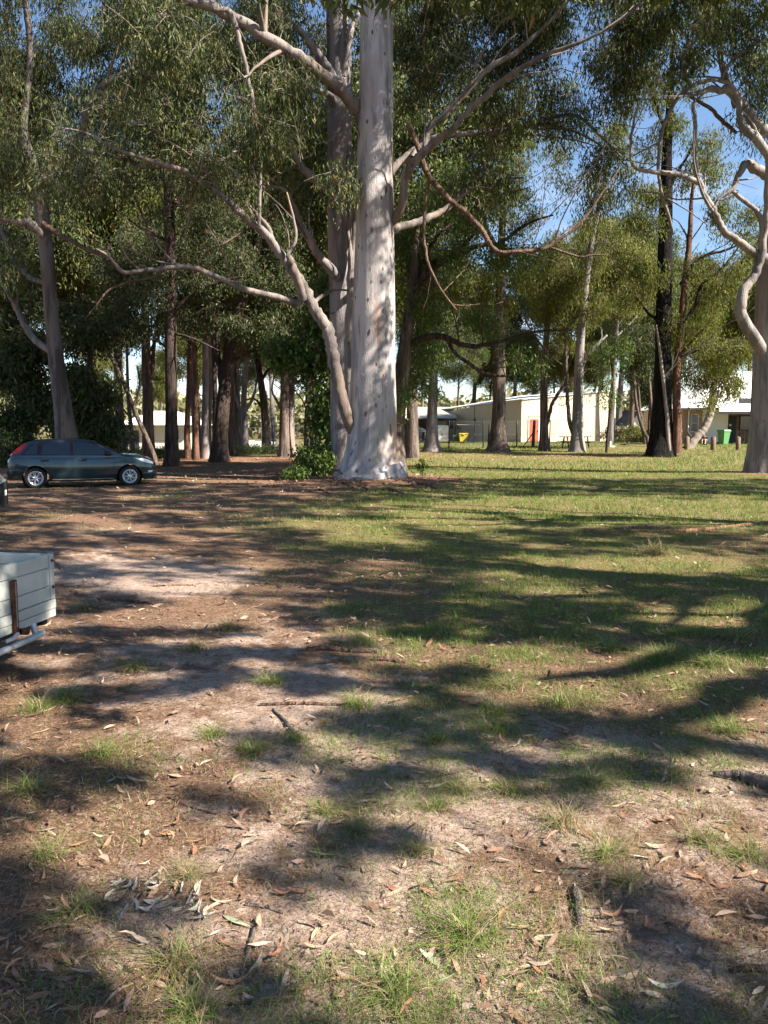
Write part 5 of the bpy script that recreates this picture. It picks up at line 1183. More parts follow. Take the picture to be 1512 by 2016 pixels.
# broad-leaved undergrowth round the great gum
stand([(612, 905, 7, 29), (614, 860, 6, 29), (618, 800, 5, 29), (612, 720, 4, 29), (606, 640, 3, 29)], [[(616, 820, 4, 29), (590, 780, 3, 28.8), (560, 740, 2, 28.6)], [(613, 740, 4, 29), (640, 700, 3, 29), (655, 640, 2, 29)]],
      [(622, 680, 28.5, 40, 60, 1.3, 34), (560, 690, 28.5, 60, 26, 1.2, 28), (634, 800, 28.5, 22, 60, 1, 22), (640, 600, 28, 35, 40, 1, 20), (650, 860, 28, 14, 26, .6, 6)], 'broad-leaved young tree growing against the left side of the great gum', bark='bark_mid', leaf='leaf_bright', seed=103, per=34, L=0.17, Wd=0.10, hang=0.7, flare=None, sides=8, name='young_tree')
stand([(662, 912, 30, 28), (662, 880, 27, 28), (663, 830, 25, 28), (666, 760, 22, 28), (668, 690, 16, 28), (672, 600, 8, 28)], [[(668, 700, 10, 28), (690, 640, 9, 27.6), (684, 580, 5, 27.5)]],
      [(665, 640, 28, 30, 80, .8, 24), (655, 560, 28, 30, 60, 1, 16)], 'shaggy dark stump-like trunk wedged behind the foot of the great gum', bark='bark_dark', leaf='leaf_bright', seed=104, per=34, L=0.15, Wd=0.08, hang=0.7, flare=(0.25, 0.4, 4))

# off to the right, out of the picture: the trees whose crowns shade the clearing
SUNLIT = [  # gaps in those crowns: patches of sun on the ground (u, v, half-width, half-height in the photograph)
    (440, 946, 110, 6), (120, 1022, 75, 8), (235, 1038, 48, 7), (30, 1036, 30, 6), (260, 980, 60, 4), (640, 1032, 115, 7), (690, 1052, 80, 12), (480, 1103, 50, 8), (340, 1097, 30, 4), (210, 1084, 40, 4),
    (340, 1162, 78, 23), (360, 1215, 150, 20), (50, 1236, 65, 16), (60, 1320, 66, 42), (580, 1255, 40, 13), (1130, 1004, 420, 26), (880, 1024, 190, 15), (1400, 1010, 190, 32), (1250, 1112, 200, 20), (1440, 1104, 90, 10), (1000, 1160, 62, 11),
    (1360, 1208, 120, 18), (1440, 1235, 70, 12), (1215, 1325, 235, 46), (1060, 1290, 90, 20), (350, 1420, 130, 42), (515, 1408, 70, 32), (640, 1378, 90, 14), (40, 1362, 36, 40), (555, 1575, 56, 26), (275, 1557, 36, 22), (45, 1640, 46, 38), (700, 1772, 62, 34), (465, 1705, 38, 22),
    (318, 1915, 24, 24), (612, 1852, 40, 26), (315, 2004, 36, 18), (1420, 1465, 130, 62), (900, 1700, 150, 76), (955, 1830, 110, 56), (1235, 1620, 92, 30), (1410, 1660, 110, 58), (1135, 1880, 72, 48), (1060, 1950, 44, 40), (820, 1630, 60, 30), (760, 1300, 30, 8), (900, 1290, 40, 10), (620, 1480, 40, 14), (180, 1720, 30, 12), (830, 1890, 40, 20), (395, 1775, 42, 24), (290, 1750, 26, 14), (110, 1900, 40, 24), (420, 1990, 40, 16), (720, 1990, 40, 16), (1300, 1760, 40, 14)]
gsh = np.random.default_rng(5)
def to_px(x, y, z):
    dy = y * _c - (z - EYE) * _s; up = y * _s + (z - EYE) * _c
    return 756 + FPX * x / dy, 1008 - FPX * up / dy
gx, gy = [], []
yy = 1.7
while yy < 25.5:
    st = 0.24 if yy < 7.5 else 0.42
    xs0 = np.arange(-.55 * yy - .6, .55 * yy + .6, st); gx += list(xs0 + gsh.normal(0, st * .5, len(xs0))); gy += list(yy + gsh.normal(0, st * .5, len(xs0))); yy += st
gx, gy = np.array(gx), np.array(gy); gzz = gz(gx, gy); pu, pv = to_px(gx, gy, gzz)
xb, yb_ = np.meshgrid(np.arange(-18, -1, .5), np.arange(25.5, 37, .5)); gx = np.append(gx, xb.ravel() + gsh.normal(0, .15, xb.size)); gy = np.append(gy, yb_.ravel() + gsh.normal(0, .15, xb.size)); gzz = gz(gx, gy); pu, pv = to_px(gx, gy, gzz)
lit_ = (gy > 25.5) & (fbm(gx * .16, gy * .8, 141, 2) > .56)
wob = 0.55 + 0.95 * fbm(gx * 2.6, gy * 2.6, 131, 3)
for (u, v, ru, rv) in SUNLIT:
    yv = max(2.0, 1.7 * FPX / (v - 840)); nr_ = .10 if yv < 7.5 else .17
    lit_ |= ((pu - u) / (ru + nr_ * FPX / yv)) ** 2 + ((pv - v) / (rv + nr_ * 2635 / yv ** 2)) ** 2 < wob ** 2
keep = ~lit_ & (gsh.random(len(gx)) < np.where(gy < 7.5, .74, .80) + .9 * (fbm(gx * 2.2, gy * 2.2, 171, 2) - .5))
gp3 = np.stack([gx, gy, gzz], 1)[keep]
trunk_shade = np.array([P(u, v, 24.3) for u, v in ((700, 760), (715, 800), (705, 840), (690, 880), (735, 830), (720, 700), (705, 660), (745, 560), (715, 480), (735, 330), (720, 280), (740, 240), (765, 380), (715, 180), (735, 110))] + [P(u, v, 29.6) for u, v in ((132, 860), (128, 820), (122, 780), (118, 740), (112, 700), (108, 660), (105, 620), (130, 880), (98, 570), (92, 500))] + [P(u, v, 5.3) for u, v in ((20, 1150), (60, 1160), (90, 1120), (40, 1200), (85, 1190), (10, 1220))] + [P(u, v, 22.3) for u, v in ((60, 890), (120, 880), (180, 885), (240, 905), (90, 920), (150, 925), (210, 930), (280, 920), (30, 910))])
gp3 = np.vstack([gp3, trunk_shade, trunk_shade + gsh.normal(0, .25, trunk_shade.shape)])
shade_pts = []
for p in gp3:
    for _ in range(12):
        h = gsh.uniform(5.2, 8.2) if p[1] < 7.5 else (gsh.uniform(7.8, 12.5) if _ < 6 else gsh.uniform(11, 20))
        q = p + SUN * (h / SUN[2]); qu, qv = to_px(*q)
        if q[1] < .5 or qv < -25 or qu > 1545: break
    else: continue
    shade_pts.append(np.append(q, p[1] < 7.5))
shade_pts = np.array(shade_pts); shade_near = shade_pts[:, 3] > .5; shade_pts = shade_pts[:, :3]
SH_TREES = [(13.5, -7.5), (14.5, -1.5), (12.6, 4.6), (13.6, 10.5), (13.8, 17.5)]
sx = np.array(SH_TREES)
own = np.argmin(((shade_pts[:, None, :2] - sx[None] + 0.0) ** 2).sum(-1), 1)
LIMB_SHADOWS = {0: [], 1: [[(1540, 1350), (1400, 1395), (1250, 1430), (1100, 1440), (940, 1425)]], 2: [[(1540, 1275), (1300, 1265), (1080, 1225), (900, 1190)], [(1250, 1318), (1150, 1328), (1060, 1340)]], 3: [], 4: []}
for i, (tx, ty) in enumerate(SH_TREES):
    pts = shade_pts[own == i]; nr = shade_near[own == i]
    g = np.random.default_rng(200 + i)
    zb = float(gz(tx, ty))
    trk = catmull(np.array([[tx, ty, zb, .42], [tx + .1, ty, zb + 3, .36], [tx - .2, ty + .2, zb + 6, .30], [tx, ty, zb + 9, .22], [tx + .3, ty - .2, zb + 12, .12], [tx + .2, ty, zb + 14, .04]]), 26)
    lbs = []
    for j in range(7):
        z0 = 5.2 + 0.9 * j; s0 = trk[np.argmin(abs(trk[:, 2] - zb - z0))]
        cand = pts[np.hypot(pts[:, 0] - tx, pts[:, 1] - ty) < 6] if len(pts) else pts
        tgt = cand[g.integers(0, len(cand))] if len(cand) else np.array([tx + abs(g.normal(0, 2)), ty + g.normal(0, 3), 11])
        t = np.linspace(0, 1, 9)[:, None]
        pp = s0[:3] * (1 - t) + tgt * t + np.sin(t * math.pi) * np.array([0, 0, -0.5]) + g.normal(0, .12, (9, 3)) * t
        if any(q_[1] > .5 and to_px(*q_)[0] < 1550 and to_px(*q_)[1] > -20 for q_ in pp): continue
        lbs.append(np.hstack([pp, 0.11 * (1 - t) + 0.02]))
    for ls in LIMB_SHADOWS[i]:
        q = np.array([G(*a) for a in ls]); hh = 7.5
        pp = q + SUN * (hh / SUN[2]); s0 = trk[np.argmin(abs(trk[:, 2] - zb - 6.5))]
        pp = catmull(np.vstack([s0[:3], s0[:3] * .5 + pp[0] * .5, pp]), 26)
        lbs.append(np.hstack([pp, np.linspace(.17, .05, 26)[:, None]]))
    build_tree('gum_tree', ['smooth grey gum tree far to the right, out of the clearing', 'forked grey gum tree to the right of the clearing', 'wide grey gum tree reaching over the clearing', 'tall grey gum tree beside the lawn on the right', 'grey gum tree at the right edge of the lawn'][i],
               trk, lbs, [], bark='bark_grey', extra=pts, extra_leaves=[(pts[nr], 85, .125, .13, .052), (pts[~nr], 60, .27, .26, .085)], seed=210 + i, flare=(0.4, .5, 5), sides=14)

# gum forest behind: four kinds, copied ---------------------------------------------------
def forest_kind(seed, h, r, leaf, bark, per, nclump, L, Wd, cr, c0=0.42, label=''):
    g = np.random.default_rng(seed)
    z = np.linspace(0, 1, 8)
    trk = np.stack([np.cumsum(g.normal(0, .12, 8)) * z, np.cumsum(g.normal(0, .12, 8)) * z, z * h, r * (1 - .88 * z)], 1)
    trk[:, :2] -= trk[0, :2]
    root = thing('background_gum', label, 'tree', (0, 0, 0), 0, 'trees far behind the clearing')
    t2 = catmull(trk, 20); V, F = tube(t2[:, :3] - [0, 0, .3], t2[:, 3], 9, .06, seed, (.3, .5, 4))
    obj('trunk', mesh_np('far_trunk', V, F), M[bark], root)
    nodes = [t2[8:, :3]]; parts = []
    for j in range(9):
        s0 = t2[g.integers(8, 18)]; a = g.random() * 6.28; l = g.uniform(.5, 1) * cr
        e = s0[:3] + np.array([math.cos(a) * l, math.sin(a) * l, g.uniform(.3, 1.0) * l])
        t = np.linspace(0, 1, 7)[:, None]
        pp = s0[:3] * (1 - t) + e * t + g.normal(0, .1, (7, 3)) * t
        parts.append(tube(pp, np.linspace(s0[3] * .5, .03, 7), 6, .05, j)); nodes.append(pp[2:])
    V, F = join_parts(parts); obj('limbs', mesh_np('far_limbs', V, F), M[bark], root)['kind'] = 'stuff'
    q = g.normal(0, 1, (nclump, 3)); q /= np.linalg.norm(q, axis=1)[:, None]; q *= g.random((nclump, 1)) ** .4
    cen = q[g.integers(0, nclump, max(4, nclump // 9))]; jj = np.argmin(((q[:, None] - cen[None]) ** 2).sum(-1), 1); q = q * .5 + cen[jj] * .5
    cl = np.array([0, 0, h * (c0 + 1.02) / 2]) + q * np.array([cr, cr, h * (1.02 - c0) / 2])
    A, B, ra, rb = attach_twigs(np.vstack(nodes), cl, .03)
    V, F, _ = twig_batch(A, B, ra, rb, .1, 4, 3); obj('twigs', mesh_np('far_twigs', V, F), M['twig'], root)['kind'] = 'stuff'
    V, F = leaf_batch(cl, per, g.uniform(.7, 1.4, nclump) * .75, L, Wd, .6, .25, seed); obj('crown', mesh_np('far_crown', V, [F], False), M[leaf], root)['kind'] = 'stuff'
    return root
FK = [forest_kind(301, 15, .26, 'leaf_olive', 'bark_mid', 190, 230, .24, .075, 3.6, .50, 'olive-green gum with a full rounded crown'),
      forest_kind(302, 18, .28, 'leaf_yellow', 'bark_limb', 190, 240, .24, .072, 3.8, .52, 'tall gum with sunlit yellow-green crown'),
      forest_kind(303, 12, .22, 'leaf_dark', 'bark_dark', 190, 210, .24, .085, 3.0, .36, 'low dark-leaved tree'),
      forest_kind(304, 16, .24, 'leaf_gum', 'bark_mid', 180, 230, .25, .068, 4.0, .48, 'grey-green gum with a wide airy crown')]
FOREST = [  # kind, u, depth, size
    (1, 60, 60, 1.0), (0, 180, 56, 1.05), (0, 450, 62, 1.1), (1, 540, 98, 1.2), (3, 620, 60, 1.1), (0, 690, 68, 1.15), (0, 390, 92, 1.1), (1, 130, 82, 1.2),
    (2, -60, 52, 1.2), (0, -130, 60, 1.1), (1, -220, 70, 1.2), (0, 760, 56, 1.0), (3, 900, 80, .75), (3, 1010, 90, .8), (0, 960, 96, .8), (1, 1090, 98, .75), (0, 1165, 95, .8), (3, 1240, 66, 1.0), (1, 1215, 80, 1.15), (0, 1330, 74, 1.0), (2, 1275, 60, .62),
    (0, 1420, 82, 1.1), (1, 1500, 86, 1.2), (1, 1200, 58, .95), (1, 830, 104, .8), (3, 480, 105, .9), (1, 560, 112, .9), (0, 320, 116, .9), (1, 205, 108, .85),
    (1, 660, 90, 1.0), (2, 20, 68, .9), (0, 1120, 110, .8), (3, 1290, 105, .85), (1, 1400, 108, .9), (0, 1050, 112, .75), (3, 560, 44, 1.15), (3, 470, 54, 1.15), (0, 240, 48, 1.1), (3, 120, 44, 1.2), (1, 390, 52, 1.15), (3, 850, 86, 1.2), (0, 930, 92, 1.2), (3, 1010, 88, 1.15), (1, 1110, 90, 1.25), (3, 1180, 86, 1.2), (0, 1250, 80, 1.2), (3, 1330, 84, 1.2), (0, 1470, 80, 1.25), (1, 1560, 78, 1.2), (0, -20, 50, 1.2), (3, 650, 50, 1.2), (3, 812, 40, 1.3)]
gf = np.random.default_rng(77); used = set()
for (k, u, d, s) in FOREST:
    x = (u - 756) / FPX * d; loc = (x, d, float(gz(x, d)))
    where = ('deep in the stand of trunks' if d < 58 else 'beyond the dark thicket at the car' if u < 200 else 'beyond the cream hip-roofed house' if u < 430 else 'beyond the far court fence' if u < 700 else 'beyond the carport' if u < 890 else 'behind the cream shed' if u < 1200 else 'behind the grey cottage' if u < 1340 else 'behind the white-roofed house')
    lab_ = FK[k]['label'].split(' standing ')[0] + ' standing ' + where
    s = s * gf.uniform(.93, 1.07); rz = gf.random() * 6.28
    if k not in used:
        used.add(k); FK[k].location = loc; FK[k].rotation_euler = (0, 0, rz); FK[k].scale = (s, s, s); FK[k]['label'] = lab_
    else: copy_thing(FK[k], loc, rz, s, lab_)
# far wooded rise on the horizon
def far_wood():
    g = np.random.default_rng(401); pts = []
    for a in np.arange(-70, 70, .36):
        for k in range(4):
            d = g.uniform(170, 260); x = math.sin(R(a)) * d; y = math.cos(R(a)) * d
            h = 7.5 + 4 * vnoise(np.array([a * .12]), np.array([3.3]), 5)[0]
            for _ in range(3): pts.append((x + g.normal(0, 2), y + g.normal(0, 2), g.uniform(.4, h)))
    V, F = leaf_batch(np.array(pts), 8, 2.0, 2.2, 1.3, .9, .2, 402)
    o = obj('distant_wood', mesh_np('distant_wood', V, [F], False), M['leaf_shrub']); o['kind'] = 'stuff'
    o['label'] = 'pale grey-green belt of trees on the horizon'
far_wood()

# shrubs ---------------------------------------------------------------------------------
def shrub(label, u, v, hw, hh, n, per, L, Wd, leaf, seed, hang=.9, name='shrub', d=None, stemmat='twig'):
    b = G(u, v) if d is None else np.array([(u - 756) / FPX * d, d, float(gz((u - 756) / FPX * d, d))])
    k = b[1] / FPX; g = np.random.default_rng(seed)
    q = g.normal(0, 1, (n, 3)); q /= np.linalg.norm(q, axis=1)[:, None]; q *= g.random((n, 1)) ** .4
    cl = q * np.array([hw * k, hw * k * .7, hh * k * .5]) + np.array([0, 0, hh * k * .52]); cl[:, 2] = np.maximum(cl[:, 2], .05)
    root = thing(name, label, 'shrub', tuple(b))
    st = np.array([[0, 0, -.05]]) + g.normal(0, 1, (n, 3)) * np.array([hw * k * .2, hw * k * .14, .0])
    V, F, _ = twig_batch(st, cl, np.full(n, .010), np.full(n, .004), .1, 4, 4)
    obj('stems', mesh_np(name + '_stems', V, F), M[stemmat], root)['kind'] = 'stuff'
    V, F = leaf_batch(cl, per, min(.28, hw * k * .35), L, Wd, hang, .3, seed)
    V[:, 2] = np.maximum(V[:, 2], .01)
    obj('foliage', mesh_np(name + '_foliage', V, [F], False), M[leaf], root)['kind'] = 'stuff'
    return root
shrub('pale grey-green shrub in front of the white house on the left', 225, 893, 48, 75, 90, 60, .14, .06, 'leaf_shrub', 501)
shrub('leafy green shrub at the left foot of the great gum', 620, 938, 42, 62, 70, 26, .16, .07, 'leaf_bright', 502)
shrub('low weedy clump of bright leaves left of the great gum', 585, 945, 26, 30, 30, 22, .18, .05, 'leaf_bright', 503)
shrub('small leafy seedling on the right of the great gum', 832, 938, 10, 34, 9, 14, .13, .07, 'leaf_bright', 504)
shrub('grassy hedge bush before the grey cottage', 1240, 866, 62, 34, 90, 50, .26, .05, 'leaf_yellow', 505, d=62)
shrub('dark low thicket behind the hatchback', 30, 900, 60, 70, 80, 50, .16, .07, 'leaf_dark', 506, d=33)
shrub('low green weeds below the white house', 300, 896, 60, 16, 50, 50, .16, .06, 'leaf_bright', 507, d=43)
shrub('low green weeds along the fence in the stand', 520, 893, 90, 14, 60, 50, .16, .06, 'leaf_bright', 508, d=49)
shrub('dark shrub squeezed between the shed and the carport', 800, 880, 24, 60, 40, 50, .16, .06, 'leaf_dark', 509, d=48)
# ------------------------------------------------------------------ hatchback
XS = np.array([-2.02, -1.98, -1.90, -1.75, -1.5, -1.2, -.6, 0, .6, 1.1, 1.4, 1.65, 1.85, 2.0, 2.09, 2.13])
WX = np.array([.62, .72, .785, .82, .84, .845, .848, .85, .85, .845, .835, .815, .77, .70, .60, .50])
ZL = np.array([.42, .33, .28, .26, .24, .22, .20, .20, .20, .21, .22, .23, .24, .26, .30, .36])
ZT = np.array([.78, .90, .97, .985, .98, .965, .945, .935, .93, .945, .925, .885, .835, .775, .71, .64])
CR = np.array([.0, .01, .02, .02, .02, .02, .02, .02, .02, .045, .055, .06, .055, .045, .03, .0])
def smooth_interp(x, X, Y):
    o = 0
    for d in (-.06, -.03, 0, .03, .06): o = o + np.interp(x + d, X, Y)
    return o / 5
PZ = np.array([0, .06, .18, .38, .52, .66, .86, .95, 1.0]); PY = np.array([.86, .92, .965, .99, 1.0, .995, .97, .945, .90])
def low_y(x, z):
    zl, zt = smooth_interp(x, XS, ZL), smooth_interp(x, XS, ZT)
    return smooth_interp(x, XS, WX) * np.interp((z - zl) / (zt - zl), PZ, PY)
RX = np.array([-1.96, -1.86, -1.72, -1.58, -1.42, -1.15, -.7, -.3, .1, .32, .55, .85, 1.1, 1.22])
RZ = np.array([.95, 1.06, 1.20, 1.305, 1.365, 1.405, 1.43, 1.435, 1.415, 1.375, 1.26, 1.11, .99, .93])
def roof_z(x): return smooth_interp(x, RX, RZ)
def cab_y(x, z):
    b = np.minimum(.80, smooth_interp(x, XS, WX) * .955)
    return b - .215 * np.clip((z - .93) / .5, 0, 1) ** 1.15

def loft(sections):
    n, k = len(sections), len(sections[0]); V = np.array(sections).reshape(-1, 3)
    i = (np.arange(n - 1)[:, None] * k + np.arange(k - 1)[None]).ravel()
    F = [np.stack([i, i + 1, i + k + 1, i + k], -1)]
    return V, F

def car_lower():
    secs = []
    for x in np.linspace(-2.02, 2.13, 84):
        zl, zt, cr, w = (float(smooth_interp(x, XS, a)) for a in (ZL, ZT, CR, WX))
        half = [(0, zl)] + [(w * .6, zl)] + [(w * float(np.interp(t, PZ, PY)), zl + (zt - zl) * t) for t in np.linspace(0, 1, 16)] + [(w * .82, zt + cr * .35), (w * .6, zt + cr * .7), (w * .3, zt + cr * .93), (0, zt + cr)]
        full = half + [(-y, z) for y, z in half[-2:0:-1]]
        secs.append([(x, -y, z) for y, z in full])
    k = len(secs[0]); V = np.array(secs).reshape(-1, 3); n = len(secs)
    i = np.arange(n - 1)[:, None] * k; j = np.arange(k)[None]; j2 = (j + 1) % k
    F = [np.stack([i + j, i + j2, i + k + j2, i + k + j], -1).reshape(-1, 4)]
    me = mesh_np('lower', V, F); bm = bmesh.new(); bm.from_mesh(me)
    bmesh.ops.holes_fill(bm, edges=[e for e in bm.edges if e.is_boundary], sides=0)
    bmesh.ops.recalc_face_normals(bm, faces=bm.faces); bm.to_mesh(me); bm.free(); return me

def car_cabin():
    secs = []
    for x in np.linspace(-1.95, 1.2, 64):
        zt = max(float(roof_z(x)), .9); zb = .88
        z = np.linspace(zb, max(zt - .05, zb + .002), 9); y = cab_y(x, z); e = y[-1]
        half = [(float(a), float(c)) for a, c in zip(y, z)] + [(e - .02, zt - .022), (e - .065, zt - .004), (e * .6, zt + .012), (e * .3, zt + .018), (0, zt + .02)]
        secs.append([(x, -a, c) for a, c in half] + [(x, a, c) for a, c in half[-2::-1]])
    return loft(secs)

def patch(poly, fy, off, n=14, side=-1):
    """fill polygon (x,z) with a grid that follows the body side"""
    p = np.array(poly); xs = np.linspace(p[:, 0].min(), p[:, 0].max(), n)
    V = []; q = np.vstack([p, p[:1]])
    rows = []
    for x in xs:
        zs = []
        xx = min(max(x, p[:, 0].min() + 1e-4), p[:, 0].max() - 1e-4)
        for a, b in zip(q[:-1], q[1:]):
            if (a[0] - xx) * (b[0] - xx) <= 0 and a[0] != b[0]: zs.append(a[1] + (b[1] - a[1]) * (xx - a[0]) / (b[0] - a[0]))
        rows.append((min(zs), max(zs)))
    m = 7
    for x, (a, b) in zip(xs, rows):
        z = np.linspace(a, b, m); y = fy(x, z) + off
        V += [(x, side * yy, zz) for yy, zz in zip(y, z)]
    i = (np.arange(n - 1)[:, None] * m + np.arange(m - 1)[None]).ravel()
    return np.array(V), [np.stack([i, i + 1, i + m + 1, i + m], -1)]

def strip(pts, fy, w, off, side):
    c = catmull(np.array(pts), 24); T = np.gradient(c, axis=0); T /= np.linalg.norm(T, axis=1)[:, None]; Nn = np.stack([-T[:, 1], T[:, 0]], 1)
    V = []
    for (x, z), nn in zip(c, Nn):
        for s in (-1, 1):
            xx, zz = x + nn[0] * w * .5 * s, z + nn[1] * w * .5 * s
            V.append((xx, side * (float(fy(xx, zz)) + off), zz))
    i = np.arange(23) * 2
    return np.array(V), [np.stack([i, i + 1, i + 3, i + 2], -1)]

def make_car(label, paint, bumper_mat, loc, rz, sc, name='hatchback_car', group=None, fb=.43):
    r = thing(name, label, 'car', loc, rz, group); r.scale = (sc, sc, sc)
    me = car_lower(); o = obj('body', me, paint, r)
    cuts = []
    for ax in (-1.30, 1.31):
        V, F = lathe([(.001, -1.2), (.365, -1.2), (.365, 1.2), (.001, 1.2)], 40); V = V[:, [0, 2, 1]] + np.array([ax, 0, .315])
        cm = mesh_np('cut', V, F, False); bm = bmesh.new(); bm.from_mesh(cm); bmesh.ops.remove_doubles(bm, verts=bm.verts, dist=.003); bmesh.ops.recalc_face_normals(bm, faces=bm.faces); bm.to_mesh(cm); bm.free()
        co = bpy.data.objects.new('cut', cm); COL.objects.link(co); co.parent = r; cuts.append(co)
        md = o.modifiers.new('b', 'BOOLEAN'); md.operation = 'DIFFERENCE'; md.object = co; md.solver = 'EXACT'
    dg = bpy.context.evaluated_depsgraph_get(); dg.update()
    m2 = bpy.data.meshes.new_from_object(o.evaluated_get(dg)); o.modifiers.clear(); o.data = m2; m2.materials.clear(); m2.materials.append(paint)
    for c in cuts: bpy.data.objects.remove(c)
    for p in m2.polygons: p.use_smooth = True
    m2.set_sharp_from_angle(angle=R(40))
    V, F = car_cabin(); obj('cabin', mesh_np('cabin', V, F), paint, r)
    for ax in (-1.30, 1.31):
        V, F = lathe([(.36, -.80), (.36, .80)], 36); V = V[:, [0, 2, 1]] + np.array([ax, 0, .315]); F = [f for f in F]
        obj('wheel_well', mesh_np('wheel_well', V, F), M['car_black'], r)
    # glass
    side_w = [('rear_quarter_window', [(-1.60, 1.01), (-1.24, 1.01), (-1.22, 1.325), (-1.34, 1.285)]),
              ('rear_door_window', [(-1.13, 1.0), (-.335, .985), (-.335, 1.355), (-.95, 1.345), (-1.10, 1.30)]),
              ('front_door_window', [(-.255, .985), (.80, .975), (.56, 1.14), (.26, 1.315), (.0, 1.35), (-.255, 1.358)])]
    for s in (-1, 1):
        V, F = patch([(-1.68, .985), (.90, .955), (.58, 1.17), (.29, 1.345), (-.1, 1.385), (-1.0, 1.372), (-1.38, 1.315)], cab_y, .003, 30, s); obj('window_surround', mesh_np('window_surround', V, F), M['car_black'], r)
        for nm, pl in side_w:
            V, F = patch(pl, cab_y, .007, 14, s); obj(nm, mesh_np(nm, V, F), M['car_glass'], r)
        # lamps
        V, F = patch([(-1.93, 1.03), (-1.86, 1.015), (-1.70, 1.05), (-1.50, 1.28), (-1.56, 1.325), (-1.70, 1.23)], cab_y, .010, 16, s); obj('tail_lamp', mesh_np('tail_lamp', V, F), M['tail_red'], r)
        V, F = patch([(1.60, .80), (1.72, .74), (2.06, .665), (2.04, .72), (1.90, .79), (1.66, .86)], low_y, .006, 14, s); obj('headlamp', mesh_np('headlamp', V, F), M['lamp_clear'], r)
        V, F = patch([(1.84, .40), (2.0, .40), (2.01, .47), (1.86, .48)], low_y, .006, 6, s); obj('fog_lamp', mesh_np('fog_lamp', V, F), M['lamp_clear'], r)
        V, F = patch([(1.10, .735), (1.20, .735), (1.20, .755), (1.10, .76)], low_y, .006, 5, s); obj('indicator', mesh_np('indicator', V, F), M['stick_orange'], r)
        for nm, pts, w, m_ in (('door_gap', [(-.30, .95), (-.30, .6), (-.29, .30)], .012, 'car_black'), ('door_gap', [(.86, .95), (.88, .7), (.78, .42), (.72, .30)], .010, 'car_black'), ('door_gap', [(-1.16, .97), (-1.10, .75), (-.90, .5), (-.84, .30)], .010, 'car_black'),
                                   ('rub_strip', [(-.85, .535), (-.3, .525), (.74, .515)], .045, 'car_black'), ('sill_highlight', [(-.86, .262), (0, .255), (.86, .262)], .018, 'sill_shine'), ('shut_line', [(-1.95, .62), (-1.8, .66), (-1.68, .60)], .010, 'car_black')):  # the bright strip along the sill is a painted highlight
            V, F = strip(pts, low_y, w, .004, s); obj(nm, mesh_np(nm, V, F), M[m_], r)
        for hx_ in (-1.02, .0):
            bxo('door_handle', (hx_ - .12, hx_ + .10, s * (float(low_y(hx_, .83)) + .012) - .014, s * (float(low_y(hx_, .83)) + .012) + .014, .80, .845), M['car_black'], r, .008)
        yb = s * .87
        bxo('wing_mirror', (.62, .80, min(yb - .09, yb + .09), max(yb - .09, yb + .09), .965, 1.075), M['car_black'], r, .025)
    # windscreen, rear window
    def screen(x0, x1, zoff, nm):
        V = []
        for x in np.linspace(x0, x1, 10):
            zt = float(roof_z(x)); e = float(cab_y(x, zt)) - .09
            for t in np.linspace(-1, 1, 9): V.append((x, t * e, zt + .012 + zoff + .012 * (1 - t * t)))
        i = (np.arange(9)[:, None] * 9 + np.arange(8)[None]).ravel()
        obj(nm, mesh_np(nm, np.array(V), [np.stack([i, i + 1, i + 10, i + 9], -1)]), M['car_glass'], r)
    screen(.36, 1.08, .008, 'windscreen'); screen(-1.84, -1.50, .010, 'rear_window')
    # bumpers and trim
    for nm, x0, x1, z0, z1 in (('front_bumper', 1.72, 2.14, .20, fb), ('rear_bumper', -2.05, -1.68, .27, .60)):
        secs = []
        for x in np.linspace(x0, x1, 12):
            zz = np.linspace(z0, z1, 6); xx = np.clip(x, -2.01, 2.12)
            y = low_y(xx, zz) + .014
            secs.append([(x, -a, c) for a, c in zip(y, zz)] + [(x, a, c) for a, c in zip(y[::-1], zz[::-1])])
        V, F = loft(secs); k = len(secs[0]); e = 0 if x0 < 0 else len(secs) - 1
        m = 6; idx = [[e * k + a, e * k + a + 1, e * k + k - 2 - a, e * k + k - 1 - a] for a in range(m - 1)]
        obj(nm, mesh_np(nm, V, F + [np.array(idx)]), bumper_mat, r)
    bxo('grille', (2.09, 2.147, -.38, .38, .52, .62), M['car_black'], r, .01)
    bxo('number_plate', (2.145, 2.155, -.18, .18, .40, .50), M['white_wall'], r); bxo('number_plate', (-2.065, -2.05, -.18, .18, .48, .58), M['white_wall'], r)
    # wheels
    wt = wr = ws = None
    for ax in (-1.30, 1.31):
        for s in (-1, 1):
            if wt is None:
                V, F = lathe([(.205, -.09), (.225, -.10), (.285, -.098), (.308, -.07), (.312, 0), (.308, .07), (.285, .098), (.225, .10), (.205, .09)], 40); wt = mesh_np('tyre', V[:, [0, 2, 1]], F)
                V, F = lathe([(.155, -.02), (.19, -.03), (.195, -.075), (.212, -.088), (.212, -.095), (.190, -.092), (.178, -.06)], 40); parts = [(V[:, [0, 2, 1]], F)]
                V, F = lathe([(.001, -.075), (.03, -.075), (.055, -.065), (.06, -.03)], 20); parts.append((V[:, [0, 2, 1]], F))
                for q in range(7):
                    for dq in (-.17, .17):
                        a0 = q * 2 * math.pi / 7; a1 = a0 + dq
                        p0 = np.array([math.cos(a0 + dq * .5) * .045, -.068, math.sin(a0 + dq * .5) * .045]); p1 = np.array([math.cos(a1) * .19, -.076, math.sin(a1) * .19])
                        V, F = tube(np.array([p0, (p0 + p1) / 2, p1]), [.013, .011, .011], 5); parts.append((V, F))
                V, F = join_parts(parts); wr = mesh_np('rim', V, F)
                V, F = lathe([(.001, -.012), (.19, -.012), (.19, .03), (.001, .03)], 30); ws = mesh_np('brake_disc', V[:, [0, 2, 1]], F)
            e = bpy.data.objects.new('wheel', wt); COL.objects.link(e); e.parent = r
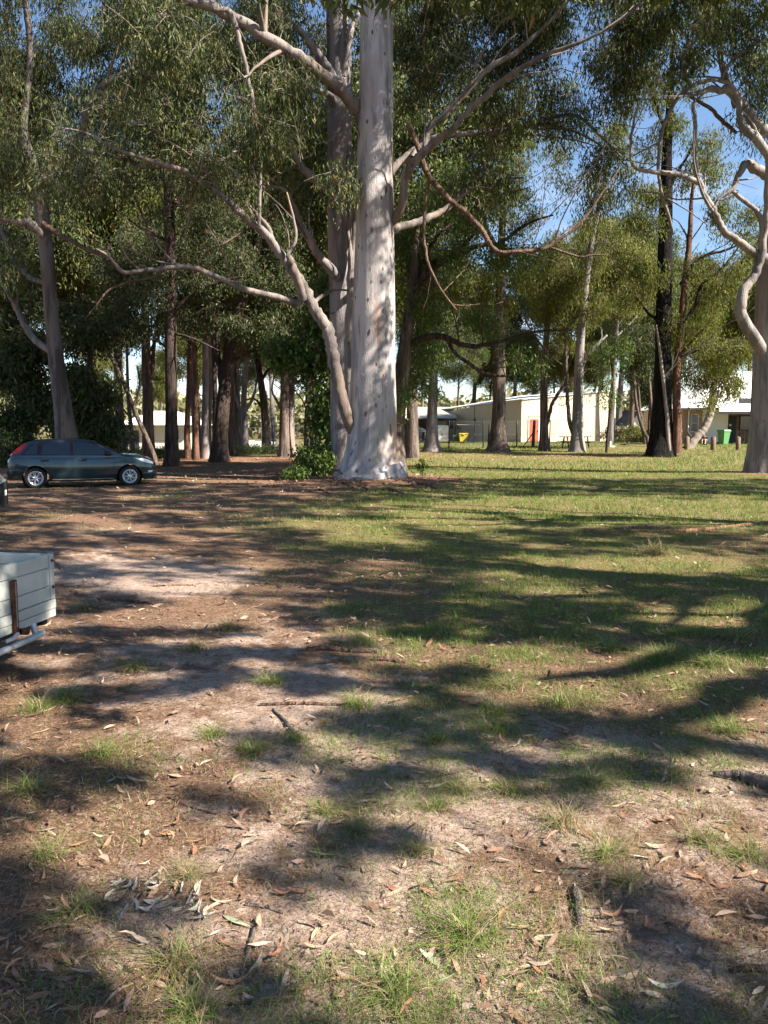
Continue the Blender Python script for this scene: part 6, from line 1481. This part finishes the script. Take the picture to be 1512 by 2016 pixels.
            if not wt.materials: wt.materials.append(M['tyre'])
            e.location = (ax, s * .745, .312); e.rotation_euler = (0, .4 * (ax > 0), 0 if s < 0 else math.pi)
            obj('rim', wr, M['alloy'], e); obj('brake_disc', ws, M['dark_trim'], e)
    return r
cx, cy = -8.72, 22.75
make_car('dark teal-blue five-door hatchback parked on the bare ground', M['car_paint'], M['car_paint'], (cx, cy, float(gz(cx, cy)) + .0), R(23), .945)
# the next vehicle, of which only a bumper corner reaches into the picture
fx, fy_ = P(5, 965, 15.2)[0], 15.2
a2 = R(20); px, py = fx - 2.1 * math.cos(a2), fy_ - 2.1 * math.sin(a2)
make_car('white car with dark bumper cut off by the left edge', M['car_white'], M['car_black'], (px, py, float(gz(px, py))), a2, 1.0, fb=.66)
# ------------------------------------------------------------------ sticks, leaves, tufts and grass on the ground
def stick(pts, mat, label, lift=.6, seed=0, name='fallen_stick', k=8):
    q = []
    for (u, v, w) in pts:
        p = G(u, v); r = w * .5 * np.linalg.norm(p - [0, 0, EYE]) / FPX
        q.append([p[0], p[1], p[2] + r * lift, r])
    q = np.array(q); b = q[0, :3].copy(); b[2] = float(gz(b[0], b[1]))
    c = catmull(q, max(10, 5 * len(q))); g = np.random.default_rng(seed); c[1:-1, :2] += g.normal(0, .15, (len(c) - 2, 2)) * c[1:-1, 3:4]
    zz = gz(c[:, 0], c[:, 1]) + c[:, 3] * lift
    c[:, 2] = np.maximum(zz, c[:, 2] - .01)
    V, F = tube(c[:, :3] - b, c[:, 3], k, .18, seed); V = np.vstack([V, V[:k].mean(0)[None]]); m = len(V) - 1
    F = F + [np.stack([(np.arange(k) + 1) % k, np.arange(k), np.full(k, m)], -1)]
    return tag(obj(name, mesh_np(name, V, F), M[mat], None, loc=tuple(b)), label, 'stick' if name != 'fallen_branch' else 'branch')
stick([(1150, 1047, 9), (1190, 1047, 6), (1260, 1047, 7), (1370, 1046, 8), (1430, 1039, 7), (1480, 1034, 7), (1540, 1027, 6)], 'stick_orange', 'long orange-brown fallen branch lying across the sunny grass', seed=1, name='fallen_branch')
stick([(1210, 1042, 4), (1270, 1036, 4), (1320, 1033, 3)], 'stick_grey', 'thin pale stick lying beside the long orange-brown branch', seed=2)
stick([(604, 1281, 9), (640, 1279, 10), (690, 1284, 10), (742, 1286, 8)], 'stick_brown', 'thick brown stick lying in the shade mid-clearing', seed=3)
stick([(735, 1300, 9), (770, 1302, 11), (800, 1306, 8)], 'stick_brown', 'short brown stick end beyond the thick brown stick', seed=4)
stick([(512, 1389, 6), (570, 1387, 8), (630, 1388, 7), (690, 1388, 5)], 'stick_brown', 'straight brown stick at the rim of the sunlit grass', seed=5)
stick([(308, 1537, 5), (360, 1526, 7), (420, 1519, 8), (470, 1510, 6)], 'stick_brown', 'bent red-brown stick lying on sunlit straw', seed=6)
stick([(538, 1398, 5), (560, 1420, 7), (575, 1440, 9), (595, 1455, 6)], 'stick_grey', 'short crooked grey twig pointing at the grass tufts', seed=7)
stick([(1134, 1750, 12), (1138, 1790, 14), (1144, 1830, 13)], 'stick_grey', 'stubby broken grey stick with an orange cut end', seed=8)
stick([(1128, 1778, 5), (1160, 1788, 5), (1205, 1788, 5), (1245, 1764, 5), (1290, 1735, 4), (1380, 1692, 3)], 'stick_grey', 'long thin bowed twig crossing the stubby broken stick', seed=9)
stick([(1385, 1405, 5), (1410, 1420, 6), (1450, 1433, 6), (1530, 1447, 7)], 'stick_brown', 'dark bent twig in the sun at the right edge', seed=10)
stick([(1405, 1528, 10), (1440, 1532, 18), (1480, 1540, 24), (1560, 1562, 26)], 'stick_grey', 'thick weathered grey branch entering from the right edge', seed=11, name='fallen_branch', k=12)
stick([(500, 1828, 7), (490, 1870, 8), (480, 1910, 7), (474, 1935, 4)], 'stick_grey', 'dark grey twig lying across pale sand near the bleached leaves', seed=12)
stick([(450, 1978, 5), (510, 1974, 6), (582, 1968, 4)], 'stick_brown', 'dark twig lying flat in the sandy foreground', seed=13)
stick([(1436, 1914, 8), (1470, 1911, 13), (1530, 1912, 13)], 'stick_brown', 'stout curved stick in foreground shade at the right edge', seed=14)
stick([(208, 1182, 5), (250, 1184, 7), (303, 1190, 6)], 'stick_brown', 'dark stick lying on the bare sandy track', seed=15)
stick([(300, 1155, 3), (340, 1153, 3), (385, 1153, 3)], 'stick_orange', 'thin straight twig on the sunlit sand track', seed=16)
stick([(1225, 1194, 4), (1270, 1192, 5), (1305, 1182, 6), (1308, 1172, 4)], 'stick_orange', 'curved reddish twig on the grass mid-right', seed=17)
stick([(838, 1275, 6), (850, 1262, 9), (864, 1250, 5)], 'stick_orange', 'curl of shed bark standing on the grass', seed=18)
stick([(330, 1570, 3), (370, 1588, 4), (425, 1604, 3)], 'stick_brown', 'fine dark twig curving through the grass on the left', seed=19)
stick([(765, 1385, 4), (810, 1372, 6), (850, 1352, 4)], 'stick_brown', 'brown twig slanting across the shaded grass', seed=20)
stick([(482, 1783, 6), (520, 1787, 7), (560, 1800, 5)], 'stick_grey', 'short dark twig right of the bleached leaves', seed=21)
stick([(1085, 1320, 5), (1080, 1334, 5), (1062, 1342, 4)], 'stick_brown', 'hooked twig in the bright sunlit grass', seed=22)
stick([(650, 1890, 4), (656, 1930, 6), (655, 1975, 4)], 'stick_brown', 'upright-lying dark twig beside the foreground tuft', seed=23)
stick([(103, 1105, 5), (112, 1112, 5), (122, 1123, 4)], 'stick_grey', 'pale twig poking out beyond the trailer corner', seed=24)
for i, (u, v, w, ln) in enumerate([(690, 962, 6, 40), (740, 968, 8, 55), (800, 958, 8, 60), (610, 968, 5, 40), (660, 955, 5, 30), (850, 985, 6, 50), (560, 985, 4, 40)]):
    stick([(u, v, w * .6), (u + ln * .5, v - 3, w), (u + ln, v + 4, w * .5)], 'bark_red', 'strip of shed red-brown bark at the foot of the great gum', .4, 40 + i, 'bark_strip')
for o in [o for o in COL.objects if o.name.startswith('bark_strip')]: o['category'] = 'bark'; o['group'] = 'bark strips round the great gum'

def fallen_leaf_mesh(L, w, bend, curl, seed):
    n = 9; t = np.linspace(0, 1, n); g = np.random.default_rng(seed)
    cx_ = L * t; cy_ = bend * L * np.sin(t * math.pi) ; half = w * .5 * np.sin(np.pi * np.clip(t, 0.0, 1) ** .8) ** .85
    half[0] = .001; half[-1] = .0006
    zc = curl * L * (t - .5) ** 2 * 1.2 + .004
    V = []
    for i in range(n):
        V += [(cx_[i] - L * .5, cy_[i] - half[i], zc[i] + half[i] * .35), (cx_[i] - L * .5, cy_[i], zc[i]), (cx_[i] - L * .5, cy_[i] + half[i], zc[i] + half[i] * (.35 + curl))]
    i = (np.arange(n - 1)[:, None] * 3 + np.arange(2)[None]).ravel()
    return mesh_np('fallen_leaf', np.array(V), [np.stack([i, i + 1, i + 4, i + 3], -1)])
LM = {}
KINDS = [('leaf_russet', 'russet fallen gum leaf lying on the foreground ground'), ('leaf_tan', 'tan fallen gum leaf lying on the foreground ground'), ('leaf_brown', 'dull brown fallen gum leaf lying on the foreground ground'), ('leaf_pale', 'bleached grey-white fallen gum leaf lying on the foreground ground'), ('leaf_greenish', 'fallen gum leaf still pale green')]
gl = np.random.default_rng(606)
for k, (mk, _) in enumerate(KINDS):
    LM[k] = []
    for j in range(6):
        me = fallen_leaf_mesh(gl.uniform(.07, .125), gl.uniform(.012, .020), gl.normal(0, .16), gl.uniform(-.1, 1.0), k * 10 + j); me.materials.append(M[mk]); LM[k].append(me)
def put_leaf(k, x, y, rz, sc=1.0, label=None, group=None, tilt=.18):
    o = bpy.data.objects.new('fallen_leaf', LM[k][gl.integers(0, 6)]); COL.objects.link(o)
    o.location = (x, y, float(gz(x, y)) + .004); o.rotation_euler = (gl.normal(0, tilt), gl.normal(0, tilt * .6), rz); o.scale = (sc,) * 3
    tag(o, label or KINDS[k][1], 'leaf', group or 'loose fallen leaves in the foreground')
for (u, v, a) in [(225, 1740, 60), (215, 1765, 75), (258, 1748, 80), (265, 1745, 95), (300, 1735, 55), (310, 1740, 50), (298, 1760, 60), (305, 1775, 10), (330, 1770, 70), (350, 1787, 5), (325, 1785, 15), (290, 1795, 40), (365, 1760, 100), (368, 1780, 85), (395, 1750, 85), (390, 1770, 70), (385, 1790, 60), (380, 1800, 100), (400, 1805, 20), (430, 1780, -40), (262, 1790, 120), (245, 1800, 90), (235, 1735, 20), (410, 1795, 95)]:
    p = G(u + gl.normal(0, 4), v + gl.normal(0, 3)); put_leaf(3, p[0], p[1], R(a), .85, 'bleached pale leaf in the loose heap on the shaded grass', 'heap of bleached pale leaves', .3)
for (u, v, k, a) in [(560, 1760, 0, 5), (600, 1755, 0, 12), (640, 1685, 4, 15), (630, 1840, 1, 60), (665, 1850, 1, 50), (615, 1868, 1, -5), (540, 1880, 0, 70), (455, 1935, 0, 15), (505, 1905, 1, 70), (240, 1960, 1, 55), (1055, 1953, 1, 18), (860, 1935, 4, 2), (1130, 1925, 1, -75), (1040, 1915, 1, 10), (1165, 1970, 0, -45), (1290, 1835, 0, -70), (1205, 1805, 0, 35), (900, 1735, 0, 25), (910, 1755, 0, -60), (745, 1660, 0, -40), (1235, 1610, 0, -55), (1345, 1600, 0, -35), (1430, 1640, 0, -60), (1160, 1645, 0, -50), (1290, 1670, 1, 3), (1420, 1745, 0, -20), (1380, 1735, 0, -30), (1480, 1790, 1, 80), (1310, 1945, 3, 0), (860, 1550, 3, 25), (790, 1615, 1, 50), (585, 1505, 1, 75), (155, 1665, 0, 40), (95, 1635, 3, 20), (470, 1640, 2, -40), (240, 1560, 1, -40), (140, 1500, 3, 20), (1150, 1715, 2, 5), (890, 1885, 1, 80), (850, 1900, 4, -40)]:
    p = G(u, v); put_leaf(k, p[0], p[1], R(a), 1.0)
cnt = 0
while cnt < 232:
    y = 2.2 + 4.3 * gl.random() ** 1.35; x = gl.uniform(-.54, .54) * y
    s_, l_, g_ = cover(np.array([x]), np.array([y]))
    if gl.random() > np.clip((fbm(np.array([x * 1.6]), np.array([y * 1.6]), 71, 3)[0] - .36) * 3.2, .06, 1): continue
    k = int(gl.choice(5, p=[.30, .32, .25, .11, .02])); put_leaf(k, x, y, gl.random() * 6.28, gl.uniform(.4, 1.05)); cnt += 1

def in_view(n, y0, y1, pw, g, m=.56, pad=.5):
    y = y0 + (y1 - y0) * g.random(n) ** pw; x = g.uniform(-1, 1, n) * (m * y + pad); return x, y
def flat_leaves(n, y0, y1, pw, L, Wd, seed, up=.25, dens=None, quad=False):
    g = np.random.default_rng(seed); x, y = in_view(n, y0, y1, pw, g)
    if dens is not None: keep = g.random(n) < dens(x, y); x, y = x[keep], y[keep]
    n = len(x); z = gz(x, y) + .006 + .012 * g.random(n)
    a = g.random(n) * 6.28; pt_ = g.normal(0, up, n); rl_ = g.normal(0, .5, n)
    T = np.stack([np.cos(a) * np.cos(pt_), np.sin(a) * np.cos(pt_), np.sin(pt_)], 1); S = np.stack([-np.sin(a), np.cos(a), np.zeros(n)], 1); N = np.cross(T, S)
    S = S * np.cos(rl_)[:, None] + N * np.sin(rl_)[:, None]; N = np.cross(T, S)
    l = L * g.uniform(.5, 1.2, (n, 1)); w = Wd * g.uniform(.6, 1.2, (n, 1)) * .5; b = g.normal(0, .12, (n, 1)) * l
    c = np.stack([x, y, z + np.abs(np.sin(pt_)) * l[:, 0] * .5], 1)
    v = [c - T * l * .5, c - T * l * .15 + S * (w + b * .8), c + T * l * .2 + S * (w * .85 + b * .8), c + T * l * .5, c + T * l * .2 + S * (-w * .85 + b * .8), c - T * l * .15 + S * (-w + b * .8)]
    if quad: return np.stack([v[0], (v[1] + v[2]) / 2, v[3], (v[4] + v[5]) / 2], 1).reshape(-1, 3), np.arange(n * 4).reshape(-1, 4)
    return np.stack(v, 1).reshape(-1, 3), np.arange(n * 6).reshape(-1, 6)
def dl(x, y): s, l, g = cover(x, y); return np.clip(.40 + .5 * l + .35 * fbm(x * .9, y * .9, 71, 3) - .35 * s, .05, 1)
V1, F1 = flat_leaves(5200, 2.1, 9, 1.2, .075, .016, 701, .2, dl); V2, F2 = flat_leaves(7000, 6, 30, .9, .10, .026, 702, .25, dl)
V3, F3 = flat_leaves(8500, 19, 30, 1, .13, .045, 703, .3, lambda x, y: np.exp(-(np.hypot(x - MAIN[0], y - MAIN[1]) / 3.6) ** 2))
V4, F4 = flat_leaves(5000, 26, 47, 1, .15, .05, 704, .25, lambda x, y: cover(x, y)[1])
V, F = join_parts([(V1, [F1]), (V2, [F2]), (V3, [F3]), (V4, [F4])]); o = obj('leaf_litter', mesh_np('leaf_litter', V, F, False), M['litter']); o['kind'] = 'stuff'; o['label'] = 'scatter of small dry leaves and bark flakes over the ground'
V1, F1 = flat_leaves(15000, 2.1, 8, 1.25, .050, .0036, 711, .12, None, True); V2, F2 = flat_leaves(7500, 6, 26, .9, .16, .008, 712, .12, None, True)
V3, F3 = flat_leaves(15000, 2.1, 7, 1.2, .013, .008, 713, .3, None, True)
V, F = join_parts([(V1, [F1]), (V2, [F2]), (V3, [F3])]); o = obj('twig_litter', mesh_np('twig_litter', V, F, False), M['bits']); o['kind'] = 'stuff'; o['label'] = 'fine twig and bark fragments strewn over the ground'

def blades(x, y, h, w, lean, seed, seg=3, dry=None, z=None):
    """curved grass blades standing at x, y"""
    g = np.random.default_rng(seed); n = len(x); z = gz(x, y) if z is None else z
    a = g.random(n) * 6.28; th = a + g.normal(0, .6, n)
    H = h * g.uniform(.45, 1.25, n); le = lean * g.uniform(.3, 1.5, n)
    D = np.stack([np.cos(a), np.sin(a)], 1); S = np.stack([-np.sin(th), np.cos(th)], 1)
    W_ = w * g.uniform(.6, 1.3, n); out = []
    ts = np.linspace(0, 1, seg + 1)
    for i, t in enumerate(ts):
        r = H * le * t ** 1.7; zz = H * (t - .42 * np.minimum(le, 1.6) * t ** 2)
        p = np.stack([x + D[:, 0] * r, y + D[:, 1] * r, z - .004 + zz], 1); ww = W_ * (1 - .85 * t) * .5
        off_ = np.stack([S[:, 0] * ww, S[:, 1] * ww, np.zeros(n)], 1)
        out += [p - off_, p + off_] if i < seg else [p]
    k = len(out); V = np.stack(out, 1).reshape(-1, 3); b = (np.arange(n) * k)[:, None]
    F = [b + np.array([[2 * i, 2 * i + 1, 2 * i + 3, 2 * i + 2]]) for i in range(seg - 1)]
    Ft = b + np.array([[2 * seg - 2, 2 * seg - 1, 2 * seg]])
    tone = np.repeat(np.clip(dry if dry is not None else g.random(n), 0, 1), k)
    fs = [np.vstack(F)] if F else []
    return V, fs + [Ft], tone
def grass_zone(n, y0, y1, pw, h, w, lean, seed, seg, m=.56):
    g = np.random.default_rng(seed); x, y = in_view(n, y0, y1, pw, g, m)
    s, l, gr = cover(x, y)
    p = np.clip((gr - .37 + .07 * sstep(5, 10, y)) * (2.9 - .7 * sstep(5, 10, y)), 0.02, 1) * np.clip(1.25 - l * 1.3, .06, 1)
    cl = fbm(x * 3.1, y * 3.1, 91, 3); p = p * np.clip((cl - .28) * 3.0, .12, 1)
    k = g.random(n) < p; x, y, gr, cl = x[k], y[k], gr[k], cl[k]
    green = np.clip(.52 + .75 * sstep(.3, .9, gr) * sstep(-3, 2, x) + .25 * (fbm(x * .8, y * .8, 95, 3) - .5) + .25 * sstep(12, 18, y) * sstep(0, 4, x), .12, .97)
    dry = (g.random(len(x)) > green).astype(float) * g.uniform(.7, 1, len(x)) + g.uniform(0, .22, len(x))
    hh = h * (.55 + .9 * np.clip(cl, 0, 1)) * (.75 + .5 * gr)
    return blades(x, y, hh, w, lean, seed + 1, seg, dry)
zones = [grass_zone(140000, 2.0, 7, 1.15, .055, .0034, 1.15, 801, 3), grass_zone(150000, 5.5, 15, .95, .075, .0048, .8, 802, 2), grass_zone(170000, 14, 31, .9, .085, .011, .6, 803, 1), grass_zone(120000, 30, 62, .85, .12, .026, .5, 804, 1)]
gd = np.random.default_rng(9)
xs_, ys_ = in_view(42000, 2.0, 9, 1.2, gd); kk = gd.random(len(xs_)) < np.clip(.25 + cover(xs_, ys_)[2] * .8, 0, 1); xs_, ys_ = xs_[kk], ys_[kk]
zones.append(blades(xs_, ys_, .05, .0025, 2.4, 806, 2, np.full(len(xs_), .95)))
tn = np.concatenate([t for _, _, t in zones]); V, F = join_parts([(v, f) for v, f, _ in zones])
o = obj('grass', mesh_np('grass', V, F, False, {'tone': tn}), M['grass']); o['kind'] = 'stuff'; o['label'] = 'thin patchy grass, greener to the right'

TM = []
for j in range(5):
    g = np.random.default_rng(900 + j); n = 210
    r = np.abs(g.normal(0, .055, n)); a = g.random(n) * 6.28; x, y = r * np.cos(a), r * np.sin(a)
    dry = (g.random(n) > [.62, .42, .5, .3, .66][j]) * .85 + g.uniform(0, .2, n)
    V, F, t = blades(x, y, .13, .0038, 1.5, 910 + j, 4, dry, np.zeros(n)); TM.append(mesh_np('grass_tuft', V, F, False, {'tone': t})); TM[-1].materials.append(M['grass'])
TUFTS = [(920, 1850, 1.15, 0, 'big bright arching grass tuft on the sunlit sand'), (345, 1895, .95, 1, 'straw-green grass tuft in the left foreground'), (775, 1955, .9, 0, None), (1160, 1545, .9, 2, None), (1105, 1625, 1.0, 3, None), (1195, 1690, .95, 2, None), (1230, 1740, .8, 3, None), (705, 1392, 1.1, 0, None), (530, 1345, 1.1, 4, None), (270, 1318, 1.2, 1, None), (385, 1280, 1.2, 3, None), (165, 1200, 1.1, 3, 'dry grass tuft beside the trailer corner'), (500, 1480, .9, 4, None),
         (1000, 1355, 1.2, 1, None), (970, 1405, 1.1, 0, None), (1000, 1560, .8, 2, None), (900, 1560, .7, 2, None), (130, 1380, 1.1, 0, None), (70, 1400, 1.0, 4, None), (200, 1490, 1.0, 0, None), (60, 1560, 1.0, 2, None), (90, 1690, .9, 1, None), (150, 1800, .9, 2, None), (370, 1730, .8, 3, None), (1290, 1090, 2.2, 3, None), (1450, 1260, 1.5, 0, None), (1390, 1310, 1.4, 4, None), (1300, 1300, 1.3, 0, None), (1200, 1280, 1.3, 4, None), (860, 1590, .7, 0, None), (1380, 1660, .9, 1, None), (1470, 1690, .9, 2, None), (820, 1680, .7, 1, None), (1140, 1865, .5, 2, None), (380, 2000, .8, 0, None), (640, 1600, .7, 2, None), (980, 1440, 1.0, 0, None), (860, 1460, 1.0, 0, None), (450, 1240, 1.3, 3, None), (1100, 1390, 1.2, 4, None), (580, 1460, .8, 4, None), (420, 1450, .9, 4, None), (1430, 1440, 1.0, 4, None), (700, 1640, .6, 1, None)]
gt = np.random.default_rng(33)
for (u, v, sc, k, lab) in TUFTS:
    p = G(u, v); o = obj('grass_tuft', TM[k], None, None, loc=tuple(p), rot=(0, 0, gt.random() * 6.28)); o.scale = (sc,) * 3
    tag(o, lab or ['lush green arching grass tuft', 'mixed straw and green grass tuft', 'loose green and straw grass tuft', 'mostly dry straw-coloured grass tuft', 'fresh green leafy grass tuft'][k], 'grass tuft', 'grass tufts in the clearing')
